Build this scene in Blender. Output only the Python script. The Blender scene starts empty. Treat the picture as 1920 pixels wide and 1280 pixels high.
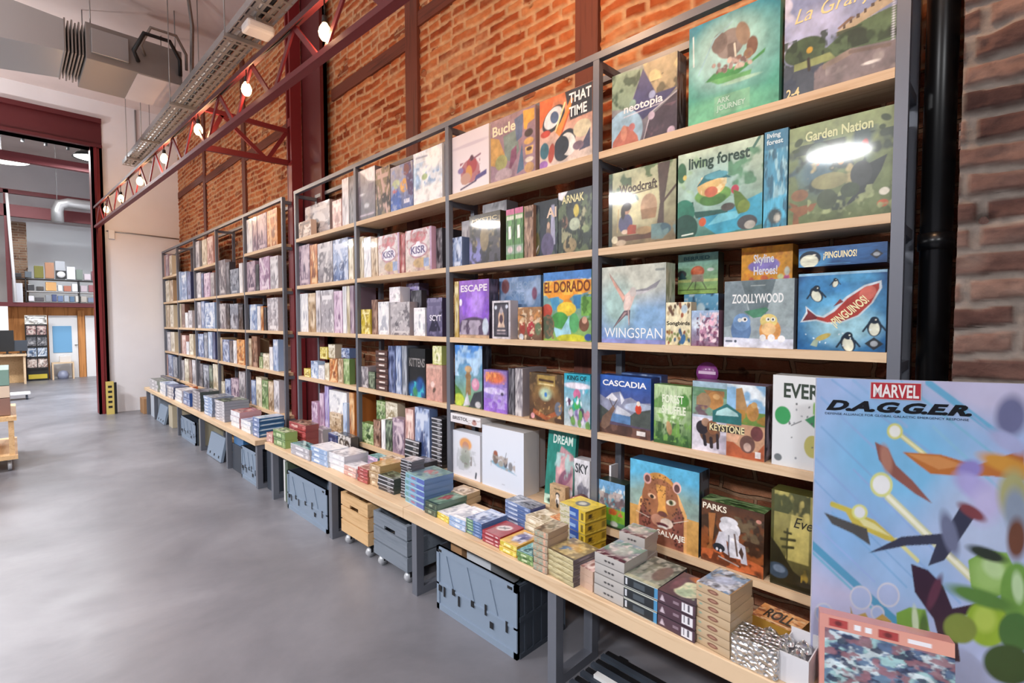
import bpy, math, random
import numpy as np
from mathutils import Matrix, Vector, Euler

C = bpy.context.scene.collection
S = bpy.context.scene

# ------------------------------------------------------------------ camera, world, lights, exposure
EYE = 1.47                      # eye height, metres
def make_camera():
    yaw, pitch, roll = map(math.radians, (44.946, -2.369, -0.085))
    f = Vector((math.sin(yaw)*math.cos(pitch), math.cos(yaw)*math.cos(pitch), math.sin(pitch)))
    r = Vector((math.cos(yaw), -math.sin(yaw), 0)); u = r.cross(f)
    c, s = math.cos(roll), math.sin(roll)
    r2 = r*c+u*s; u2 = u*c-r*s
    m = Matrix((r2, u2, -f)).transposed().to_4x4(); m.translation = (0, 0, EYE)
    cd = bpy.data.cameras.new('camera'); cd.sensor_width = 36; cd.lens = 943/1920*36
    cd.clip_start = .02; cd.clip_end = 200
    o = bpy.data.objects.new('camera', cd); C.objects.link(o); o.matrix_world = m
    S.camera = o
make_camera()
S.view_settings.view_transform = 'Standard'; S.view_settings.look = 'None'
S.view_settings.gamma = 1; S.view_settings.use_curve_mapping = False
S.view_settings.exposure = -0.3
w = bpy.data.worlds.new('daylight'); S.world = w; w.use_nodes = True
w.node_tree.nodes['Background'].inputs[0].default_value = (.86, .93, 1, 1)
w.node_tree.nodes['Background'].inputs[1].default_value = 0.24

def lamp(name, kind, loc, watts, col=(1, 1, 1), size=.1, rot=(0, 0, 0), spread=None):
    l = bpy.data.lights.new(name, kind); l.energy = watts; l.color = col
    if kind == 'AREA':
        l.shape = 'DISK'; l.size = size
        if spread: l.spread = spread
    else: l.shadow_soft_size = size
    o = bpy.data.objects.new(name, l); C.objects.link(o); o.location = loc; o.rotation_euler = rot
    return o

PENDANTS = [(-1.7, y, 3.1) for y in (-1.2, 1.2, 3.6, 6.0)]+[(-.95, 8.7, 3.0)]  # last one is added out of view to brighten the end wall
for p in PENDANTS:
    lamp('pendant_light', 'AREA', (p[0], p[1], p[2]-.10), 125, (.97, .98, 1), .5)
    lamp('added_uplight', 'AREA', (p[0], p[1], p[2]+.2), 60, (1, .95, .93), .2, (math.pi, 0, 0))  # unseen upward light, added to brighten the ceiling
for p in [(.2, 14.6, 5.1), (1.2, 12.4, 4.6), (-1.5, 12.4, 4.6)]:
    lamp('back_room_light', 'AREA', (p[0], p[1], p[2]-.08), 240, (.95, .98, 1), .8)
BULBS = [(1.276, 2.733, 1.573), (1.233, 3.884, 1.62), (1.192, 4.986, 1.62), (1.151, 6.103, 1.62), (1.114, 7.2, 1.60), (1.078, 8.3, 1.585), (1.040, 9.346, 1.60)]
BULBS = [(1.322, 1.5, 1.60), (1.365, .3, 1.60)] + BULBS
for b in BULBS:
    lamp('string_bulb_light', 'POINT', (b[0], b[1], b[2]+EYE), 34, (1, .60, .32), .045)

# ------------------------------------------------------------------ colour and materials
def lin(h):
    if isinstance(h, str):
        h = h.lstrip('#')
        if len(h) == 3: h = ''.join(a*2 for a in h)
        v = [int(h[i:i+2], 16)/255 for i in (0, 2, 4)]
    else: v = list(h)
    return [x/12.92 if x <= .04045 else ((x+.055)/1.055)**2.4 for x in v]

def mat(name, col=None, rough=.5, metal=0, emit=None, es=0, spec=.5, coat=0):
    m = bpy.data.materials.new(name); m.use_nodes = True
    b = m.node_tree.nodes['Principled BSDF']
    if col: b.inputs['Base Color'].default_value = (*lin(col), 1)
    b.inputs['Roughness'].default_value = rough; b.inputs['Metallic'].default_value = metal
    b.inputs['Specular IOR Level'].default_value = spec
    b.inputs['Coat Weight'].default_value = coat
    b.inputs['Coat Roughness'].default_value = .06
    if emit: b.inputs['Emission Color'].default_value = (*lin(emit), 1); b.inputs['Emission Strength'].default_value = es
    return m
def nd(m, t, **k):
    n = m.node_tree.nodes.new(t)
    for a, v in k.items():
        if a.startswith('i_'): n.inputs[a[2:].replace('_', ' ')].default_value = v
        else: setattr(n, a, v)
    return n
def lk(m, a, b): m.node_tree.links.new(a, b)
def bsdf(m): return m.node_tree.nodes['Principled BSDF']
def ramp(m, fac, stops):
    r = nd(m, 'ShaderNodeValToRGB'); e = r.color_ramp.elements
    while len(e) < len(stops): e.new(.5)
    for q, (p, c) in zip(e, stops): q.position = p; q.color = (*lin(c), 1)
    lk(m, fac, r.inputs[0]); return r.outputs[0]
def objco(m): return nd(m, 'ShaderNodeTexCoord').outputs['Object']
def bump(m, h, s, d=.01):
    b = nd(m, 'ShaderNodeBump'); b.inputs['Strength'].default_value = s; b.inputs['Distance'].default_value = d
    lk(m, h, b.inputs['Height']); lk(m, b.outputs[0], bsdf(m).inputs['Normal'])

def card_material():
    m = mat('printed_card', rough=.34, coat=.35)
    a = nd(m, 'ShaderNodeAttribute', attribute_name='Col'); lk(m, a.outputs['Color'], bsdf(m).inputs['Base Color'])
    return m
CARD = card_material()
def foil_material():
    m = mat('silver_foil', '#d9dde2', .22, .85)
    v = nd(m, 'ShaderNodeTexVoronoi', i_Scale=70.); lk(m, objco(m), v.inputs['Vector'])
    lk(m, ramp(m, v.outputs['Distance'], [(0, '#6e747c'), (.35, '#e8ebee'), (1, '#ffffff')]), bsdf(m).inputs['Base Color'])
    bump(m, v.outputs['Distance'], .9, .02); return m
FOIL = foil_material()
def wood_material(name, a, b, axis=1, rough=.55, sc=1.):
    m = mat(name, a, rough)
    mp = nd(m, 'ShaderNodeMapping'); s = [22*sc, 22*sc, 22*sc]; s[axis] = 1.2*sc; mp.inputs['Scale'].default_value = s
    lk(m, objco(m), mp.inputs[0])
    n = nd(m, 'ShaderNodeTexNoise', i_Scale=1.6, i_Detail=5., i_Roughness=.6, i_Distortion=.8); lk(m, mp.outputs[0], n.inputs['Vector'])
    n2 = nd(m, 'ShaderNodeTexNoise', i_Scale=2.3, i_Detail=1.); lk(m, objco(m), n2.inputs['Vector'])
    mx = nd(m, 'ShaderNodeMath', operation='ADD'); lk(m, n.outputs[0], mx.inputs[0])
    m2 = nd(m, 'ShaderNodeMath', operation='MULTIPLY'); m2.inputs[1].default_value = .25
    lk(m, n2.outputs[0], m2.inputs[0]); lk(m, m2.outputs[0], mx.inputs[1])
    lk(m, ramp(m, mx.outputs[0], [(.38, b), (.62, a), (.85, a)]), bsdf(m).inputs['Base Color'])
    bump(m, n.outputs[0], .12, .004); return m
PINE = wood_material('pine_board', '#dcc09e', '#c4a07a')
PINEX = wood_material('pine_crate', '#dcb686', '#bd9160')
OSB = wood_material('osb_panel', '#c98a50', '#8e5528', 2, .8, .6)
def plaster(name, c, c2, rough=.85):
    m = mat(name, c, rough)
    n = nd(m, 'ShaderNodeTexNoise', i_Scale=1.3, i_Detail=4.); lk(m, objco(m), n.inputs['Vector'])
    lk(m, ramp(m, n.outputs[0], [(.35, c2), (.65, c)]), bsdf(m).inputs['Base Color'])
    n3 = nd(m, 'ShaderNodeTexNoise', i_Scale=60., i_Detail=2.); lk(m, objco(m), n3.inputs['Vector'])
    bump(m, n3.outputs[0], .1, .003); return m
WHITE = plaster('white_plaster', '#f1f0f4', '#e9e8ec')
CEIL = plaster('painted_ceiling', '#e4d8d6', '#d8cbc9')
def concrete_material():
    m = mat('polished_concrete', '#8b8b92', .3, spec=.45)
    n = nd(m, 'ShaderNodeTexNoise', i_Scale=.9, i_Detail=7., i_Roughness=.62, i_Distortion=.4); lk(m, objco(m), n.inputs['Vector'])
    lk(m, ramp(m, n.outputs[0], [(.28, '#63646b'), (.5, '#77777e'), (.72, '#8c8c93')]), bsdf(m).inputs['Base Color'])
    n2 = nd(m, 'ShaderNodeTexNoise', i_Scale=3.5, i_Detail=6.); lk(m, objco(m), n2.inputs['Vector'])
    mr = nd(m, 'ShaderNodeMapRange', i_To_Min=.2, i_To_Max=.5); lk(m, n2.outputs[0], mr.inputs[0]); lk(m, mr.outputs[0], bsdf(m).inputs['Roughness'])
    return m
CONC = concrete_material()
def brick_material(name, cols, mortar, plane, bw=.27, bh=.066, ms=.011, rough=.9, wear=.5):
    """rough hand-laid brick; plane 'yz' or 'xz' picks the wall's own axes"""
    m = mat(name, cols[0], rough, spec=.2)
    sp = nd(m, 'ShaderNodeSeparateXYZ'); lk(m, objco(m), sp.inputs[0])
    cb = nd(m, 'ShaderNodeCombineXYZ')
    lk(m, sp.outputs[1 if plane == 'yz' else 0], cb.inputs[0]); lk(m, sp.outputs[2], cb.inputs[1])
    dn = nd(m, 'ShaderNodeTexNoise', i_Scale=5., i_Detail=3.); lk(m, objco(m), dn.inputs['Vector'])
    dm = nd(m, 'ShaderNodeVectorMath', operation='MULTIPLY_ADD'); dm.inputs[1].default_value = (.09, .045, 0)
    lk(m, dn.outputs['Color'], dm.inputs[0]); lk(m, cb.outputs[0], dm.inputs[2])
    bt = nd(m, 'ShaderNodeTexBrick', i_Scale=1., i_Brick_Width=bw, i_Row_Height=bh, i_Mortar_Size=ms, i_Mortar_Smooth=.35, i_Bias=0.)
    bt.inputs['Color1'].default_value = (0, 0, 0, 1); bt.inputs['Color2'].default_value = (1, 1, 1, 1); bt.inputs['Mortar'].default_value = (.5, .5, .5, 1)
    lk(m, dm.outputs[0], bt.inputs['Vector'])
    n = nd(m, 'ShaderNodeTexNoise', i_Scale=9., i_Detail=6., i_Roughness=.7); lk(m, objco(m), n.inputs['Vector'])
    mx = nd(m, 'ShaderNodeMix', data_type='FLOAT'); mx.inputs[0].default_value = .55
    lk(m, bt.outputs['Color'], mx.inputs[2]); lk(m, n.outputs[0], mx.inputs[3])
    col = ramp(m, mx.outputs[0], [(.12, cols[0]), (.4, cols[1]), (.6, cols[2]), (.85, cols[3])])
    # mortar smeared over the faces by wear
    nw = nd(m, 'ShaderNodeTexNoise', i_Scale=14., i_Detail=5., i_Roughness=.7); lk(m, objco(m), nw.inputs['Vector'])
    mr = nd(m, 'ShaderNodeMapRange', i_From_Min=.5, i_From_Max=.75, i_To_Min=0., i_To_Max=wear); lk(m, nw.outputs[0], mr.inputs[0])
    mxf = nd(m, 'ShaderNodeMath', operation='MAXIMUM'); lk(m, bt.outputs['Fac'], mxf.inputs[0]); lk(m, mr.outputs[0], mxf.inputs[1])
    mc = nd(m, 'ShaderNodeMix', data_type='RGBA'); lk(m, mxf.outputs[0], mc.inputs[0]); lk(m, col, mc.inputs[6])
    mc.inputs[7].default_value = (*lin(mortar), 1)
    # holes: broken dark pits
    nh = nd(m, 'ShaderNodeTexNoise', i_Scale=7., i_Detail=3.); lk(m, objco(m), nh.inputs['Vector'])
    hr = nd(m, 'ShaderNodeMapRange', i_From_Min=.66, i_From_Max=.72); lk(m, nh.outputs[0], hr.inputs[0])
    md = nd(m, 'ShaderNodeMix', data_type='RGBA'); lk(m, hr.outputs[0], md.inputs[0]); lk(m, mc.outputs[2], md.inputs[6])
    md.inputs[7].default_value = (*lin('#3a1a12'), 1)
    lk(m, md.outputs[2], bsdf(m).inputs['Base Color'])
    inv = nd(m, 'ShaderNodeMath', operation='SUBTRACT'); inv.inputs[0].default_value = 1.; lk(m, bt.outputs['Fac'], inv.inputs[1])
    ad = nd(m, 'ShaderNodeMath', operation='MULTIPLY_ADD'); ad.inputs[1].default_value = 1.1; lk(m, n.outputs[0], ad.inputs[0]); lk(m, inv.outputs[0], ad.inputs[2])
    sb = nd(m, 'ShaderNodeMath', operation='SUBTRACT'); lk(m, ad.outputs[0], sb.inputs[0]); lk(m, hr.outputs[0], sb.inputs[1])
    bump(m, sb.outputs[0], 1., .022); return m
BRICK = brick_material('old_red_brick', ['#6a3626', '#8d5038', '#a2674a', '#b98564'], '#a98468', 'yz', .26, .064, .009, wear=.65)
BRICKP = brick_material('dusty_grey_brick', ['#4a3430', '#624a44', '#735851', '#8a716a'], '#8a807b', 'yz', .26, .072, .010, wear=.8)
BRICKX = brick_material('far_brown_brick', ['#5f4234', '#7a5a48', '#8b6c58', '#a2876f'], '#a09080', 'xz')
STEEL = mat('dark_grey_steel', '#70747f', .42, .25)
RED = mat('oxide_red_steel', '#7c2026', .5, .1)
REDD = mat('dark_red_steel', '#5a1a20', .55, .1)
TIMB = wood_material('red_stained_timber', '#6a3628', '#431f18', 2, .7)
TIMBH = wood_material('red_stained_beam', '#6a3628', '#431f18', 1, .7)
GALV = mat('galvanised_metal', '#a9a9aa', .38, .7)
GALVD = mat('dull_duct_metal', '#8d8784', .5, .5)
BLACK = mat('black_plastic', '#17181b', .45)
BLKPIPE = mat('black_painted_pipe', '#0f1013', .3, .2)
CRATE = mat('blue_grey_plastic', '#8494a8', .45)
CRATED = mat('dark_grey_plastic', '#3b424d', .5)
GREYWOOD = wood_material('grey_painted_wood', '#7c8591', '#626b77', 1, .6)
WHT = mat('white_plastic', '#e9e9ea', .4)
GLASSB = mat('lit_bulb', '#ffd9a0', .2, emit='#ffcf8a', es=26)
LAMPW = mat('lit_lamp_white', '#ffffff', .4, emit='#fff6ea', es=14)
CARTON = mat('brown_cardboard', '#ad8560', .85)
RUB = mat('rubber_wheel', '#c9ccd2', .35, .3)
CORD = mat('black_cord', '#151515', .6)

# ------------------------------------------------------------------ objects
def obj(name, me, parent=None, loc=None):
    o = bpy.data.objects.new(name, me); C.objects.link(o)
    if parent: o.parent = parent
    if loc is not None: o.location = loc
    return o
def tag(o, label, cat, group=None, kind=None):
    if label: o['label'] = label
    if cat: o['category'] = cat
    if group: o['group'] = group
    if kind: o['kind'] = kind
    return o
def thing(name, label, cat, loc=(0, 0, 0), rz=0, group=None):
    o = obj(name, None, loc=loc); o.rotation_euler = (0, 0, rz); return tag(o, label, cat, group)

class MB:
    """collects solids, builds ONE mesh"""
    def __init__(s): s.v = []; s.f = []; s.sm = []
    def add(s, vs, fs, smooth=False):
        n = len(s.v); s.v += [tuple(v) for v in vs]; s.f += [tuple(i+n for i in f) for f in fs]; s.sm += [smooth]*len(fs); return s
    def box(s, x0, x1, y0, y1, z0, z1):
        return s.add([(x, y, z) for x in (x0, x1) for y in (y0, y1) for z in (z0, z1)],
                     [(0, 1, 3, 2), (4, 6, 7, 5), (0, 4, 5, 1), (2, 3, 7, 6), (0, 2, 6, 4), (1, 5, 7, 3)])
    def bar(s, a, b, w, h=None, up=(0, 0, 1)):
        a, b = Vector(a), Vector(b); h = h or w; d = (b-a).normalized(); up = Vector(up)
        if abs(d.dot(up)) > .98: up = Vector((1, 0, 0))
        x = d.cross(up).normalized()*w/2; y = x.cross(d).normalized()*h/2
        vs = [p+i*x+j*y for p in (a, b) for i, j in ((-1, -1), (1, -1), (1, 1), (-1, 1))]
        return s.add(vs, [(0, 1, 2, 3), (7, 6, 5, 4), (0, 4, 5, 1), (1, 5, 6, 2), (2, 6, 7, 3), (3, 7, 4, 0)])
    def tube(s, pts, r, n=10, caps=True):
        pts = [Vector(p) for p in pts]; rings = []
        rr = r if isinstance(r, (list, tuple)) else [r]*len(pts)
        x = None
        for i, p in enumerate(pts):
            d = (pts[min(i+1, len(pts)-1)]-pts[max(i-1, 0)]).normalized()
            if x is None:
                up = Vector((0, 0, 1)) if abs(d.z) < .9 else Vector((1, 0, 0)); x = d.cross(up).normalized()
            else: x = (x-d*x.dot(d)).normalized()
            y = d.cross(x)
            rings.append([p+(x*math.cos(2*math.pi*k/n)+y*math.sin(2*math.pi*k/n))*rr[i] for k in range(n)])
        vs = [v for q in rings for v in q]
        fs = [(i*n+k, i*n+(k+1) % n, (i+1)*n+(k+1) % n, (i+1)*n+k) for i in range(len(pts)-1) for k in range(n)]
        if caps: fs += [tuple(reversed(range(n))), tuple(range((len(pts)-1)*n, len(pts)*n))]
        return s.add(vs, fs, True)
    def lathe(s, prof, c=(0, 0, 0), n=24, axis='z'):
        vs = []
        for r, z in prof:
            for k in range(n):
                a = 2*math.pi*k/n; p = (r*math.cos(a), r*math.sin(a), z)
                if axis == 'x': p = (p[2], p[0], p[1])
                vs.append((p[0]+c[0], p[1]+c[1], p[2]+c[2]))
        fs = [(i*n+k, i*n+(k+1) % n, (i+1)*n+(k+1) % n, (i+1)*n+k) for i in range(len(prof)-1) for k in range(n)]
        return s.add(vs, fs, True)
    def prism(s, pts, axis, a, b):
        """outline pts in the two other axes, extruded along axis from a to b"""
        def P(p, t): return {'x': (t, p[0], p[1]), 'y': (p[0], t, p[1]), 'z': (p[0], p[1], t)}[axis]
        n = len(pts)
        return s.add([P(p, a) for p in pts]+[P(p, b) for p in pts],
                     [tuple(range(n)), tuple(reversed(range(n, 2*n)))]+[(i, (i+1) % n, (i+1) % n+n, i+n) for i in range(n)])
    def mesh(s, name, m, col=None):
        me = bpy.data.meshes.new(name); me.from_pydata(s.v, [], s.f); me.materials.append(m)
        me.polygons.foreach_set('use_smooth', s.sm)
        if col is not None:
            a = me.color_attributes.new('Col', 'FLOAT_COLOR', 'POINT')
            a.data.foreach_set('color', (lin(col)+[1.])*len(s.v))
        import bmesh
        bm = bmesh.new(); bm.from_mesh(me); bmesh.ops.recalc_face_normals(bm, faces=bm.faces); bm.to_mesh(me); bm.free()
        return me
    def build(s, name, m, parent=None, loc=None, col=None, bevel=0):
        o = obj(name, s.mesh(name, m, col), parent, loc)
        if bevel:
            b = o.modifiers.new('bevel', 'BEVEL'); b.width = bevel; b.segments = 2; b.limit_method = 'ANGLE'
        return o
def struct(o): o['kind'] = 'structure'; return o

# ------------------------------------------------------------------ printed covers: colours drawn onto a fine grid of vertices
def vnoise(N, sc, seed, oct=3):
    rs = np.random.RandomState(seed); out = np.zeros((N, N)); amp = 1; tot = 0
    for k in range(oct):
        g = max(2, int(sc*2**k))+2; q = rs.rand(g+1, g+1)
        t = np.linspace(0, g-1.001, N); i = t.astype(int); f = t-i; f = f*f*(3-2*f)
        a = q[i][:, i]*(1-f)[None, :]+q[i][:, i+1]*f[None, :]
        b = q[i+1][:, i]*(1-f)[None, :]+q[i+1][:, i+1]*f[None, :]
        out += amp*(a*(1-f)[:, None]+b*f[:, None]); tot += amp; amp *= .55
    return out/tot
def hx(c): return np.array(lin('#'+c if not c.startswith('#') else c))
def paint(ops, N, tex=0):
    u = np.linspace(0, 1, N)[None, :]*np.ones((N, 1)); v = np.linspace(0, 1, N)[:, None]*np.ones((1, N))
    A = np.ones((N, N, 3))*.5; soft = 1.2/N
    for o in ops:
        k = o[0]
        if k == 'G':
            A = hx(o[1])*(1-v[..., None])+hx(o[2])*v[..., None]; continue
        if k == 'V':     # horizontal gradient
            A = hx(o[1])*(1-u[..., None])+hx(o[2])*u[..., None]; continue
        if k == 'E':
            cx, cy, rx, ry, c = o[1:6]; an = math.radians(o[6]) if len(o) > 6 else 0; sf = o[7] if len(o) > 7 else soft/min(rx, ry)
            x = (u-cx)*math.cos(an)+(v-cy)*math.sin(an); y = -(u-cx)*math.sin(an)+(v-cy)*math.cos(an)
            d = np.sqrt((x/rx)**2+(y/ry)**2); al = np.clip((1-d)/sf+.5, 0, 1)
        elif k == 'P':
            pts, c = o[1], o[2]; n = len(pts); al = np.zeros((N, N))
            for su in (-.33, 0, .33):
                for sv in (-.33, 0, .33):
                    uu, vv = u+su*1.3/N, v+sv*1.3/N; ins = np.zeros((N, N), bool)
                    for i in range(n):
                        (x1, y1), (x2, y2) = pts[i], pts[(i+1) % n]
                        if y1 == y2: continue
                        ins ^= ((y1 > vv) != (y2 > vv)) & (uu < (x2-x1)*(vv-y1)/(y2-y1)+x1)
                    al += ins/9.
        elif k == 'L':
            x0, y0, x1, y1, wd, c = o[1:7]; dx, dy = x1-x0, y1-y0; t = np.clip(((u-x0)*dx+(v-y0)*dy)/(dx*dx+dy*dy+1e-9), 0, 1)
            d = np.hypot(u-x0-t*dx, v-y0-t*dy); al = np.clip((wd/2-d)/soft+.5, 0, 1)
        elif k == 'R':
            x0, y0, x1, y1, c = o[1:6]; al = ((u >= x0) & (u <= x1) & (v >= y0) & (v <= y1)).astype(float)
        elif k == 'N':   # patches: scale, threshold, colour, seed, (x0,y0,x1,y1)
            sc, th, c, sd = o[1:5]; nz = vnoise(N, sc, sd); al = np.clip((nz-th)*9, 0, .9)
            if len(o) > 5:
                x0, y0, x1, y1 = o[5]; al = al*((u >= x0) & (u <= x1) & (v >= y0) & (v <= y1))
        al = al[..., None]; A = A*(1-al)+hx(c)*al
    if tex:      # brushy variation of the printed picture
        g = vnoise(N, 7, 77, 4)[..., None]; h = vnoise(N, 16, 78, 3)[..., None]
        A = A*(1+tex*(g-.5)*2.2+tex*(h-.5)*1.6)
        A = np.clip(A, 0, 1)
    return A
_art = {}
FLAT = ('barcode', 'blackedge', 'tinfront', 'tanfront', 'yellowfront', 'stripes', 'redfront', 'bluefront', 'maze_rim', 'flatwhite', 'battle', 'figure', 'everdell', 'crimson')
def art_mesh(key, N, U, V, n):
    ck = (key, N, tuple(round(x, 3) for x in (*U, *V)))
    if ck in _art: return _art[ck]
    A = paint(get_art(key), N+1, 0 if key[:2] in ('g:', 'h:') or key in FLAT else .08 if key == 'poster' else .3)
    U, V, n = Vector(U), Vector(V), Vector(n)
    vs = [tuple(U*(i/N)+V*(j/N)) for j in range(N+1) for i in range(N+1)]
    fs = [(j*(N+1)+i, j*(N+1)+i+1, (j+1)*(N+1)+i+1, (j+1)*(N+1)+i) for j in range(N) for i in range(N)]
    me = bpy.data.meshes.new('printed_cover'); me.from_pydata(vs, [], fs); me.materials.append(CARD)
    a = me.color_attributes.new('Col', 'FLOAT_COLOR', 'POINT')
    a.data.foreach_set('color', np.concatenate([A, np.ones((N+1, N+1, 1))], 2).astype(np.float32).ravel())
    _art[ck] = me; return me
_txt = {}
def text_raw(t, style):
    if (t, style) in _txt: return _txt[(t, style)]
    cu = bpy.data.curves.new('t', 'FONT'); cu.body = t; cu.size = 1; cu.resolution_u = 3
    if 'b' in style: cu.offset = .025
    if 'B' in style: cu.offset = .055
    if 'i' in style: cu.shear = .35
    if 's' in style: cu.space_character = 1.35
    o = bpy.data.objects.new('t', cu); C.objects.link(o); bpy.context.view_layer.update()
    me = bpy.data.meshes.new_from_object(o.evaluated_get(bpy.context.evaluated_depsgraph_get()))
    v = np.array([x.co[:2] for x in me.vertices]); f = [tuple(p.vertices) for p in me.polygons]
    bpy.data.objects.remove(o); bpy.data.curves.remove(cu); bpy.data.meshes.remove(me)
    v = (v-v.min(0))/np.maximum(v.max(0)-v.min(0), 1e-6)
    _txt[(t, style)] = (v, f); return v, f
def title(root, P, U, V, spec, name='title_lettering'):
    """lettering fitted into the rectangle (u0,v0)-(u1,v1) of a face with origin P and edge vectors U, V"""
    t, u0, v0, u1, v1, c = spec[:6]; style = spec[6] if len(spec) > 6 else 'b'; ang = math.radians(spec[7]) if len(spec) > 7 else 0
    v, f = text_raw(t, style); P, U, V = Vector(P), Vector(U), Vector(V); n = U.cross(V).normalized()
    W, H = U.length, V.length
    cx, cy = (u0+u1)/2*W, (v0+v1)/2*H; vs = []
    for a, b in v:
        x = (a-.5)*(u1-u0)*W; y = (b-.5)*(v1-v0)*H
        x, y = x*math.cos(ang)-y*math.sin(ang), x*math.sin(ang)+y*math.cos(ang)
        vs.append(tuple(P+U.normalized()*(cx+x)+V.normalized()*(cy+y)+n*.0013))
    me = bpy.data.meshes.new(name); me.from_pydata(vs, [], f); me.materials.append(CARD)
    a = me.color_attributes.new('Col', 'FLOAT_COLOR', 'POINT'); a.data.foreach_set('color', (lin(c)+[1.])*len(vs))
    return obj(name, me, root)
_bx = {}
def carton_mesh(dx, wy, hz, col, lidaxis):
    ck = (round(dx, 4), round(wy, 4), round(hz, 4), col, lidaxis)
    if ck in _bx: return _bx[ck]
    b = MB(); i = .0016
    if lidaxis == 'x' and dx > .03:
        b.box(0, dx*.86, -wy/2, wy/2, 0, hz); b.box(dx*.8, dx, -wy/2+i, wy/2-i, i, hz-i)
    elif lidaxis == 'z' and hz > .025:
        b.box(0, dx, -wy/2, wy/2, hz*.22, hz); b.box(i, dx-i, -wy/2+i, wy/2-i, 0, hz*.3)
    else: b.box(0, dx, -wy/2, wy/2, 0, hz)
    me = b.mesh('game_box', CARD, col); _bx[ck] = me; return me
def game_box(label, x, y, z, dx, wy, hz, col='#888', front=None, N=24, titles=(), top=None, side=None, name='game_box',
             cat='board game', group=None, rz=0, ry=0, rx=0, lid='x', fside=None):
    """x,y,z: middle of the front bottom edge; the front looks towards -x"""
    o = obj(name, carton_mesh(dx, wy, hz, col, lid), loc=(x, y, z)); tag(o, label, cat, group)
    if rz or ry or rx: o.rotation_euler = (math.radians(rx), math.radians(ry), math.radians(rz))
    if front:
        obj('printed_cover', art_mesh(front, N, (0, -wy, 0), (0, 0, hz), (-1, 0, 0)), o, (-.0004, wy/2, 0))
    for t in titles:
        f = t[-1] if t[-1] in ('F', 'T', 'S') else 'F'; sp = t[:-1] if t[-1] in ('F', 'T', 'S') else t
        if f == 'F': title(o, (0, wy/2, 0), (0, -wy, 0), (0, 0, hz), sp)
        elif f == 'T': title(o, (0, wy/2, hz), (0, -wy, 0), (dx, 0, 0), sp)
        else: title(o, (0, -wy/2, 0), (dx, 0, 0), (0, 0, hz), sp)
    if top:
        obj('printed_cover', art_mesh(top, N, (0, -wy, 0), (dx, 0, 0), (0, 0, 1)), o, (0, wy/2, hz+.0004))
    if side:
        obj('printed_side', art_mesh(side, max(8, N//3), (dx, 0, 0), (0, 0, hz), (0, -1, 0)), o, (0, -wy/2-.0004, 0))
    return o

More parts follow.
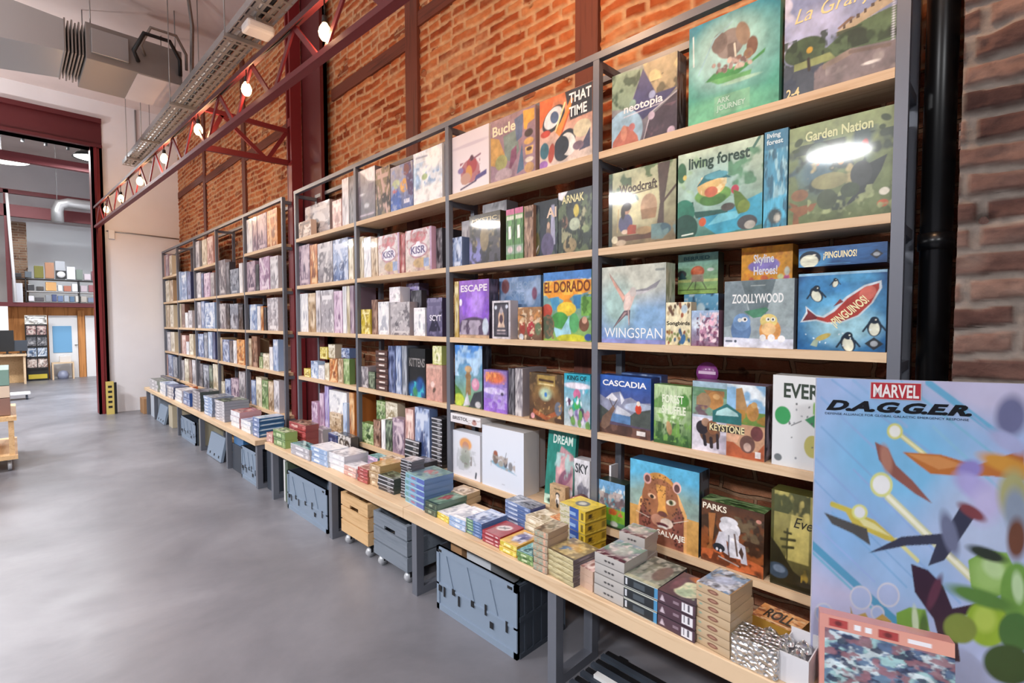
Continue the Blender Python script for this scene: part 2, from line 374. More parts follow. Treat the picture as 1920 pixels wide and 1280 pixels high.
def rough_brick(name, y0, y1, z0, z1, x, dy, dz, bw, bh, cols, mortar, seed, relief=.009):
    """hand-laid brick face modelled as a relief; looks towards -x"""
    ys = np.linspace(y0, y1, int((y1-y0)/dy)+1); zs = np.linspace(z0, z1, int((z1-z0)/dz)+1)
    Y, Z = np.meshgrid(ys, zs)
    def h2(i, j, s): return np.modf(np.abs(np.sin(i*127.1+j*311.7+s*74.7+seed*13.3)*43758.5453))[0]
    def nz(a, b, s):
        i, j = np.floor(a), np.floor(b); f, g = a-i, b-j; f = f*f*(3-2*f); g = g*g*(3-2*g)
        return (h2(i, j, s)*(1-f)+h2(i+1, j, s)*f)*(1-g)+(h2(i, j+1, s)*(1-f)+h2(i+1, j+1, s)*f)*g
    def fb(a, b, s): return (nz(a, b, s)+.5*nz(a*2.1, b*2.1, s+1)+.25*nz(a*4.3, b*4.3, s+2))/1.75
    Zw = Z+(fb(Y*3, Z*3, 1)-.5)*.05+(fb(Y*14, Z*14, 2)-.5)*.016
    r = np.floor(Zw/bh); fz = Zw/bh-r
    off = h2(r, r*0, 5)*.07+(r % 2)*bw*.5
    Yw = Y+off+(fb(Y*10, Z*10, 3)-.5)*.03
    # headers mixed with stretchers
    c = np.floor(Yw/bw); fy = Yw/bw-c; hd = h2(r, c, 6) > .62
    fy2 = np.where(hd, np.modf(fy*2)[0], fy); bwl = np.where(hd, bw/2, bw); c2 = np.where(hd, c*2+np.floor(fy*2), c*2)
    ez = np.minimum(fz, 1-fz)*bh; ey = np.minimum(fy2, 1-fy2)*bwl
    e = np.minimum(ez, ey); m = .0055+.004*fb(Y*20, Z*20, 7)
    face = np.clip((e-m)/.006, 0, 1)
    ero = fb(Y*9, Z*14, 8); smear = np.clip((fb(Y*5, Z*6, 9)-.56)*7, 0, 1)
    lvl = (h2(r, c2, 10)-.5)*.6
    H = face*(.75+lvl)*(1-.55*smear)+(fb(Y*40, Z*60, 11)-.5)*.55+(ero-.5)*.9+.35*smear
    pit = np.clip((fb(Y*6, Z*8, 12)-.73)*14, 0, 1); H = H-pit*1.8
    X = x-H*relief
    pal = np.array([lin(k) for k in cols]); t = h2(r, c2, 13)*.75+fb(Y*12, Z*20, 14)*.5-.12; t = np.clip(t, 0, .999)*(len(cols)-1)
    i = t.astype(int); f = (t-i)[..., None]; i2 = np.minimum(i+1, len(cols)-1)
    col = pal[i]*(1-f)+pal[i2]*f
    mo = np.array(lin(mortar)); a = np.clip(1-face+smear*.6*(fb(Y*30, Z*30, 15)), 0, 1)[..., None]*.85
    col = col*(1-a)+mo*a*(.8+.4*fb(Y*25, Z*25, 16)[..., None]); col = col*(.8+.4*fb(Y*50, Z*70, 17)[..., None])
    col = col*(1-pit[..., None]*.75)
    nY, nZ = len(ys), len(zs); V = np.stack([X, Y, Z], -1).reshape(-1, 3)
    idx = np.arange(nY*nZ).reshape(nZ, nY); F = np.stack([idx[:-1, :-1], idx[1:, :-1], idx[1:, 1:], idx[:-1, 1:]], -1).reshape(-1, 4)
    me = bpy.data.meshes.new(name); me.vertices.add(len(V)); me.vertices.foreach_set('co', V.ravel())
    me.loops.add(F.size); me.loops.foreach_set('vertex_index', F.ravel()); me.polygons.add(len(F))
    me.polygons.foreach_set('loop_start', np.arange(len(F))*4); me.polygons.foreach_set('loop_total', np.full(len(F), 4))
    me.update(); me.validate(); me.polygons.foreach_set('use_smooth', [True]*len(F))
    at = me.color_attributes.new('Col', 'FLOAT_COLOR', 'POINT'); at.data.foreach_set('color', np.concatenate([col, np.ones(col.shape[:2]+(1,))], -1).astype(np.float32).ravel())
    me.materials.append(RBRICK)
    return obj(name, me)
RBRICK = mat('weathered_brick', rough=.93, spec=.15)
_a = nd(RBRICK, 'ShaderNodeAttribute', attribute_name='Col'); lk(RBRICK, _a.outputs['Color'], bsdf(RBRICK).inputs['Base Color'])
_n = nd(RBRICK, 'ShaderNodeTexNoise', i_Scale=90., i_Detail=4.); lk(RBRICK, objco(RBRICK), _n.inputs['Vector']); bump(RBRICK, _n.outputs[0], .5, .004)
LIFT = .02

# ================================================================== COVER DRAWINGS  (u to the right, v up, 0..1)
def get_art(k):
    if k.startswith('g:'):
        _, sd, cs = k.split(':'); c = cs.split(','); r = random.Random(int(sd)); s = int(sd)
        ops = [('G', c[0], c[1]) if r.random() < .6 else ('V', c[0], c[0]),
               ('N', 3, .52, c[1], s), ('N', 5, .56, c[2], s+1)]
        m = r.random()
        if m < .35: ops += [('E', r.uniform(.35, .65), r.uniform(.3, .55), .22, .28, c[3], r.uniform(0, 90)), ('E', .5, .4, .1, .16, c[2], 20)]
        elif m < .6: ops += [('L', r.random(), 0, r.random(), 1, .12, c[3]), ('E', .6, .35, .18, .12, c[2])]
        elif m < .8: ops += [('P', [(.1, .1), (.5, .62), (.9, .15)], c[2]), ('E', .5, .7, .12, .12, c[3])]
        ops += [('R', .12, .78, .88, .88, c[3])] if r.random() < .5 else [('R', .2, .06, .8, .14, c[3])]
        ops += [('N', 9, .6, c[3], s+2)]
        return ops
    if k.startswith('h:'):
        _, sd, cs = k.split(':'); c = cs.split(','); r = random.Random(int(sd)); x = r.uniform(.1, .4)
        return [('G', c[0], c[0]), ('R', x, .3, x+r.uniform(.2, .4), .7, c[3]), ('R', .8, .25, .92, .75, c[1]), ('R', 0, 0, 1, .1, c[2]), ('R', 0, .9, 1, 1, c[1]), ('N', 5, .6, c[1], int(sd))]  # dark bottom strip is a shadow line painted into the front
    return ART[k]
def dots(n, box, rs, cols, seed):
    r = random.Random(seed); x0, y0, x1, y1 = box
    return [('E', r.uniform(x0, x1), r.uniform(y0, y1), r.uniform(*rs), r.uniform(*rs), r.choice(cols), r.uniform(0, 180)) for _ in range(n)]
PENG = lambda x, y, s, a=0: [('E', x, y, .55*s, .8*s, '14283c', a), ('E', x, y-.12*s, .4*s, .6*s, 'dfe4d2', a), ('E', x, y+.62*s, .34*s, .32*s, '122436', a), ('L', x-.5*s, y+.2*s, x-.85*s, y-.35*s, .16*s, '14283c'), ('L', x+.5*s, y+.2*s, x+.85*s, y-.25*s, .16*s, '14283c'), ('E', x+.1*s, y+.66*s, .06*s, .06*s, 'f2f2e0')]
ART = {
'neotopia': [('G', '6c6478', '9fa8a4'), ('P', [(0, .55), (.28, .5), (.5, .95), (.2, 1), (0, 1)], '8fa890'), ('N', 6, .5, '3f5a48', 3, (0, .45, .45, 1)), ('P', [(.5, 1), (1, 1), (1, .55), (.72, .5), (.55, .75)], 'b9a986'), ('N', 7, .52, '5c5a48', 4, (.55, .5, 1, .8)), ('N', 5, .55, 'e0d09a', 9, (.5, .75, 1, 1)),
  ('P', [(.5, .95), (.3, .5), (.0, .45), (0, .38), (.45, .36), (.5, .3), (.9, .5), (1, .58), (.7, .58)], '4a4c78'), ('E', .2, .2, .3, .3, '9fc4dc'), ('P', [(0, 0), (.02, .12), (.2, .3), (.3, .26), (.42, .12), (.45, 0)], 'b8705e'), ('E', .2, .2, .05, .1, 'd09078'), ('P', [(.48, 0), (.6, .3), (1, .52), (1, 0)], '4c4452'), ('N', 6, .55, '6e5866', 8, (.55, 0, 1, .4)),
  ('L', .5, .0, .62, .36, .012, 'd8d4e0'), ('L', .62, .36, 1, .52, .012, 'd8d4e0'), ('E', .63, .32, .05, .05, 'c8b8cc'), ('E', .33, .25, .05, .05, 'c07878'), ('E', .92, .06, .055, .055, 'd8c8e0'), ('E', .64, .58, .05, .05, 'a8b4dc'), ('E', .34, .55, .05, .05, '8fb0a4'), ('L', .2, .405, .8, .44, .01, 'e8e4f0')],
'elephant': [('G', '5cb490', '2a86a0'), ('E', .5, .58, .46, .34, '8fc8c0', 0, .8), ('E', .42, .64, .34, .28, 'a8d4d0', 10, .8), ('E', .35, .10, .5, .12, '74c09a', 0, .8), ('P', [(.2, .40), (.5, .35), (.85, .50), (.86, .54), (.72, .47), (.3, .46)], '4c9c58'), ('P', [(.25, .40), (.72, .38), (.7, .32), (.35, .34)], '6cb470'),
  ('E', .48, .70, .16, .14, '8c827c'), ('E', .36, .74, .09, .10, '7c706a'), ('E', .62, .75, .07, .12, '96826e', 20), ('P', [(.45, .7), (.55, .7), (.56, .54), (.46, .54)], '6f655f'), ('L', .53, .68, .545, .56, .02, 'e0dccc'), ('E', .72, .60, .06, .09, '7a5a48'), ('E', .68, .54, .05, .05, '94785c')]
  + dots(34, (.28, .44, .72, .54), (.014, .03), ['a08c88', 'b8a49c', '7c6864', 'd0c0b4', '8a6c60'], 5) + [('L', .12, .5, .3, .8, .02, '9cc8d0'), ('L', .3, .8, .5, .9, .02, '9cc8d0'), ('L', .06, .6, .05, .9, .012, 'e8f2f2'), ('E', .6, .32, .2, .02, 'b0dcc4'), ('R', .31, .04, .7, .22, '86c4a0')],
'palace': [('G', '8c94a8', '8494c4'), ('N', 4, .5, 'c8cce4', 5, (0, .55, 1, 1)), ('E', .3, .85, .3, .2, 'b0b8dc', 0, .9), ('P', [(.4, .5), (.6, .66), (.85, .72), (1, .74), (1, .3), (.3, .3)], '5c7450'), ('P', [(.5, .66), (.62, .74), (.78, .82), (.92, .94), (1, .96), (1, .80), (.62, .64), (.5, .6)], 'b8a88c'), ('P', [(.5, .7), (.62, .79), (.66, .77), (.52, .68)], '7c6450')]
  + [('R', .55+.06*i, .67+.035*i, .575+.06*i, .72+.035*i, '5a4c40') for i in range(7)] + [('N', 8, .46, '36482e', 6, (.45, .38, 1, .66)), ('E', .2, .56, .2, .17, '44583a'), ('E', .3, .42, .16, .12, '4c6040'), ('N', 9, .5, '2c3c26', 7, (0, .38, .42, .74)), ('P', [(0, 0), (0, .42), (.4, .38), (.36, .2), (.4, 0)], '48505c'), ('P', [(.3, .28), (.62, .4), (1, .34), (1, .0), (.3, .0)], '857a7c'), ('P', [(.1, .33), (.5, .34), (.44, .44), (.1, .42)], '98a468'), ('L', .4, .28, .62, .36, .05, '98887c'), ('L', .62, .36, .95, .3, .03, '7c6c64'), ('N', 7, .56, 'a49a98', 8, (.4, 0, 1, .3)), ('L', .24, .44, .25, .3, .03, '3a3024'), ('E', .8, .16, .07, .02, 'e4e0dc'), ('E', .25, .55, .03, .04, 'd8b040'), ('N', 9, .55, '3c4658', 12, (0, 0, .35, .3)), ('N', 5, .5, '2f3b28', 15, (.6, .4, 1, .62))]
  + [('E', .975, .35+.03*i, .012, .008, 'dfe4f4') for i in range(20)],
'woodcraft': [('G', '7a6a4c', 'b4bc98'), ('E', .45, .55, .34, .3, 'd8d4a8', 0, .9), ('R', 0, 0, .06, 1, '1e2a20'), ('N', 6, .48, '3c5c3c', 3, (0, .62, .36, 1)), ('N', 7, .5, '5a7448', 4, (.5, .85, 1, 1)), ('P', [(.74, 1), (.92, 1), (.84, .5), (.84, .12), (.72, .1), (.78, .5)], '54443c'), ('L', .82, .5, 1, .68, .03, '54443c'), ('E', .62, .48, .12, .16, 'b89878'), ('P', [(.52, .32), (.72, .32), (.74, .45), (.5, .45)], 'a07c58'), ('L', .14, .2, .16, .5, .015, 'b8a06c'), ('L', .22, .2, .22, .5, .012, 'c8b078'),
  ('E', .27, .30, .11, .13, '58587c'), ('E', .29, .48, .05, .06, 'c09478'), ('E', .29, .52, .07, .06, '33261e'), ('E', .23, .45, .035, .09, '33261e'), ('E', .26, .19, .05, .03, 'e0c8b0'), ('P', [(.3, .15), (.44, .15), (.44, .26), (.34, .28), (.3, .24)], 'a2442c'), ('R', .1, .07, .75, .14, '5c3c28'), ('E', .55, .18, .12, .05, 'a88c60'), ('E', .8, .16, .14, .08, '42606c'), ('N', 7, .5, '6c8c8c', 9, (.66, .04, 1, .24)), ('E', .2, .05, .08, .04, 'b8a890'), ('E', .44, .62, .02, .05, '3c5c44', 30), ('E', .1, .1, .05, .05, 'd8d0b0'), ('L', .18, .66, .74, .7, .014, '4a3a2c')],
'living': [('G', '3f7c74', 'c8dcc4'), ('E', .45, .55, .36, .3, 'a4c8c0', 0, .8), ('N', 6, .52, '548c68', 4, (.62, .42, 1, .9)), ('N', 6, .52, '9cc098', 3, (0, .45, .35, .95)), ('R', 0, 0, .2, .42, '285848'), ('P', [(.2, .3), (.6, .27), (1, .40), (1, .06), (.5, .0), (.34, .12)], '3fa4c4'), ('P', [(.38, .12), (.72, .16), (.8, .24), (.52, .24)], '74c8dc'), ('P', [(.2, .3), (.62, .28), (.62, .24), (.24, .22)], '2c5c54'), ('E', .44, .46, .22, .1, '6ca050'), ('E', .44, .41, .16, .07, '4c7c3c'), ('E', .42, .57, .17, .12, 'd8b878'), ('N', 11, .5, 'f0e0b0', 5, (.3, .48, .6, .68)), ('E', .42, .50, .08, .06, 'c46c50'), ('P', [(.24, .58), (.34, .70), (.52, .73), (.66, .62), (.5, .64), (.36, .62)], '2f7078'), ('E', .48, .68, .14, .04, '5aa0b0'),
  ('E', .70, .48, .045, .05, 'b84458'), ('P', [(.68, .48), (.76, .44), (.84, .34), (.84, .22), (.74, .20), (.70, .3)], '5c7c34'), ('E', .8, .28, .07, .07, '7c9440'), ('E', .62, .30, .08, .045, '54504c'), ('E', .08, .3, .14, .16, '2c7c64'), ('E', .1, .12, .16, .16, '1f4c40'), ('E', .32, .17, .045, .05, 'c85c34'), ('E', .84, .1, .11, .08, '4a4c50'), ('E', .87, .07, .06, .045, 'b4b4ac'), ('E', .05, .78, .06, .12, '3c6c4c'), ('E', .09, .72, .025, .03, 'd8c870'), ('L', .06, .04, .2, .05, .015, 'd8e8e0'), ('L', .9, .9, .96, .99, .03, '4c7868')],
'river': [('G', '3c8cac', '4c94b4'), ('N', 5, .5, '9cccd8', 4, (0, .3, 1, .8)), ('P', [(0, .28), (1, .34), (1, .1), (0, .05)], '54b8dc'), ('N', 7, .55, '2c6078', 5), ('E', .5, .12, .3, .08, '3c4c50'), ('E', .6, .1, .14, .04, 'c4c4b8'), ('R', 0, .82, 1, 1, '3c7c9c')],
'garden': [('G', '55663c', '8a9a68'), ('N', 3, .5, '3c5058', 3, (0, .4, 1, .86)), ('E', .4, .52, .34, .24, '4c6c78', 0, .8), ('N', 5, .47, '33423a', 5, (0, .1, 1, .8)), ('N', 6, .55, '6c7c50', 6, (0, 0, 1, .7)), ('N', 7, .58, 'b8ac7c', 7, (.1, .3, .7, .6)), ('E', .42, .4, .18, .08, '8c8c60'), ('P', [(.55, .1), (.72, .3), (.78, .5), (.95, .56), (.9, .42), (.8, .25)], '2f3838'), ('E', .72, .42, .1, .12, '3c4444'), ('P', [(.0, .25), (.1, .2), (.12, 0), (.05, 0), (.06, .16)], '7c5434'), ('E', .12, .3, .09, .06, '8c6440'), ('P', [(.0, .18), (.3, .2), (.26, .13), (.12, .08)], '8a5c38'), ('L', .3, .58, .36, .66, .02, 'b0643c'), ('E', .75, .7, .03, .04, 'a83c3c'), ('E', .53, .58, .03, .04, 'b88450'), ('E', .1, .84, .05, .035, '3c4c2c', 40), ('E', .07, .76, .04, .02, '3c4c2c'), ('E', .93, .9, .05, .03, '38482c', -30), ('E', .9, .82, .03, .025, '38482c'), ('E', .93, .22, .045, .035, 'd8d8c8'), ('E', .92, .11, .05, .035, 'b85c3c'), ('N', 9, .6, '9aa878', 9, (.2, 0, 1, .3)), ('E', .3, .7, .12, .1, '51685a'), ('E', .62, .28, .09, .07, '3a4a34'), ('E', .4, .22, .1, .1, '44523a')],
'bird': [('G', '7c9cd8', 'b4c0b8'), ('E', .6, .35, .5, .25, '8cb4dc', 0, .9), ('E', .5, .85, .6, .3, 'c4c8bc', 0, .9), ('E', .25, .5, .25, .3, 'a8c8c4', 0, .9), ('R', 0, 0, 1, .05, '8c94d0'), ('P', [(.40, .60), (.12, .93), (.14, .86), (.24, .72), (.36, .52)], 'a8948c'), ('P', [(.38, .6), (.15, .88), (.2, .76), (.36, .54)], 'd8a898'), ('P', [(.54, .68), (.72, .70), (.93, .80), (.86, .70), (.72, .65), (.54, .62)], '8c8c94'), ('P', [(.54, .66), (.74, .67), (.86, .71), (.7, .64), (.54, .61)], 'c4c4c8'), ('P', [(.38, .62), (.52, .72), (.56, .64), (.46, .42), (.38, .40)], 'd4bcb4'), ('E', .51, .66, .05, .06, 'c4bcb8'), ('E', .42, .52, .05, .1, 'e0ccc4', -20), ('P', [(.37, .42), (.47, .43), (.46, .22), (.435, .36), (.4, .36), (.18, .18), (.3, .34)], '665660'), ('P', [(.38, .40), (.42, .40), (.2, .2)], 'a48c8c'), ('L', .44, .42, .45, .24, .015, 'c8b4b0'), ('L', .86, .92, .97, .92, .03, '8c9490')],
'robot': [('G', '9cc060', '74a8a8'), ('R', 0, .30, 1, .36, 'c8d488'), ('E', .5, .55, .17, .14, 'c45a38'), ('E', .5, .56, .12, .1, 'd87048'), ('P', [(.36, .48), (.64, .48), (.66, .30), (.34, .30)], 'a89888'), ('L', .38, .3, .26, .12, .02, '4c4440'), ('L', .62, .3, .72, .12, .02, '4c4440'), ('L', .46, .3, .44, .12, .02, '4c4440'), ('L', .04, .1, .96, .1, .02, '4c6434'), ('E', .1, .5, .12, .1, '3c3c40'), ('E', .82, .58, .08, .04, 'e4e8e0'), ('P', [(0, .36), (.1, .56), (.24, .38)], '2c4c50')],
'songbird': [('G', 'e6dcb4', 'ece4c4')] + dots(26, (.05, .02, .95, .36), (.03, .07), ['7c8c54', 'b08c4c', '44607c', '8c4c34', 'a4a46c'], 3) + dots(16, (.05, .68, .95, .98), (.03, .07), ['8c7454', 'b8a484', '5c4434', 'a06044', 'c8b48c'], 4) + [('E', .74, .84, .12, .1, 'b8ccd8'), ('E', .2, .8, .16, .05, '6c5040', -40), ('E', .7, .14, .13, .09, '3c6c9c', 60)],
'blossom': [('G', '8c6880', 'a4c0e0'), ('E', .3, .62, .3, .16, 'd8e4f0', 0, .8), ('N', 6, .45, 'c48ca8', 3, (.3, .1, 1, .8)), ('N', 8, .5, '6c4060', 4, (.2, 0, 1, .8)), ('N', 9, .52, 'f0d8e0', 5, (.3, .1, 1, .95))] + dots(14, (.5, .15, .95, .85), (.04, .08), ['e8b8cc', '9c5c7c', 'f4e0e8'], 6),
'yellow': [('G', 'e8a030', 'e49c28'), ('N', 8, .6, 'd8842c', 3)] + dots(12, (.05, .02, .95, .4), (.04, .08), ['d86c44', '6c9c4c', 'e8dcd0', '3c6c9c', 'c45c8c'], 5) + [('E', .78, .2, .08, .16, '6cac5c'), ('E', .78, .4, .06, .05, 'd8e0a0'), ('E', .34, .62, .2, .1, '8c7cc4'), ('E', .52, .64, .24, .13, '9484cc'), ('E', .9, .5, .05, .08, 'd8d8c8')],
'creatures': [('G', 'a4b4bc', '8c989c'), ('P', [(.0, 1), (.25, 1), (.4, .4), (.0, .3)], '7c8c94'), ('P', [(.75, 1), (1, 1), (1, .3), (.62, .4)], '9cacb0'), ('P', [(.25, 1), (.75, 1), (.62, .5), (.4, .5)], '66767c'), ('P', [(.3, .54), (.62, .6), (.66, .56), (.56, .46), (.44, .44), (.36, .5)], '4c8468'), ('E', .26, .26, .15, .2, '6484b0'), ('E', .27, .38, .13, .13, '7498c4'), ('E', .31, .42, .045, .035, 'f0f0ec'), ('E', .32, .42, .018, .02, '20242c'), ('E', .24, .41, .03, .03, 'e8ece8'), ('E', .68, .26, .15, .17, 'e0a05c'), ('E', .66, .40, .12, .1, 'e8d484'), ('E', .65, .42, .03, .03, 'fafaf0'), ('E', .655, .42, .014, .016, '20242c'), ('E', .72, .42, .03, .03, 'fafaf0'), ('E', .72, .42, .014, .016, '20242c'), ('E', .66, .28, .1, .09, 'f0c890'), ('P', [(0, .15), (.3, .14), (.7, .13), (1, .14), (1, 0), (0, 0)], 'dfe4f4'), ('E', .58, .15, .045, .05, 'f4f6fa'), ('E', .7, .15, .05, .055, 'f4f6fa'), ('E', .84, .14, .05, .05, 'f4f6fa'), ('L', .04, .09, .12, .09, .03, '6c7484'), ('E', .18, .09, .02, .02, '4c5464'), ('L', .4, .92, .6, .92, .012, 'a8b4b4')],
'fish': [('G', '1f5c94', '244c80'), ('E', .5, .5, .46, .42, '5ca4d0', 0, .9), ('E', .55, .32, .36, .22, '9cccdc', 0, .8), ('E', .35, .85, .3, .14, '3c84bc', 0, .8), ('E', .66, .92, .25, .06, '4c98c8', 0, .8)] + PENG(.22, .72, .13, 30) + PENG(.44, .86, .07, -20) + PENG(.60, .1, .15, 15) + PENG(.88, .3, .14, 0) + [('P', [(.03, .36), (.1, .50), (.09, .58), (.22, .46), (.3, .44), (.42, .52), (.56, .68), (.76, .82), (.94, .87), (.95, .78), (.86, .6), (.72, .44), (.54, .36), (.36, .34), (.22, .38)], 'c8d4dc'), ('P', [(.06, .38), (.12, .48), (.11, .54), (.22, .44), (.32, .42), (.44, .5), (.58, .66), (.76, .79), (.92, .84), (.92, .77), (.84, .6), (.7, .45), (.54, .38), (.36, .36), (.22, .4)], 'a83c34'), ('P', [(.06, .38), (.12, .48), (.11, .54), (.24, .43), (.22, .4)], '6c2830'), ('E', .85, .78, .02, .02, '301818'), ('E', .8, .72, .1, .08, 'c4685c', 45), ('P', [(.42, .56), (.5, .66), (.54, .62)], '7c3434'), ('E', .31, .17, .1, .035, 'b8a85c', 25), ('P', [(.16, .06), (.2, .13), (.26, .13), (.24, .04)], '9cb09c'), ('P', [(.88, .02), (.98, .1), (.88, .18), (.78, .1)], '2a3038'), ('E', .88, .1, .04, .035, 'a0a8b0')] + dots(10, (.05, .05, .95, .35), (.006, .012), ['e0f0f8'], 7) + [('R', 0, .97, 1, 1, '8cb8d4')],
'penguin': [('G', '183c68', '24487c'), ('E', .62, .6, .34, .6, '2c5c94', 0, .8), ('E', .14, .35, .22, .5, '4c90c4', 0, .5), ('E', .14, .46, .13, .38, '142438'), ('E', .13, .3, .11, .34, 'dce0cc'), ('E', .19, .62, .02, .04, 'e8e8d8'), ('P', [(.89, .18), (.96, .42), (.89, .66), (.82, .42)], '30343c'), ('E', .89, .42, .035, .1, '9ca4ac'), ('L', .3, .1, .6, .1, .03, '4c8cbc')],
'cascadia': [('G', '5c4238', '2f5fb4'), ('P', [(0, .66), (.12, .6), (.25, .7), (.42, .74), (.5, .62), (.62, .66), (.8, .58), (1, .6), (1, .3), (0, .3)], '8c90a8'), ('P', [(.12, .6), (.25, .7), (.38, .6), (.3, .56)], 'dcdce4'), ('P', [(.4, .74), (.5, .6), (.44, .52)], 'd4d8e4'), ('E', .8, .5, .3, .08, 'b0bcd4'), ('P', [(.35, .5), (.6, .4), (.7, .3), (.3, .3)], 'c8ccd8'), ('P', [(0, .48), (.2, .38), (.4, .28), (0, .2)], '48504c'), ('P', [(1, .5), (.7, .42), (.55, .3), (.6, .2), (1, .18)], '4c5450'), ('P', [(.25, .36), (.62, .34), (.62, .2), (.2, .22)], '5c84b4'), ('R', 0, 0, 1, .16, '6c4c40'), ('N', 6, .5, '4c342c', 4, (0, 0, 1, .17)), ('P', [(0, .1), (.06, .28), (.2, .4), (.28, .5), (.32, .44), (.26, .34), (.2, .14), (.1, .06)], '7c6050'), ('L', .26, .48, .2, .6, .015, '4c3c34'), ('L', .29, .48, .36, .6, .015, '4c3c34'), ('E', .77, .48, .06, .08, 'd0442c'), ('E', .77, .57, .035, .04, 'e8dcd0'), ('R', .74, .05, .9, .12, 'e0dcd8')],
'forest': [('G', '3c6c2c', 'b4d09c'), ('E', .45, .6, .35, .35, 'd0e4bc', 0, .9), ('N', 5, .5, '5c8c44', 3, (0, .6, 1, 1)), ('N', 6, .45, '30582c', 4, (0, 0, 1, .36)), ('N', 8, .5, '74a44c', 5, (0, .05, 1, .5))] + [('L', .1+.13*i, .2, .12+.13*i, .95, .012, '88ac70') for i in range(7)] + [('E', .42, .28, .07, .12, 'b89468', 20), ('E', .8, .76, .14, .1, '4c8c3c')],
'keystone': [('G', 'd8d0d8', '8cb4d0'), ('P', [(0, .52), (.5, .52), (.5, 1), (0, 1)], '7ca088'), ('R', 0, .86, .5, 1, '9cb8c8'), ('N', 4, .5, '5c8460', 9, (0, .78, .5, .92)), ('N', 6, .45, '9c6c44', 3, (.06, .66, .46, .88)), ('E', .33, .74, .12, .13, 'b8844c'), ('E', .17, .72, .1, .12, 'a08464'), ('E', .35, .8, .05, .04, 'd4a870'), ('N', 6, .5, '6c4c5c', 4, (0, .52, .5, .66)), ('R', .5, .52, 1, 1, '8cb8dc'), ('N', 4, .5, 'e8f0f4', 5, (.5, .7, 1, 1)), ('R', .5, .46, 1, .64, '6c8c40'), ('P', [(.62, .94), (.7, .96), (.78, .66), (.68, .52), (.62, .6)], 'a88458'), ('E', .84, .64, .08, .12, 'b8884c'), ('E', .86, .74, .04, .04, 'c8a068'), ('N', 6, .52, 'a87c38', 6, (.55, .48, 1, .66)), ('R', 0, 0, .5, .48, 'd8d4e0'), ('N', 5, .55, 'b8b0c0', 10, (0, 0, .5, .5)), ('E', .26, .28, .15, .16, '6c4c38'), ('E', .15, .34, .09, .1, '2c242c'), ('E', .2, .42, .06, .06, 'a8846c'), ('E', .3, .36, .08, .1, '8c5c3c'), ('L', .18, .22, .2, .1, .05, '241c24'), ('L', .28, .2, .29, .08, .05, '2c2024'), ('L', .37, .26, .38, .08, .04, '2c2024'), ('R', .5, 0, 1, .46, 'c49878'), ('P', [(.5, .26), (.72, .12), (.9, .1), (1, .24), (1, 0), (.5, 0)], 'b05c38'), ('E', .78, .2, .1, .12, '6c4c44'), ('E', .78, .16, .05, .06, 'c0a498'), ('E', .9, .36, .08, .1, '6c3c3c'), ('P', [(.5, .36), (.68, .3), (.64, .2), (.5, .2)], 'd8a888'), ('P', [(.3, .44), (.7, .44), (.7, .6), (.5, .72), (.3, .6)], '2c6c6c'), ('P', [(.34, .54), (.66, .56), (.64, .6), (.5, .67), (.36, .6)], 'a8d0d0'), ('R', .26, .32, .74, .42, '3c342c'), ('R', .88, .03, .95, .12, 'e8e4e4')],
'everdell': [('G', 'd8dce0', 'e0e4e6'), ('E', .13, .56, .10, .1, '3c9c5c'), ('P', [(.4, .54), (.55, .62), (.72, .7), (1, .74), (1, .3), (.8, .4), (.55, .44)], '3c8c5c'), ('N', 5, .5, '7cb44c', 4, (.5, .5, 1, .74)), ('P', [(.6, .3), (.75, .38), (1, .36), (1, .02), (.72, .08), (.64, .2)], '2c7c84'), ('E', .5, .26, .1, .12, 'b8b468'), ('N', 5, .5, '3c94a4', 5, (.55, .04, 1, .4)), ('L', .24, .46, .36, .52, .01, '50585c')] + dots(16, (.1, .05, .7, .7), (.006, .014), ['50585c', '808890'], 6) + [('E', .08, .09, .05, .04, '6c7478'), ('E', .3, .7, .012, .012, '404848')],
'town': [('G', '4c8c3c', '5c94cc'), ('R', 0, .82, 1, 1, '6ca4d4'), ('N', 5, .5, 'd8e4ec', 3, (0, .7, 1, .95)), ('N', 6, .45, 'b0a0a0', 4, (0, .45, 1, .78)), ('N', 8, .5, '6c5c64', 5, (0, .42, 1, .72)), ('R', 0, .15, 1, .42, '7cb43c'), ('E', .55, .36, .16, .07, 'c86434'), ('N', 6, .5, 'd8785c', 7, (.3, .3, 1, .5)), ('E', .6, .1, .14, .06, 'c8d0c8'), ('R', 0, 0, 1, .05, '2c3c2c')],
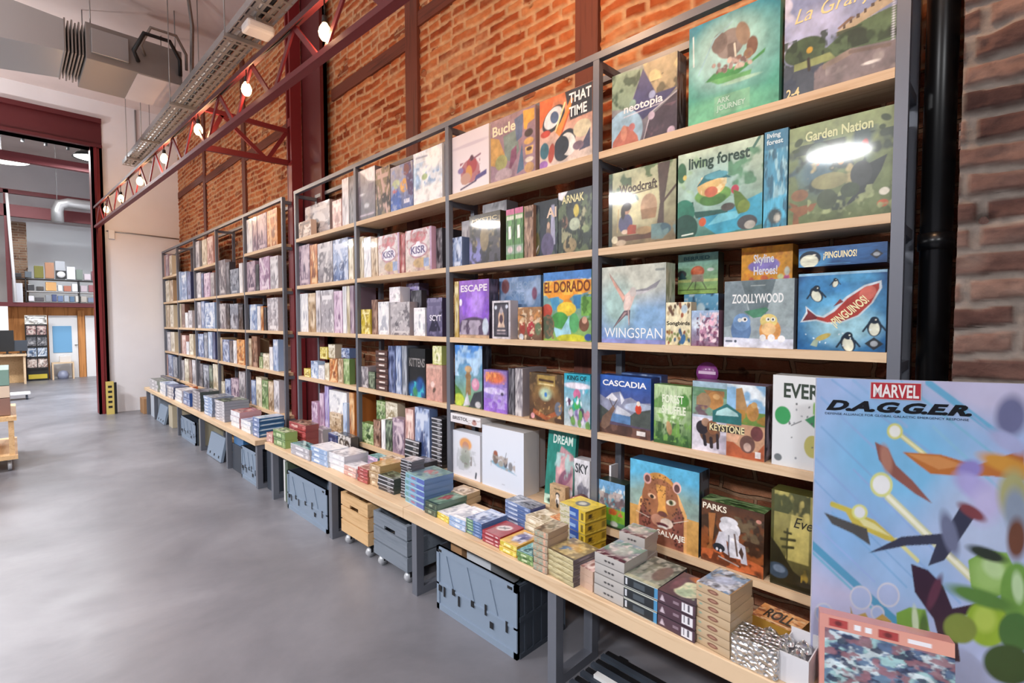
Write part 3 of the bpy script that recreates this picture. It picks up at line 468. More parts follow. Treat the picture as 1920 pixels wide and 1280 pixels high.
'leopard': [('G', 'd0a05c', '5cb4dc'), ('R', 0, .62, 1, 1, '5cb4dc'), ('E', .5, .55, .7, .22, '8ca8a0', 0, .9), ('R', 0, 0, 1, .42, 'd0a05c'), ('P', [(.12, 0), (.10, .3), (.16, .52), (.3, .7), (.72, .68), (.84, .45), (.84, 0)], 'e8b070'), ('P', [(.15, 0), (.14, .3), (.2, .5), (.3, .64), (.70, .62), (.80, .42), (.80, 0)], '8c5448'), ('E', .46, .68, .24, .2, 'b87c3c'), ('E', .44, .76, .2, .13, 'd09448'), ('E', .46, .56, .27, .26, '9c6444'), ('E', .27, .79, .06, .07, 'e0a8a0'), ('E', .27, .79, .04, .045, '6c4440'), ('E', .70, .76, .06, .07, 'e4b8b0'), ('E', .70, .75, .04, .05, '5c4040'), ('P', [(.4, .74), (.54, .74), (.54, .48), (.58, .40), (.5, .34), (.42, .40), (.44, .5)], 'd89c50'), ('E', .5, .39, .07, .035, '6c3c34'), ('E', .34, .58, .06, .03, 'e0b490', -10), ('E', .34, .575, .03, .025, '2c241c'), ('E', .62, .56, .07, .035, 'e8d8c0', 10), ('E', .62, .56, .033, .03, '6c7448'), ('E', .62, .56, .014, .02, '14100c'), ('E', .42, .30, .09, .07, 'b8846c'), ('E', .56, .29, .09, .06, 'e0ccbc'), ('E', .5, .255, .09, .025, '5c2c34'), ('E', .5, .225, .07, .02, 'ece4dc')] + dots(60, (.17, .02, .32, .55), (.008, .016), ['4c2c28', '5c3830'], 3) + dots(50, (.62, .02, .8, .5), (.008, .016), ['4c2c28', '5c3830'], 4) + dots(40, (.3, .6, .64, .86), (.006, .012), ['6c4424', '7c5028'], 5) + [('L', .3, .3, .1, .34, .006, 'f0e4d4'), ('L', .66, .32, .86, .4, .006, 'f0e4d4'), ('P', [(.3, 0), (.36, .2), (.5, .22), (.62, .2), (.7, 0)], '9c6450')],
'parks': [('G', 'a45c30', '4c3020'), ('N', 5, .48, '36281e', 3), ('N', 6, .52, '6c5c44', 4, (.5, .2, 1, .85)), ('P', [(.03, .1), (.14, .3), (.12, .8), (.24, .82), (.2, .4), (.16, .1)], 'a86c3c'), ('E', .5, .12, .6, .12, 'c4683c'), ('N', 6, .5, '5c3424', 8, (0, 0, 1, .24)), ('E', .46, .74, .14, .07, 'dcdce4'), ('E', .42, .64, .12, .1, 'd4d4dc'), ('E', .56, .62, .08, .1, 'e4e4ec'), ('E', .5, .52, .12, .12, 'ccccd4'), ('P', [(.24, .34), (.3, .54), (.4, .56), (.44, .3), (.46, .2), (.3, .26)], 'd0d0dc'), ('P', [(.44, .5), (.62, .48), (.66, .2), (.48, .18)], 'e4e4ee'), ('P', [(.62, .46), (.72, .42), (.76, .14), (.66, .14)], 'c8c8d4'), ('L', .46, .52, .46, .26, .02, '6c6c78'), ('L', .55, .56, .6, .24, .03, '70605c'), ('P', [(.66, .4), (.7, .3), (.68, .2), (.62, .3)], '503c34'), ('E', .3, .28, .1, .07, '30343c'), ('E', .27, .25, .02, .025, 'e0e0e8'), ('E', .33, .24, .02, .025, 'e0e0e8'), ('L', .3, .14, .62, .08, .02, 'b0a8a4'), ('E', .92, .86, .04, .03, 'c88c7c')],
'evergreen': [('G', '2c2a1c', 'a8a05c'), ('P', [(.3, 1), (.5, 1), (.5, .3), (.2, .3)], 'c4b86c'), ('P', [(.6, 1), (.8, 1), (.95, .3), (.7, .3)], 'd0c47c'), ('N', 7, .42, '3a4428', 3, (0, .78, .5, 1)), ('R', 0, 0, .04, 1, '4c4c24'), ('P', [(0, .5), (.12, .4), (.3, .2), (.5, .12), (1, 0), (0, 0)], '2a2818'), ('E', .8, .3, .24, .14, '8c7c34'), ('N', 6, .5, 'b89c3c', 5, (.4, .1, 1, .4)), ('L', .22, .3, .22, .62, .02, '3c3c24'), ('L', .14, .5, .32, .52, .03, '3c3c24'), ('L', .16, .42, .3, .44, .03, '3c3c24'), ('L', .18, .58, .27, .58, .025, '3c3c24'), ('E', .1, .16, .14, .08, '3c4c5c'), ('E', .12, .18, .08, .04, '6c7c90')],
'crimson': [('G', 'f4ecf2', 'ece2e8'), ('E', .5, .78, .5, .03, 'd8ccd8'), ('E', .5, .33, .26, .2, 'b87880'), ('N', 8, .45, '9c5068', 3, (.22, .14, .78, .5)), ('E', .55, .42, .14, .14, 'b04c54'), ('E', .47, .30, .09, .13, 'd89850'), ('L', .5, .5, .78, .56, .03, '8c5c74'), ('E', .55, .54, .05, .05, '5c3448'), ('E', .38, .22, .14, .1, 'c89c8c'), ('P', [(.62, .14), (.94, .2), (.94, .28), (.66, .22)], '5c5490'), ('L', .24, .06, .66, .14, .03, '4c3c60'), ('E', .24, .38, .08, .05, '8c7cb0')],
'collage': [('G', 'a08494', '9c7c84'), ('P', [(0, .3), (0, .75), (.2, .68), (.34, .4), (.3, .2)], 'c89c58'), ('P', [(.3, .7), (.6, .74), (.66, .4), (.5, .25), (.34, .34)], '7c8c84'), ('P', [(.55, .9), (.75, .95), (.72, .6), (.6, .55)], '5c6c8c'), ('P', [(.74, .98), (.98, .96), (.98, .8), (.84, .76), (.82, .68), (.76, .7)], 'e0a840'), ('E', .86, .62, .09, .06, '4c3c34'), ('E', .86, .5, .1, .05, 'e0b068'), ('P', [(.78, .42), (.96, .42), (.94, .3), (.8, .3)], 'e4b870'), ('E', .87, .38, .06, .03, '4c3430'), ('E', .87, .22, .09, .04, 'e8dccc'), ('E', .87, .1, .1, .08, 'c49c6c'), ('E', .25, .3, .14, .12, 'a8a86c'), ('P', [(.42, .1), (.6, .3), (.6, .5), (.48, .44)], '8c5470'), ('P', [(.6, .05), (.72, .5), (.76, .1)], '54708c'), ('E', .3, .1, .2, .1, 'b4a0a8')],
'swirl': [('G', 'd8ccc4', 'd0743c'), ('P', [(0, 1), (.3, 1), (.2, .7), (0, .6)], 'dc6c34'), ('P', [(.5, 1), (1, 1), (1, .6), (.6, .58)], '30343c'), ('E', .28, .68, .24, .16, '30343c', 30), ('E', .27, .70, .19, .13, 'e8e8ec', 30), ('E', .3, .7, .08, .09, '54688c', 30), ('P', [(.3, .5), (.42, .6), (.62, .9), (.66, .86), (.5, .55), (.4, .4)], 'd88c3c'), ('L', .32, .5, .5, .85, .03, 'e8d8a0'), ('L', .42, .4, .58, .7, .03, 'c85c2c'), ('E', .12, .5, .1, .05, 'b84434'), ('E', .5, .26, .24, .17, '2c3440', 50), ('E', .56, .26, .14, .17, 'ecece8', 30), ('E', .44, .26, .14, .14, '2c3440', 20), ('E', .24, .2, .06, .14, 'b04c3c', -10), ('E', .1, .26, .09, .12, '3c7080'), ('E', .08, .06, .09, .06, '9c6cb8'), ('E', .82, .42, .16, .12, 'd8d0b0'), ('P', [(.76, .12), (.96, .14), (.96, .4), (.86, .26)], '4c4c64'), ('E', .75, .2, .1, .06, '7c6878')],
'mist': [('G', '4c4a58', '544c3c'), ('E', .2, .2, .3, .26, '8484c4', 0, .9), ('N', 4, .5, '8c7c58', 3, (.1, .2, 1, .9)), ('N', 6, .55, '2c2824', 4), ('E', .5, .5, .14, .26, '8c7c5c'), ('R', .1, .82, .9, .94, '3c352b')],
'spine': [('G', '5c8c54', '6ca05c'), ('R', 0, .9, 1, 1, 'c86c94'), ('R', .1, .78, .9, .86, 'd8dcc8'), ('R', .3, .42, .62, .66, 'ecece4'), ('R', 0, .12, 1, .3, '88a48c'), ('N', 5, .5, '3c5c34', 3, (0, .3, 1, .78)), ('E', .5, .2, .3, .06, 'd8c8c8')],
'altered': [('G', '2c3444', '1c242c'), ('N', 5, .52, '4c5c54', 3), ('P', [(.74, .9), (.86, .9), (.9, .2), (.7, .2)], 'a8a8c4'), ('E', .62, .44, .09, .12, '7c6c60'), ('E', .58, .2, .26, .22, '5c5478'), ('E', .62, .55, .06, .06, 'c8a890'), ('E', .15, .25, .12, .2, '5c5c38'), ('L', .05, .05, .2, .2, .03, 'c8c8d0')],
'arnak': [('G', '344038', '2c3038'), ('N', 5, .48, '5c6c4c', 3), ('N', 7, .55, 'a8a884', 4, (.1, .1, .9, .7)), ('E', .55, .66, .08, .1, 'c8b850'), ('E', .5, .45, .16, .1, 'b0bca4'), ('E', .8, .35, .12, .06, '8c9c70'), ('E', .36, .12, .2, .12, '9c8c68'), ('P', [(.0, 1), (.3, 1), (.12, .86), (0, .9)], 'e4e4ec'), ('E', .2, .5, .1, .1, '7c5c4c'), ('N', 9, .58, '1c2420', 6)],
'escape': [('G', '5c5068', '9c6ccc'), ('E', .5, .5, .4, .34, 'a874e8', 0, .9), ('N', 5, .52, '8c5cd0', 3, (0, .3, 1, .8)), ('E', .6, .6, .2, .2, 'b890ec', 0, .8), ('E', .5, .2, .5, .16, '5c4c64'), ('N', 6, .5, 'b8acc0', 4, (0, .05, 1, .3)), ('E', .05, .62, .05, .06, 'f4ecf8'), ('E', .88, .2, .1, .14, 'c8d4e4'), ('L', 0, .02, 1, .02, .06, 'c8a888')],
'ornate': [('G', 'c8c4cc', 'd4d0d8'), ('R', .1, .05, .9, .94, '2c2a34'), ('R', .16, .09, .84, .9, '54505c'), ('E', .5, .55, .16, .2, 'c8a890'), ('E', .5, .5, .1, .14, '54404c'), ('P', [(.3, .3), (.7, .3), (.62, .48), (.5, .38), (.38, .48)], 'e0c4b0'), ('L', .28, .22, .72, .22, .03, 'd8c8c8'), ('L', .28, .14, .72, .14, .03, 'a89ca4'), ('E', .2, .82, .07, .05, 'dce4f4'), ('E', .8, .84, .07, .05, 'dce4f4'), ('P', [(.5, .85), (.62, .72), (.5, .64), (.38, .72)], 'a8a0a8')],
'balloon': [('G', '6c8ca8', '7c9ccc'), ('N', 4, .5, 'a8bcdc', 3), ('E', .16, .86, .1, .12, '8c5c60'), ('E', .86, .72, .06, .1, '8c5470'), ('R', 0, .22, 1, .3, '5c7894'), ('R', 0, 0, 1, .24, '8c8c98'), ('N', 6, .5, '54606c', 5, (0, 0, 1, .26))],
'village': [('G', '6c5444', 'a87c54'), ('N', 5, .5, 'c88c54', 3, (0, .5, 1, 1)), ('E', .2, .35, .12, .22, 'a04438'), ('E', .2, .6, .08, .08, 'd8b890'), ('E', .55, .34, .16, .24, 'b03c44'), ('E', .58, .64, .08, .08, 'd8a888'), ('E', .85, .35, .12, .2, '6c7c5c'), ('E', .85, .6, .06, .07, 'd0b090'), ('E', .15, .08, .1, .1, 'c8ccd4'), ('N', 8, .6, 'e0c8a8', 5), ('L', .1, .76, .3, .72, .04, '4c3428')],
'eldorado': [('G', '8cb44c', '5c8cc4'), ('R', 0, .88, 1, 1, '4c84c8'), ('N', 5, .5, 'd8e4f0', 3, (0, .86, 1, 1)), ('P', [(.0, .84), (.04, .68), (.12, .62), (.3, .64), (.5, .56), (.66, .66), (.9, .68), (1, .72), (1, .86), (.7, .88), (.3, .88)], 'e89830'), ('N', 7, .5, 'f0c04c', 4, (0, .66, 1, .88)), ('E', .52, .54, .1, .06, 'd88c28'), ('P', [(.14, .62), (.34, .64), (.36, .46), (.22, .44)], '4c94bc'), ('P', [(.64, .64), (.8, .66), (.78, .46), (.66, .46)], '3c7cac'), ('E', .5, .46, .2, .1, 'e8c840'), ('E', .36, .3, .18, .12, '4c9c4c'), ('P', [(.22, .2), (.4, .16), (.56, .36), (.6, .1), (.4, .02), (.28, .06)], 'a8dcec'), ('E', .66, .26, .1, .14, '5cac6c'), ('E', .08, .44, .12, .1, 'b04838'), ('E', .1, .2, .14, .18, '54604c'), ('N', 7, .5, '8c6c54', 6, (0, .02, .24, .36)), ('R', .8, .36, 1, .62, '7cb454'), ('N', 7, .52, '4c7c34', 7, (.78, .3, 1, .66)), ('E', .86, .24, .1, .1, '7c5440'), ('E', .87, .3, .05, .05, 'd8a890'), ('E', .6, .04, .3, .06, 'c8cc3c'), ('E', .95, .06, .08, .05, '3c5ca8')],
'tower': [('G', '8cb468', '4c8ce0'), ('N', 4, .48, 'b8d8f4', 3, (0, .5, 1, 1)), ('E', .5, .84, .3, .05, '7cb0ec', 0, .8), ('P', [(.4, .2), (.6, .2), (.56, .66), (.44, .66)], '9c7c54'), ('E', .5, .62, .13, .05, 'c8a478'), ('E', .5, .5, .11, .05, '8c6c48'), ('E', .76, .38, .14, .1, 'd890b0'), ('E', .74, .4, .08, .06, 'e8b4c8'), ('P', [(0, .35), (.2, .26), (.4, .1), (.3, 0), (0, 0)], '5c8c3c'), ('E', .15, .1, .2, .1, 'c0d048'), ('P', [(.5, .0), (.7, .24), (1, .3), (1, 0)], '3c4048'), ('E', .85, .06, .1, .05, 'd0d0d4'), ('P', [(.3, .0), (.46, .24), (.56, .04)], 'dcdce8')],
'orange_purple': [('G', '9c84dc', '8c78b8'), ('E', .5, .82, .42, .14, 'd8744c', 0, .6), ('N', 7, .5, 'f0a060', 3, (.1, .7, .9, .95)), ('E', .45, .5, .5, .08, 'd0c4ec'), ('R', 0, 0, 1, .3, '9c70d8'), ('N', 5, .5, 'b8a0e0', 4, (0, .1, 1, .6)), ('E', .8, .45, .06, .04, '4c4060')],
'compass': [('G', '4c3424', '544430'), ('N', 6, .5, '7c6040', 3), ('E', .5, .52, .34, .3, 'a8844c', 0, .7), ('E', .5, .52, .22, .2, 'c8c894', 0, .5), ('E', .5, .54, .12, .12, '8cb8c8', 0, .5), ('E', .5, .54, .05, .06, '3c7cc0'), ('E', .5, .42, .42, .22, '6c4c30', 0, .9), ('E', .48, .56, .16, .12, 'b0c4a8', 0, .6), ('E', .49, .56, .04, .05, '3c7cc0'), ('P', [(.1, .14), (.5, .02), (.9, .2), (.86, .28), (.5, .12), (.12, .24)], 'a85c34'), ('R', .24, .74, .76, .96, 'a88c4c'), ('L', .3, .86, .7, .84, .05, '4c3424'), ('L', .3, .78, .7, .77, .03, 'dcc894'), ('E', .1, .08, .06, .06, 'd89ca0'), ('E', .85, .3, .1, .14, '6c7484'), ('N', 9, .6, 'd0a468', 7, (.05, .1, .95, .4))],
'monsters': [('G', 'b8c4c8', '3ca4c4'), ('R', .02, .88, .98, .99, '30a8c0'), ('E', .5, .78, .5, .06, 'e8e4f0'), ('E', .5, .62, .14, .1, 'c46c94'), ('P', [(.3, .3), (.7, .3), (.66, .5), (.5, .6), (.34, .5)], '2c9c84'), ('E', .5, .42, .1, .1, '4cb45c'), ('E', .18, .46, .1, .07, '5c3c5c')] + dots(22, (.1, .04, .95, .3), (.05, .1), ['d8d0e0', '8c7cb4', '6c9c54', 'b8b4c0', 'c88c9c', '4c4460'], 3) + dots(10, (.1, .4, .9, .75), (.03, .06), ['e0f0f4', '58b8d0', 'd8e0f0'], 4),
'figure': [('G', 'e4e6f0', 'e0e4f0'), ('E', .48, .74, .22, .14, 'e8a868', 0, .3), ('E', .48, .70, .12, .1, 'c89078'), ('E', .48, .46, .22, .22, 'b0b4ac', 0, .6), ('E', .45, .36, .18, .16, '9ca49c', 0, .6), ('N', 7, .52, 'c8ccd4', 4, (.15, .15, .85, .62)), ('N', 9, .56, '8c8484', 6, (.3, .3, .7, .6)), ('L', .84, .06, .86, .16, .05, '3c4450')],
'flatwhite': [('G', 'e4e0e4', 'ecebee'), ('E', .8, .35, .08, .26, 'c09088'), ('E', .8, .6, .05, .12, '7c4c4c'), ('N', 7, .58, 'c8b8b8', 3, (.6, 0, 1, .8))],
'battle': [('G', 'dde6f6', 'e2e8f4'), ('P', [(.2, .42), (.4, .36), (.7, .33), (.86, .3), (.6, .4), (.3, .46)], '8cb4cc'), ('E', .34, .5, .07, .1, '7c6c64'), ('E', .34, .58, .05, .04, 'a05c44'), ('E', .58, .46, .05, .08, '5c5c64'), ('E', .7, .42, .05, .07, '8c8c90'), ('E', .47, .43, .06, .05, 'a8a49c'), ('L', .56, .48, .6, .62, .012, '6c6c70'), ('N', 9, .55, 'b0a49c', 4, (.22, .34, .8, .56)), ('L', .5, .1, .56, .1, .012, 'b8c0d0')],
'dream': [('G', '2a7c6c', '2c8a80'), ('P', [(.4, .1), (.35, .5), (.5, .8), (.95, .7), (1, .1)], 'b88c94'), ('E', .65, .55, .26, .12, 'd8a8ac', 20), ('E', .7, .4, .24, .1, '8c5c74', 20), ('R', 0, .0, 1, .12, 'c8e4d0'), ('E', .3, .05, .2, .04, '2c4c3c'), ('E', .75, .22, .24, .06, 'd8dce8'), ('N', 6, .55, 'a8c8c8', 5, (.3, .2, 1, .7))],
'greycastle': [('G', 'b4b4bc', 'e0e0e8'), ('P', [(.2, .2), (.3, .5), (.5, .6), (.7, .48), (.85, .2)], '8c8c98'), ('N', 6, .5, '6c6c7c', 3, (.1, .1, .9, .5)), ('R', 0, 0, 1, .08, 'c8a8a4')],
'tanfig': [('G', 'bc9c74', 'c0a27c'), ('L', .3, .86, .7, .86, .05, '6c5c34'), ('E', .5, .62, .14, .11, '34302c'), ('E', .5, .58, .09, .07, 'e0d4c8'), ('E', .5, .38, .12, .16, 'e4e0dc'), ('E', .5, .2, .08, .1, '34302c'), ('E', .45, .35, .05, .1, '5c5450')],
'fog': [('G', '5a5460', 'aaa8b0'), ('P', [(.1, 1), (1, 1), (1, .7), (.6, .76)], 'f6f6fa'), ('N', 4, .5, '7c7684', 3, (0, .1, 1, .7)), ('E', .5, .28, .14, .05, 'c8ccd8'), ('E', .25, .52, .12, .02, 'e0e4ec'), ('L', .1, .1, .9, .1, .03, 'c4b8c8')],  # near-white top corner is a highlight painted into the cover
'heroes': [('G', '4c64a4', 'b0acb4'), ('E', .62, .52, .18, .15, 'e0a850'), ('P', [(.6, 1), (.9, 1), (1, .6), (1, .2), (.8, .3)], '54406c'), ('E', .7, .85, .14, .12, '7c4c50'), ('P', [(.0, 0), (.0, .3), (.3, .5), (.5, .3), (.5, 0)], '3c64b8'), ('E', .25, .6, .18, .1, 'b8c49c'), ('E', .2, .45, .1, .04, 'b86060'), ('R', .6, .12, .86, .22, 'dcdcec'), ('N', 8, .58, '8c9cc8', 4)],
'ice': [('G', 'f2f5fb', 'dcE8f6'.lower()), ('N', 4, .5, 'b8d4ee', 3, (0, .2, 1, .8)), ('N', 6, .55, '8cb0d8', 4, (.1, .3, .9, .7)), ('E', .75, .8, .3, .2, 'ffffff', 0, .7), ('E', .6, .2, .5, .14, 'ffffff', 0, .7), ('E', .4, .5, .1, .06, 'a8c090'), ('L', .1, .9, .5, .88, .03, '8c98b8')],
'king': [('G', 'd8c8b8', 'd8d0d8'), ('E', .5, .8, .3, .14, 'c47c84'), ('N', 6, .5, 'c09c9c', 3), ('E', .5, .5, .36, .18, 'b07484'), ('E', .5, .5, .32, .15, 'ece8f4'), ('P', [(.4, .64), (.5, .76), (.6, .64)], 'ece8f4'), ('E', .6, .2, .3, .12, 'c8a878'), ('R', .7, .1, .9, .3, '9cacd0'), ('N', 7, .56, 'b85c64', 5, (0, .7, 1, 1)), ('R', .94, 0, 1, 1, 'c8a8c8')],
'kittens': [('G', '1a1c20', '1e2024'), ('E', .5, .14, .5, .16, '2c6cb4', 0, .7), ('N', 6, .5, '3cbccc', 3, (.1, 0, .9, .3)), ('E', .4, .1, .14, .1, '3c8c5c', 0, .7), ('E', .7, .28, .2, .12, '24549c', 0, .8)],
'salmon': [('G', 'd09c90', 'd0a294'), ('E', .4, .45, .12, .08, 'ecd0c8'), ('E', .5, .3, .1, .06, '6c5448', 30), ('R', .05, .9, .95, .96, 'dcb8a8')],
# ---- stack faces
'tincover': [('G', '8c5c60', '8c9cac'), ('R', 0, 0, .05, 1, 'a8a6a4'), ('N', 4, .48, '7c9c88', 3), ('E', .5, .5, .3, .28, 'b8bcb4', 0, .8), ('R', 0, 0, 1, .12, '5c2c38'), ('N', 7, .56, 'd8ccc8', 5)],
'tinfront': [('G', 'aaa7a5', 'bebbb8'), ('E', .38, .5, .05, .10, '3c3a3c'), ('E', .5, .5, .05, .10, '3c3a3c'), ('E', .62, .5, .05, .10, '3c3a3c'), ('R', 0, 0, 1, .06, '6c6a6a')],
'greenphoto': [('G', '8c9484', '5c6458'), ('N', 4, .5, '44504a', 3), ('N', 6, .5, 'a8a89c', 4), ('R', 0, 0, 1, .1, 'b8b89c'), ('E', .7, .5, .2, .3, '6c5c58')],
'blackedge': [('G', '1e2429', '262d33'), ('R', 0, .9, 1, 1, 'c8ccc0'), ('R', 0, 0, 1, .06, 'b0b4b0'), ('R', .05, .2, .1, .8, 'd0d4dc'), ('R', .3, .25, .62, .7, '48525a'), ('R', .9, .08, 1, .92, '4c90c0')],
'browncover': [('G', '4c303c', '5c3c44'), ('E', .55, .42, .34, .32, 'd4d4b4'), ('N', 6, .5, 'a8bc9c', 4, (.25, .15, .85, .65)), ('E', .6, .88, .3, .12, 'c8743c', 0, .6), ('E', .2, .5, .12, .3, '6c4450')],
'barcode': [('G', '4a3440', '563c48'), ('R', 0, .93, 1, 1, '1c1820')] + [('R', .66, .12, .94, .84, 'e4e2e8')] + [('R', .68+.032*i, .24, .685+.032*i+(.008 if i % 3 else .002), .8, '54505c') for i in range(8)] + [('P', [(.06, .2), (.13, .75), (.2, .2)], 'c8b8c4'), ('R', .42, .4, .58, .62, '8c7884')],
'tancover': [('G', '9aa0b4', 'c0b4a0'), ('N', 4, .47, '7c98b8', 3), ('N', 5, .52, 'dce0ec', 4), ('N', 7, .57, '5c5450', 5), ('E', .5, .5, .3, .2, 'b8c0d8', 20, .6), ('R', .96, 0, 1, 1, 'a8845c')],
'tanfront': [('G', 'b69c7c', 'c8b090'), ('E', .5, .52, .16, .24, '7c4c3c'), ('E', .5, .52, .1, .12, 'a8806c'), ('E', .12, .6, .05, .12, '8ca490'), ('R', 0, 0, 1, .07, '8c7458')],
'creamcover': [('G', 'a89468', '8c7c5c'), ('E', .5, .55, .3, .26, 'd0a85c', 0, .6), ('E', .35, .35, .2, .14, '6c8cac', 0, .6), ('N', 6, .55, 'd8c48c', 4), ('R', 0, 0, 1, .06, '6c5c44')],
'creamfront': [('G', 'b8aa7c', 'd4c9a0'), ('R', 0, 0, 1, .12, '8c8060'), ('R', 0, .88, 1, 1, 'e4dab4'), ('N', 6, .6, 'a8986c', 4)],
'yellowtop': [('G', 'e4cc30', 'e8d040'), ('E', .5, .5, .22, .24, '5c6468'), ('E', .5, .5, .12, .14, 'c8c8b8')],
'yellowfront': [('V', 'c8ccd0', 'c8ccd0'), ('R', 0, 0, .4, 1, 'd0ccb8'), ('N', 7, .52, 'a8a870', 3, (0, 0, .4, 1)), ('R', .4, 0, .76, 1, '2c58ac'), ('R', .40, .3, .62, .6, '8cb0dc'), ('R', .76, 0, 1, 1, 'd4b838'), ('R', .84, .2, .92, .8, '6c5c1c'), ('R', 0, 0, 1, .05, '8c8870')],
'tanpattern': [('G', 'b0987c', 'c4b49c'), ('E', .5, .5, .28, .26, 'd8ccb4'), ('E', .5, .5, .2, .18, '8c7c64'), ('N', 7, .55, '6c5c4c', 4)],
'tanrow': [('G', 'a89078', 'c4ac94'), ('N', 6, .5, '9caa98', 4), ('R', 0, 0, 1, .1, '6c5c50'), ('R', .7, .1, .85, .9, 'd4a890')],
'puzzle': [('G', 'e0b450', 'dca848'), ('E', .55, .55, .34, .34, '6c6c98', 0, .5), ('N', 6, .5, 'd8d8e8', 3, (.2, .2, .9, .9)), ('E', .6, .5, .1, .1, '3c3c70')],
'redtop': [('G', '9c3038', 'a8383c'), ('E', .5, .55, .3, .2, 'e0d4d4', 20), ('L', .35, .45, .65, .65, .06, '2c242c'), ('L', .4, .62, .6, .5, .04, '2c242c')],
'redfront': [('G', '9c3440', 'b04450'), ('R', .2, .3, .6, .7, 'd8a8ac'), ('R', 0, 0, 1, .08, '5c1c24'), ('E', .8, .5, .08, .2, 'e8d0d0')],
'greenblue': [('V', '6c9474', '5c7cb0'), ('R', 0, 0, .45, 1, '6c9474'), ('R', .45, 0, 1, 1, '5c7cb4'), ('R', 0, 0, 1, .12, '3c4c5c'), ('R', .1, .3, .35, .7, 'a8c4a8'), ('R', .6, .4, .85, .7, 'a0b4d8')],
'greenred': [('G', '54705c', '6c8c74'), ('E', .45, .5, .26, .26, 'a84848'), ('N', 6, .54, '8cac94', 4), ('R', 0, 0, 1, .06, '2c4034')],
'bluetop': [('G', '6c88a0', '7c9c9c'), ('E', .5, .55, .24, .2, 'b07474'), ('N', 5, .5, '90aca4', 4), ('R', 0, 0, 1, .1, '94b8b8'), ('R', 0, 0, .06, 1, '94b8b8')],
'bluefront': [('V', '7cb0c4', '5c74b8'), ('R', 0, .86, 1, 1, '9cc8d4'), ('R', 0, 0, 1, .1, 'b8d8ec'), ('R', .62, .1, 1, .86, '5468b4'), ('E', .42, .5, .12, .2, 'a06c8c'), ('R', .04, .2, .2, .8, '6c9c9c')],
'goldtop': [('G', 'b88c4c', 'c89c5c'), ('R', 0, 0, 1, .1, '8c5c2c'), ('N', 5, .55, 'e0c48c', 4)],
'stripes': [('G', '34343a', '2a2a30'), ('R', 0, .72, 1, 1, 'c8c8d0'), ('R', .6, .2, .8, .6, '8c8c90')],
'bluestripe': [('G', '2c5c88', '34689a'), ('R', .1, .5, .9, .66, 'c4dcec'), ('R', 0, 0, 1, .12, '183450')],
'brownlabel': [('G', '4c3230', '64443f'), ('R', .3, .4, .75, .66, 'e0d4d0'), ('R', 0, 0, 1, .1, '2c1c1c')],  # pale bar across the middle of each front
'doodle': [('G', 'e4e0e0', 'dcd8d8'), ('E', .3, .5, .2, .3, '2c282c'), ('E', .3, .5, .12, .18, 'dcd8d4'), ('E', .72, .5, .2, .3, '2c282c'), ('E', .74, .45, .1, .16, 'c8c4c4'), ('N', 7, .56, '2c282c', 4)],
# the tall poster: diagonal sky streaks and abstract colour shapes only
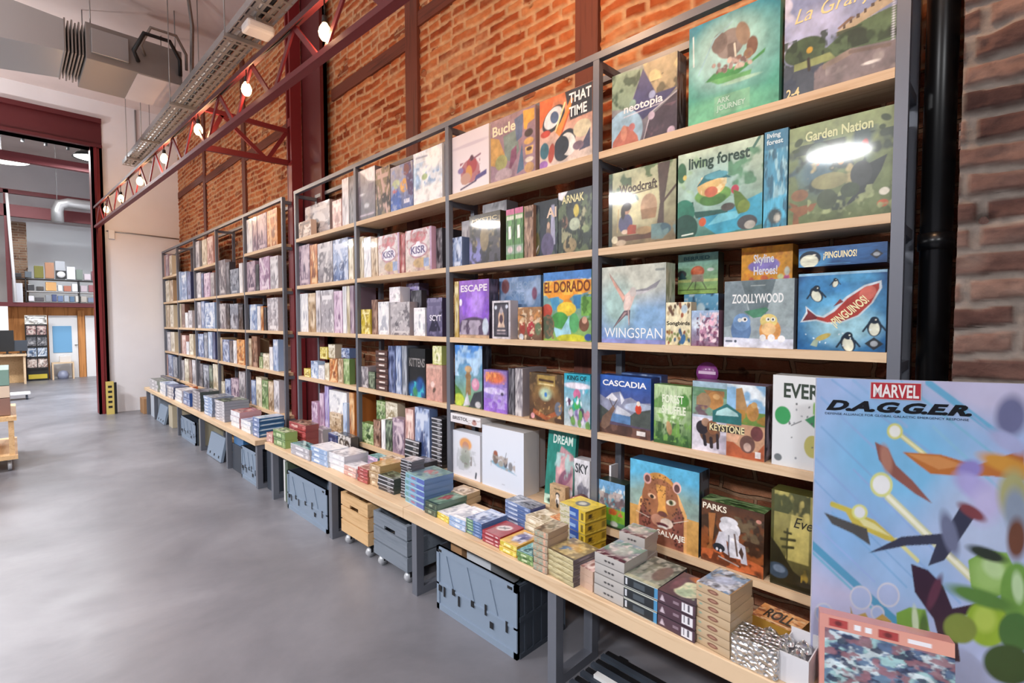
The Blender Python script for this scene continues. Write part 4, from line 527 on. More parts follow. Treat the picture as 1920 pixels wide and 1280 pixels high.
'poster': [('G', 'a8b8e4', 'a4bce8'), ('E', 0.098, 0.256, 0.185, 0.296, 'bcc0e2', 0, 0.9), ('E', 0.767, 0.996, 0.371, 0.111, 'c4c2e2', 0, 0.9), ('E', 0.375, 0.744, 0.324, 0.185, '7cbce8', 0, 0.9), ('E', 0.19, 0.483, 0.185, 0.148, '88b4e4', 0, 0.9), ('E', 0.767, 0.564, 0.209, 0.167, 'b4c6e8', 0, 0.9), ('E', 0.437, 0.363, 0.209, 0.111, '98bce8', 0, 0.9), ('L', 0.073, 0.994, 0.56, 0.754, 0.007, '88b0e0'), ('L', 0.171, 0.996, 0.417, 0.851, 0.0116, '94b8e4'), ('L', 0.502, 0.996, 0.817, 0.833, 0.0233, '6cb0d8'), ('L', 0.387, 0.994, 0.863, 0.737, 0.0093, '84bce0'), ('L', 0.027, 0.835, 0.887, 0.289, 0.007, '80acdc'), ('L', 0.006, 0.725, 0.669, 0.3, 0.0093, '8cb0e2'), ('L', 0.0, 0.652, 0.579, 0.289, 0.0047, '7aa8da'), ('L', 0.023, 0.934, 0.277, 0.775, 0.0093, '8fb4e4'), ('L', -0.0, 0.428, 0.492, 0.156, 0.0279, '549cc4'), ('L', 0.0, 0.402, 0.446, 0.15, 0.0093, '74b4d4'), ('L', 0.183, 0.699, 0.573, 0.445, 0.007, '90b0e4'), ('L', 0.531, 0.855, 0.913, 0.608, 0.0116, '8cc0e4'), ('L', 0.64, 0.927, 0.904, 0.771, 0.007, '94b0dc'), ('L', 0.088, 0.549, 0.438, 0.327, 0.007, '7eb0e0'), ('L', -0.002, 0.505, 0.294, 0.331, 0.007, '98b4e8'), ('L', 0.381, 0.828, 0.517, 0.755, 0.0163, 'd4d088'), ('L', 0.381, 0.828, 0.517, 0.755, 0.007, 'eceac0'), ('E', 0.365, 0.834, 0.035, 0.026, 'd8d878'), ('E', 0.365, 0.834, 0.025, 0.019, 'f0f2ee'), ('L', 0.342, 0.62, 0.777, 0.345, 0.0302, 'd0d4ac'), ('L', 0.342, 0.62, 0.777, 0.345, 0.014, 'eef0dc'), ('E', 0.312, 0.656, 0.051, 0.041, 'd4da90'), ('E', 0.312, 0.656, 0.039, 0.031, 'eceff2'), ('L', 0.087, 0.576, 0.188, 0.556, 0.0186, 'c8bc50'), ('P', [(0.138, 0.57), (0.287, 0.536), (0.41, 0.466), (0.338, 0.474), (0.19, 0.511)], 'c8b850'), ('P', [(0.188, 0.552), (0.287, 0.524), (0.365, 0.487), (0.238, 0.514)], 'e0dca0'), ('E', 0.217, 0.558, 0.037, 0.026, 'd8dc88'), ('E', 0.217, 0.558, 0.025, 0.019, 'e4e8ee'), ('L', 0.385, 0.479, 0.483, 0.419, 0.014, 'd8d898'), ('P', [(0.277, 0.796), (0.337, 0.777), (0.375, 0.724), (0.448, 0.679), (0.538, 0.609), (0.462, 0.636), (0.358, 0.687), (0.298, 0.737)], '8c5850'), ('E', 0.331, 0.742, 0.023, 0.048, 'b07c6c', 20, 0.55), ('P', [(0.402, 0.768), (0.563, 0.769), (0.715, 0.742), (0.902, 0.801), (0.908, 0.706), (0.781, 0.712), (0.65, 0.705), (0.527, 0.704), (0.469, 0.732)], 'b87038'), ('P', [(0.421, 0.764), (0.558, 0.762), (0.671, 0.739), (0.56, 0.72), (0.49, 0.741)], 'cc8c54'), ('E', 0.842, 0.749, 0.116, 0.026, 'cc9440', -12, 0.55), ('E', 0.688, 0.727, 0.051, 0.03, '8c84c8', 10, 0.55), ('E', 0.717, 0.669, 0.093, 0.037, 'aca8e0', -20, 0.55), ('E', 0.763, 0.622, 0.07, 0.056, 'bcb8e4', 30, 0.9), ('E', 0.846, 0.9, 0.06, 0.063, '6c7098', -20, 0.55), ('E', 0.838, 0.821, 0.079, 0.026, 'a8b0dc', -20, 0.55), ('E', 0.867, 0.662, 0.06, 0.074, 'a8a878', 0, 0.55), ('E', 0.881, 0.605, 0.046, 0.074, '8c9cb4', 10, 0.55), ('E', 0.887, 0.524, 0.037, 0.063, '6c4434', 0, 0.55), ('P', [(0.262, 0.424), (0.408, 0.491), (0.592, 0.517), (0.656, 0.607), (0.721, 0.585), (0.66, 0.505), (0.596, 0.43), (0.529, 0.406), (0.56, 0.479), (0.433, 0.464)], '343850'), ('E', 0.615, 0.518, 0.032, 0.074, '6c7494', 25, 0.55), ('E', 0.704, 0.594, 0.06, 0.019, '7c4048', -20, 0.55), ('P', [(0.05, 0.545), (0.127, 0.53), (0.252, 0.506), (0.271, 0.45), (0.19, 0.483), (0.09, 0.508)], '4c4c4c'), ('P', [(0.454, 0.406), (0.529, 0.392), (0.596, 0.347), (0.638, 0.278), (0.779, 0.318), (0.929, 0.297), (0.931, 0.268), (0.779, 0.294), (0.65, 0.245), (0.679, 0.11), (0.615, 0.102), (0.56, 0.235), (0.475, 0.314)], '321c34'), ('E', 0.56, 0.322, 0.019, 0.063, '5c3048', -25, 0.55), ('P', [(0.696, 0.44), (0.771, 0.48), (0.852, 0.477), (0.89, 0.424), (0.863, 0.354), (0.779, 0.321), (0.712, 0.355)], '80ac54'), ('E', 0.787, 0.404, 0.07, 0.056, '98c070', 0, 0.6), ('E', 0.8, 0.425, 0.046, 0.03, 'b4d49c', -20, 0.55), ('E', 0.896, 0.358, 0.065, 0.093, '6c9c48', 0, 0.16), ('E', 0.9, 0.374, 0.023, 0.048, 'b4d4a8', 10, 0.55), ('E', 0.771, 0.467, 0.079, 0.019, '28342c', -10, 0.55), ('E', 0.783, 0.246, 0.088, 0.074, '8cb034', 0, 0.16), ('E', 0.773, 0.259, 0.046, 0.041, 'acc858', 0, 0.55), ('E', 0.673, 0.217, 0.07, 0.048, '788c40', 0, 0.2), ('E', 0.9, 0.232, 0.07, 0.063, '3c6c38', 0, 0.2), ('E', 0.875, 0.127, 0.102, 0.063, '2c4c28', 0, 0.2), ('E', 0.756, 0.326, 0.139, 0.026, '54803c', -8, 0.55), ('P', [(0.396, 0.237), (0.454, 0.262), (0.523, 0.262), (0.55, 0.181), (0.61, 0.145), (0.54, 0.118), (0.446, 0.133), (0.402, 0.181)], '7ca84c'), ('E', 0.481, 0.217, 0.014, 0.052, 'cce0c0', 8, 0.55), ('E', 0.519, 0.195, 0.019, 0.056, '4c7038', 0, 0.55), ('E', 0.233, 0.27, 0.051, 0.041, 'ccd0e0'), ('E', 0.233, 0.27, 0.044, 0.035, 'a8bce4'), ('E', 0.358, 0.293, 0.051, 0.041, 'ccd0e0'), ('E', 0.358, 0.293, 0.044, 0.035, 'a8bce4'), ('E', 0.312, 0.227, 0.032, 0.026, 'ccd0e0'), ('E', 0.312, 0.227, 0.025, 0.02, 'a8bce4'), ('E', 0.062, 0.197, 0.046, 0.037, 'ccd0e0'), ('E', 0.062, 0.197, 0.039, 0.031, 'a8bce4'), ('P', [(0.131, 0.186), (0.202, 0.203), (0.256, 0.222), (0.281, 0.194), (0.335, 0.227), (0.377, 0.205), (0.35, 0.166), (0.292, 0.146), (0.204, 0.148), (0.14, 0.154)], 'b89c58'), ('E', 0.256, 0.186, 0.032, 0.015, 'e0d4a8'), ('E', 0.325, 0.186, 0.023, 0.019, '8c6c38'), ('P', [(0.185, 0.238), (0.206, 0.194), (0.192, 0.184)], 'a89458')],
'maze': [('G', '6c8ca4', '54688c'), ('N', 5, .5, '3c4868', 3), ('N', 7, .52, '9cc4c8', 4), ('N', 9, .55, 'c8d8e0', 5), ('N', 11, .55, '2c3450', 6), ('N', 8, .56, '8c6470', 7)],
'maze_rim': [('V', 'd4968c', 'dca090'), ('R', .08, .2, .22, .8, 'b04848'), ('R', .46, .2, .6, .8, 'a84444'), ('R', .28, .3, .33, .7, 'e8ecf4'), ('R', .36, .3, .41, .7, 'e8ecf4'), ('R', .68, .3, .84, .6, 'e8e8f0'), ('E', .15, .5, .03, .2, '6c2c30'), ('E', .53, .5, .03, .2, '6c2c30')],
}
def lower(ops, k):
    out = []
    for o in ops:
        o = list(o)
        if o[0] == 'E': o[2] *= k; o[4] *= k
        elif o[0] == 'P': o[1] = [(a, b*k) for a, b in o[1]]
        elif o[0] == 'L': o[2] *= k; o[4] *= k
        elif o[0] == 'R': o[2] *= k; o[4] *= k
        elif o[0] == 'N' and len(o) > 5: a = o[5]; o[5] = (a[0], a[1]*k, a[2], a[3]*k if a[3] < 1 else 1)
        out.append(tuple(o))
    return out
ART['palace'] = lower(ART['palace'], .68)

# ================================================================== THE ROOM
Zc = 4.92; WX = 2.13; WY = 10.25
struct(MB().box(-7, 2.6, -5, 22, -.1, 0).build('floor', CONC))
struct(MB().box(-5, 2.6, -4, WY+.2, Zc, Zc+.12).build('ceiling', CEIL))
struct(MB().box(WX, WX+.3, .13, WY+.2, 0, Zc).build('wall_right', BRICK))
# the projecting pier of greyer brick with ragged corner
def pier():
    rnd = random.Random(4); b = MB(); z = 0
    while z < Zc:
        h = .072; q = .115+rnd.uniform(-.010, .012)
        b.box(1.884+rnd.uniform(-.004, .004), WX+.3, -3.9, q, z, min(z+h, Zc)); z += h
    return b.build('wall_right_pier', BRICKP)
struct(pier())
struct(rough_brick('wall_right_pier_face', -1.4, .122, 0, Zc, 1.872, .007, .0065, .27, .072, ['#3c2a28', '#59403a', '#6e544c', '#8c7064'], '#8d837b', 3, .022))
struct(rough_brick('wall_right_face', .13, WY, 2.28, Zc, WX-.003, .0115, .0085, .26, .064, ['#74351f', '#9c4f2e', '#b46a42', '#c48a60'], '#c4a584', 1, .010))
struct(MB().box(1.11, WX+.3, WY, WY+.22, 0, Zc).box(-5, 1.11, WY, WY+.22, 4.62, Zc).build('wall_back', WHITE))
# dark red steel frame of the opening: post and lintel
struct(MB().box(.965, 1.105, WY-.05, WY-.01, 0, 4.2).box(.965, 1.0, WY-.05, WY+.22, 0, 4.2).box(1.07, 1.105, WY-.05, WY+.22, 0, 4.2)
       .box(1.02, 1.035, WY-.075, WY-.05, 0, 4.2).build('trim_1', RED))
struct(MB().box(-5, 1.105, WY-.02, WY+.2, 4.17, 4.62).box(-5, 1.105, WY-.09, WY+.2, 4.55, 4.62).box(-5, 1.105, WY-.09, WY+.2, 4.17, 4.215).build('trim_2', REDD))
# timber framing set in the brick
n = 3
for (y0, y1, z0, z1, d) in [(3.05, 3.2, 0, Zc, .032), (1.5, 1.64, 0, Zc, .032), (6.74, 6.86, 0, Zc, .03), (8.5, 8.62, 0, Zc, .03)]:
    struct(MB().box(WX-d, WX+.05, y0, y1, z0, z1).build('trim_%d' % n, TIMB)); n += 1
for (y0, y1, z0) in [(1.64, 3.05, 3.55), (3.2, 4.4, 3.44), (5.1, 6.74, 3.43), (6.86, 8.5, 3.5), (8.62, 10.2, 3.56)]:
    struct(MB().box(WX-.026, WX+.05, y0, y1, z0, z0+.10).build('trim_%d' % n, TIMBH)); n += 1
# red steel column in front of the brick: channel + slotted plate
col = thing('steel_column', 'red steel column between the two shelving racks against the brick', 'column', (2.0, 4.80, 0))
MB().box(.05, .085, -.36, .12, 0, Zc).box(.02, .085, -.36, -.33, 0, Zc).build('channel', REDD, col)
q = MB()
q.box(-.06, .04, .10, .13, 0, Zc).box(-.06, -.03, .13, .20, 0, 2.9)
for z in [2.9+.42*i for i in range(5)]:
    q.box(-.06, -.03, .13, .20, z, z+.08)
q.box(-.06, .04, .19, .215, 0, Zc)
q.build('slotted_plate', RED, col)

# conduit and box on the white wall
cn = thing('conduit', 'thin grey conduit across the white end wall above the racks', 'pipe', (1.13, WY-.02, 2.9))
MB().tube([(0, 0, 0), (.3, 0, .0), (.98, 0, -.02)], .01).build('conduit_tube', GALV, cn)
MB().box(.02, .1, -.03, .012, -.12, .02).build('junction_box', WHT, cn, bevel=.005)

# bay of conduits down the wall near the duct
cw = thing('conduit', 'bent conduit and socket box high on the white end wall', 'pipe', (1.55, WY-.02, 3.9))
MB().tube([(0, 0, 1.0), (0, 0, .45), (.02, 0, .3)], .012).build('conduit_tube', GALV, cw)
MB().box(-.05, .06, -.04, .012, .12, .3).build('junction_box', WHT, cw, bevel=.006)

# ---- drain pipe in the corner
dp = thing('drain_pipe', 'glossy black drain pipe in the corner beside the grey brick pier', 'pipe', (1.985, .178, 0))
MB().tube([(0, 0, 0), (0, 0, Zc)], .039, 20).build('pipe', BLKPIPE, dp)
for z in (1.68, 2.48, 3.6):
    MB().tube([(0, 0, z), (0, 0, z+.05)], .0445, 20).box(.03, .15, -.012, .012, z+.005, z+.045).build('pipe_clamp', BLKPIPE, dp)

# ---- truss with string bulbs
def tx(y): return 1.0+(10.151-y)*(1.30-1.0)/(10.151-2.064)
tr = thing('roof_truss', 'long red steel lattice truss running overhead beside the brick wall', 'truss')
ya, yb = WY-.08, -1.5; zb, zt = 1.455+EYE, 1.775+EYE
MB().bar((tx(ya), ya, zb), (tx(yb), yb, zb), .05, .012).bar((tx(ya)-.022, ya, zb+.012), (tx(yb)-.022, yb, zb+.012), .008, .034).build('bottom_chord', RED, tr)
MB().bar((tx(ya), ya, zt), (tx(yb), yb, zt), .05, .012).bar((tx(ya)-.022, ya, zt-.012), (tx(yb)-.022, yb, zt-.012), .008, .034).build('top_chord', REDD, tr)
y = ya-.05; k = 0
while y > yb+.6:
    y2 = y-.31
    a, b_ = (zb+.012, zt-.012) if k % 2 == 0 else (zt-.012, zb+.012)
    MB().bar((tx(y), y, a), (tx(y2), y2, b_), .035, .012, up=(1, 0, 0)).build('diagonal_brace', RED, tr)
    y = y2; k += 1
    if k % 2 == 0: y -= .05
br = thing('wall_bracket', 'red lattice bracket tying the overhead truss to the column', 'bracket', (1.24, 5.0, 2.97))
MB().bar((0, 0, 0), (.70, 0, .02), .03, .05).build('lower_arm', RED, br)
MB().bar((0, 0, .33), (.70, 0, .32), .03, .04).build('upper_arm', RED, br)
for a, b_ in (((.12, .33), (.52, .0)), ((.52, .02), (.69, .3)), ((.0, .0), (.14, .32))):
    MB().bar((a[0], 0, a[1]), (b_[0], 0, b_[1]), .02, .035).build('diagonal_brace', RED, br)

def bulb(i, x, y, z, label):
    r = thing('string_bulb', label, 'light bulb', (x, y, z), group='warm bulbs strung along the truss')
    MB().lathe([(.001, -.052), (.018, -.048), (.030, -.03), (.034, -.008), (.028, .016), (.016, .036), (.013, .042)], n=16).build('glass_bulb', GLASSB, r)
    MB().lathe([(.001, .082), (.014, .08), (.016, .045), (.013, .04)], n=12).build('socket', BLACK, r)
    MB().tube([(0, 0, .08), (0, 0, zt-z-.0)], .004, 6).build('hanging_wire', CORD, r)
    return r
names = ['', '', 'bare warm bulb on truss, largest and nearest in view', 'bare warm bulb on truss, second nearest, before the bracket',
         'bare warm bulb on truss just beyond the wall bracket', 'bare warm bulb, middle one of the far five on truss',
         'bare warm bulb on truss, third from the opening post', 'bare warm bulb on truss, second from the opening post',
         'bare warm bulb at the truss end beside the red opening post']
for i, (x, y, z) in enumerate(BULBS):
    if i < 2: continue
    bulb(i, x, y, z+EYE+.02, names[i])
cpts = []
B_ = [(x, y, z) for x, y, z in BULBS]
for i in range(len(B_)-1):
    a = Vector((B_[i][0], B_[i][1], zt+.03)); b_ = Vector((B_[i+1][0], B_[i+1][1], zt+.03))
    for t in range(6): p = a.lerp(b_, t/6); p.z -= .05*math.sin(math.pi*t/6)*1; cpts.append(p)
tag(MB().tube(cpts, .006, 6).build('light_cable', CORD), 'thin dark cable the warm bulbs hang from along the truss', 'cable')

# ---- cable tray under the ceiling
ct = thing('cable_tray', 'perforated galvanised cable tray full of cables under the ceiling', 'cable tray', (0, 0, 0))
def cx(y): return 1.36+(8.4-y)*.012
ya2, yb2, zz = 9.3, -1.0, 2.29+EYE
q = MB()
A, B2 = (cx(ya2), ya2), (cx(yb2), yb2)
for dx in (-.11, .11): q.bar((A[0]+dx, A[1], zz+.03), (B2[0]+dx, B2[1], zz+.03), .004, .06)
for dx in (-.08, -.03, .03, .08): q.bar((A[0]+dx, A[1], zz), (B2[0]+dx, B2[1], zz), .022, .004)
y = ya2
while y > yb2: q.box(cx(y)-.11, cx(y)+.11, y-.012, y+.012, zz-.003, zz+.003); y -= .12
q.build('tray', GALV, ct)
for i, (dx, r) in enumerate([(-.07, .014), (-.03, .018), (.015, .014), (.06, .02)]):
    MB().tube([(A[0]+dx, A[1], zz+.03), (B2[0]+dx, B2[1], zz+.03)], r, 8).build('cable', [GALVD, WHT, BLACK, GALVD][i], ct)
for y in (8.8, 7.8, 6.3, 4.5, 2.9):
    MB().bar((cx(y)-.14, y, zz-.02), (cx(y)+.16, y, zz-.02), .03, .03).tube([(cx(y)-.13, y, zz), (cx(y)-.13, y, Zc)], .005, 6).tube([(cx(y)+.14, y, zz), (cx(y)+.14, y, Zc)], .005, 6).build('tray_hanger', GALV, ct)
_sb = tag(MB().box(-.1, .1, -.075, .075, -.035, .035).build('sensor_box', WHT, loc=(1.40, 4.12, 2.20+EYE), bevel=.02), 'white rounded box fixed under the cable tray', 'detector')
MB().box(-.02, .02, -.02, .02, .034, .0862).build('mount', GALV, _sb)

# ---- dark red beam high under the ceiling
struct(MB().box(-.2, WX, 4.3, 4.44, Zc-.2, Zc).build('ceiling_beam', REDD))

# ---- air unit and duct
au = thing('air_unit', 'grey ceiling air conditioning unit with hoses in front of the end wall', 'air conditioner', (.62, 6.62, 2.62+EYE))
MB().box(.0, .82, 0, .88, 0, .36).build('casing', GALVD, au, bevel=.006)
MB().box(.42, .80, .02, .86, -.006, .0).build('bottom_panel', CEIL, au)
MB().box(.04, .34, -.04, 0, .06, .30).build('control_box', GALV, au, bevel=.004)
for i, (x0, z0, r) in enumerate([(.42, .12, .02), (.48, .2, .015)]):
    MB().tube([(x0, -.01, z0), (x0-.06, -.18, z0+.02), (x0+.02, -.24, z0+.2), (x0+.25, -.2, z0+.22), (x0+.36, -.1, z0+.1), (x0+.38, -.01, z0-.03)], r, 10).build('hose', [BLACK, GALVD][i], au)
for x in (.05, .78):
    MB().tube([(x, .1, .36), (x, .1, Zc-2.62-EYE)], .006, 6).tube([(x, .8, .36), (x, .8, Zc-2.62-EYE)], .006, 6).build('hanging_rod', GALV, au)
q = MB()
for i in range(6): q.box(-.16+i*.027, -.148+i*.027, .02+(i % 2)*.014, .84-(i % 2)*.014, .02+(i % 2)*.014, .34-(i % 2)*.014)
q.build('flexible_collar', GALVD, au)
q = MB().add([(-.16, .04, .03), (-.16, .82, .03), (-.16, .82, .33), (-.16, .04, .33), (-.9, .10, -.02), (-.9, .95, -.02), (-.9, .95, .42), (-.9, .1, .42)],
             [(0, 1, 2, 3), (7, 6, 5, 4), (0, 4, 5, 1), (1, 5, 6, 2), (2, 6, 7, 3), (3, 7, 4, 0)])
q.build('tapered_duct', GALV, au)
tag(MB().box(-3, -.30, 6.72, 7.6, 2.6+EYE, 3.05+EYE).build('air_duct', GALV), 'square galvanised duct under the ceiling at far left', 'duct')
tag(MB().tube([(.4, 6.0, Zc-.03), (1.0, 6.0, Zc-.04), (1.42, 6.2, Zc-.06), (1.52, 6.5, Zc-.2), (1.52, 6.6, 3.95), (1.5, 6.75, 3.9)], .02, 8).build('ceiling_conduit', GALVD), 'bent grey conduit dropping from ceiling beside the air unit', 'pipe')

# ---- pendant lamps of the shop (dome shades on cords), last one added as fill
def pendant(x, y, z, label, r=.3, grp='pendant lamps'):
    t = thing('pendant_lamp', label, 'lamp', (x, y, z), group=grp)
    MB().lathe([(.07, .15), (r*.75, .03), (r, -.07), (r-.012, -.07), (r*.72, .02), (.06, .13)], n=28).build('lamp_shade', BLACK if grp != 'x' else WHT, t)
    MB().lathe([(.001, -.055), (r-.03, -.055), (r-.03, -.045), (.001, -.045)], n=28).build('diffuser', LAMPW, t)
    MB().tube([(0, 0, .15), (0, 0, (Zc if y < WY else 6.15)-z)], .006, 6).build('cord', CORD, t)
for i, p in enumerate(PENDANTS):
    pendant(*p, 'dark dome pendant lamp over the aisle left of view, %s of the row' % ['nearest', 'second', 'middle', 'fourth', 'added fill, farthest'][i])

# ================================================================== THE ROOM BEHIND THE OPENING
struct(MB().box(-7, 2.6, 20.3, 20.5, 0, 6.2).build('wall_far', WHITE))
struct(MB().box(2.4, 2.6, WY+.2, 20.3, 0, 6.2).build('wall_far_right', WHITE))
struct(MB().box(-7, 2.6, WY+.2, 20.5, 6.15, 6.3).build('ceiling_far', CEIL))
for i, (y, z) in enumerate([(13.2, 4.45), (15.2, 4.9)]):
    tag(MB().box(-4, 2.4, y, y+.12, z, z+.16).build('roof_beam', REDD), ['dark red roof beam crossing the far room, nearer one', 'dark red roof beam crossing the far room, farther one'][i], 'beam', 'far roof beams')
FY = 17.0
# mezzanine: floor beam, posts, back partition, brick chimney
mz = thing('mezzanine', 'red steel mezzanine frame crossing the far room', 'mezzanine', (0, FY, 0))
MB().box(-4, 2.38, 0, .14, 1.83, 1.93).build('floor_beam', REDD, mz)
MB().box(-4, 2.38, .14, 3.2, 1.87, 1.93).build('deck', PINE, mz)
MB().box(-4, 2.38, 0, .12, 3.98, 4.26).build('upper_beam', REDD, mz)
MB().box(-4, 2.38, 0, .1, 4.52, 4.62).build('top_rail', REDD, mz)
for x in (-.02, 2.3): MB().box(x, x+.09, 0, .1, 1.93, 4.6).build('post', REDD, mz)
tag(MB().box(.1, .37, FY+.8, FY+1.3, 1.931, 3.97).build('chimney_stack', BRICKX), 'brown brick chimney stack on the mezzanine behind the red post', 'chimney')
tag(MB().tube([(.12, FY-.06, 1.95), (.04, FY-.06, 4.5)], .03).build('standing_pipe', WHT), 'pale leaning pipe beside the mezzanine post', 'pipe')
tag(MB().box(.34, 2.3, FY+2.2, FY+2.3, 1.94, 4.2).build('partition_panel', mat('pale_blue_wall', '#e6edf4', .8)), 'pale blue partition at the back of the mezzanine', 'partition')
el = thing('duct_elbow', 'galvanised duct elbow hanging before the upper red beam', 'duct', (.9, FY-.5, 4.0))
MB().tube([(0, 0, -.12), (0, 0, .15), (.05, 0, .3), (.2, 0, .36), (.9, 0, .36)], .12, 14).build('elbow_pipe', GALV, el)
MB().tube([(0, 0, .4), (0, 0, 6.15-4.0)], .01, 6).build('hanging_rod', GALV, el)
tl = thing('track_light', 'black ceiling track with small spotlights in the far room', 'lamp', (.2, 14.5, 5.3))
MB().box(-.2, .95, -.02, .02, -.02, .02).build('track', BLACK, tl)
for x in (.1, .45, .8): MB().tube([(x, 0, -.02), (x, 0, -.15)], .03).build('spotlight', BLACK, tl)
for x in (-.1, .9): MB().tube([(x, 0, 0), (x, 0, .85)], .008, 6).build('hanging_rod', BLACK, tl)
t = thing('pendant_lamp', 'large glowing white oval pendant in the far room', 'lamp', (-.02, 14.6, 4.78))
MB().lathe([(.001, -.02), (.42, -.03), (.43, 0), (.3, .06), (.001, .1)], n=32).build('lamp_shade', LAMPW, t)
MB().tube([(0, 0, .08), (0, 0, 6.15-4.78)], .006, 6).build('cord', CORD, t)
pendant(1.2, 12.4, 4.6, 'dome pendant lamp behind the opening lintel, right', grp='far pendant lamps')
pendant(-1.5, 12.4, 4.6, 'dome pendant lamp behind the opening lintel, left', grp='far pendant lamps')

# wall under the mezzanine: osb boards, white doors
uw = FY+.5
struct(MB().box(-4, 2.4, uw, uw+.1, 0, 1.83).build('wall_far_partition', OSB))
d1 = thing('door_1', 'white door with a large pale blue panel under the mezzanine', 'door', (.7, uw-.05, 0))
d1['kind'] = 'structure'
MB().box(0, .56, 0, .045, 0, 1.62).build('door_leaf', WHT, d1)
MB().box(.07, .44, -.015, 0, .66, 1.35).build('blue_panel', mat('blue_panel', '#6fa6cf', .5), d1, bevel=.006)
MB().tube([(.5, -.02, .85), (.5, -.05, .85), (.55, -.05, .85)], .01).build('handle', BLACK, d1)
d2 = thing('door_2', 'white door half hidden by the red opening post', 'door', (1.42, uw-.05, 0)); d2['kind'] = 'structure'
MB().box(0, .6, 0, .045, 0, 1.62).build('door_leaf', WHT, d2)
struct(MB().box(1.27, 1.40, uw-.1, uw, 0, 1.75).build('trim_20', OSB))
# game kiosk
ki = thing('display_stand', 'tall black magazine stand with printed covers under the mezzanine', 'display stand', (.26, FY+.1, 0))
MB().box(0, .40, .02, .3, 0, 1.5).build('case', BLACK, ki)
MB().box(.0, .40, -.0, .02, 1.40, 1.62).build('header_sign', CARD, ki, col='#d8d2c4')
for j in range(4):
    for i in range(2):
        o = obj('pocket_cover', art_mesh('g:%d:%s' % (70+j*2+i, ['7a4a4a,a88a86,3a2a30,d8c8c0', '8a8a8e,55585e,b5b3b5,3a3a40', '5a7aa0,a8b8cc,3a4a66,e0e4ea', '9a7a70,c8b8b0,5a4a48,e8e0da'][j]), 10, (.17, 0, 0), (0, 0, .22), (0, -1, 0)), ki, (.02+i*.19, -.004, 1.14-j*.27))
    MB().box(.01, .39, -.03, .02, 1.10-j*.27, 1.13-j*.27).build('ledge', BLACK, ki)
MB().box(.03, .37, -.01, .02, .05, .16).build('base_panel', CARD, ki, col='#c9b53a')
obj('header_print', art_mesh('g:90:e8e4dc,2a2a2e,8a857c,ffffff', 14, (.38, 0, 0), (0, 0, .2), (0, -1, 0)), ki, (.01, -.004, 1.41))
# stool with box
st = thing('wooden_stool', 'low pale wooden stool before the blue panelled door', 'stool', (.72, uw-.45, 0))
MB().box(0, .42, 0, .3, .40, .43).build('seat', PINE, st)
for x in (0, .39): MB().box(x, x+.03, 0, .3, 0, .40).build('leg', PINE, st)
tag(MB().box(-.11, .11, -.09, .09, 0, .16).build('carton', CARD, loc=(.98, uw-.3, .43), col='#ddd6cf', bevel=.004), 'small white carton standing on the wooden stool', 'box')
tag(MB().lathe([(.001, 0), (.1, .0), (.12, .1), (.08, .2), (.001, .22)], n=16).build('bundle', CARD, loc=(.93, uw-.3, 0), col='#8a90a8'), 'round grey bundle under the wooden stool', 'bag')
# desk with screens
dk = thing('counter_desk', 'pale wooden shop counter at the far left', 'desk', (-1.2, FY-.6, 0))
MB().box(0, 1.46, 0, .7, .66, .70).build('desk_top', PINE, dk)
MB().box(1.40, 1.44, .05, .65, 0, .66).build('side_panel', PINE, dk)
MB().box(0, 1.40, .5, .53, 0, .66).build('back_panel', PINEX, dk)
for i, (x, y, c, zz_) in enumerate([(-.06, FY-.25, BLACK, .5), (.17, FY-.2, CRATED, .26)]):
    m_ = thing('monitor', ['tall dark screen on the far left counter', 'small grey screen on the far counter beside the magazine stand'][i], 'monitor', (x, y, .70))
    MB().box(-.12, .12, 0, .03, .06, .06+zz_).build('screen', c, m_, bevel=.004)
    MB().box(-.02, .02, .0, .03, 0, .07).box(-.07, .07, -.05, .08, 0, .012).build('stand', BLACK, m_)
tag(MB().box(-.18, .18, 0, .02, 0, .58).build('white_board', WHT, loc=(-.20, FY-.02, 1.25)), 'white board hanging under the mezzanine at far left', 'board')
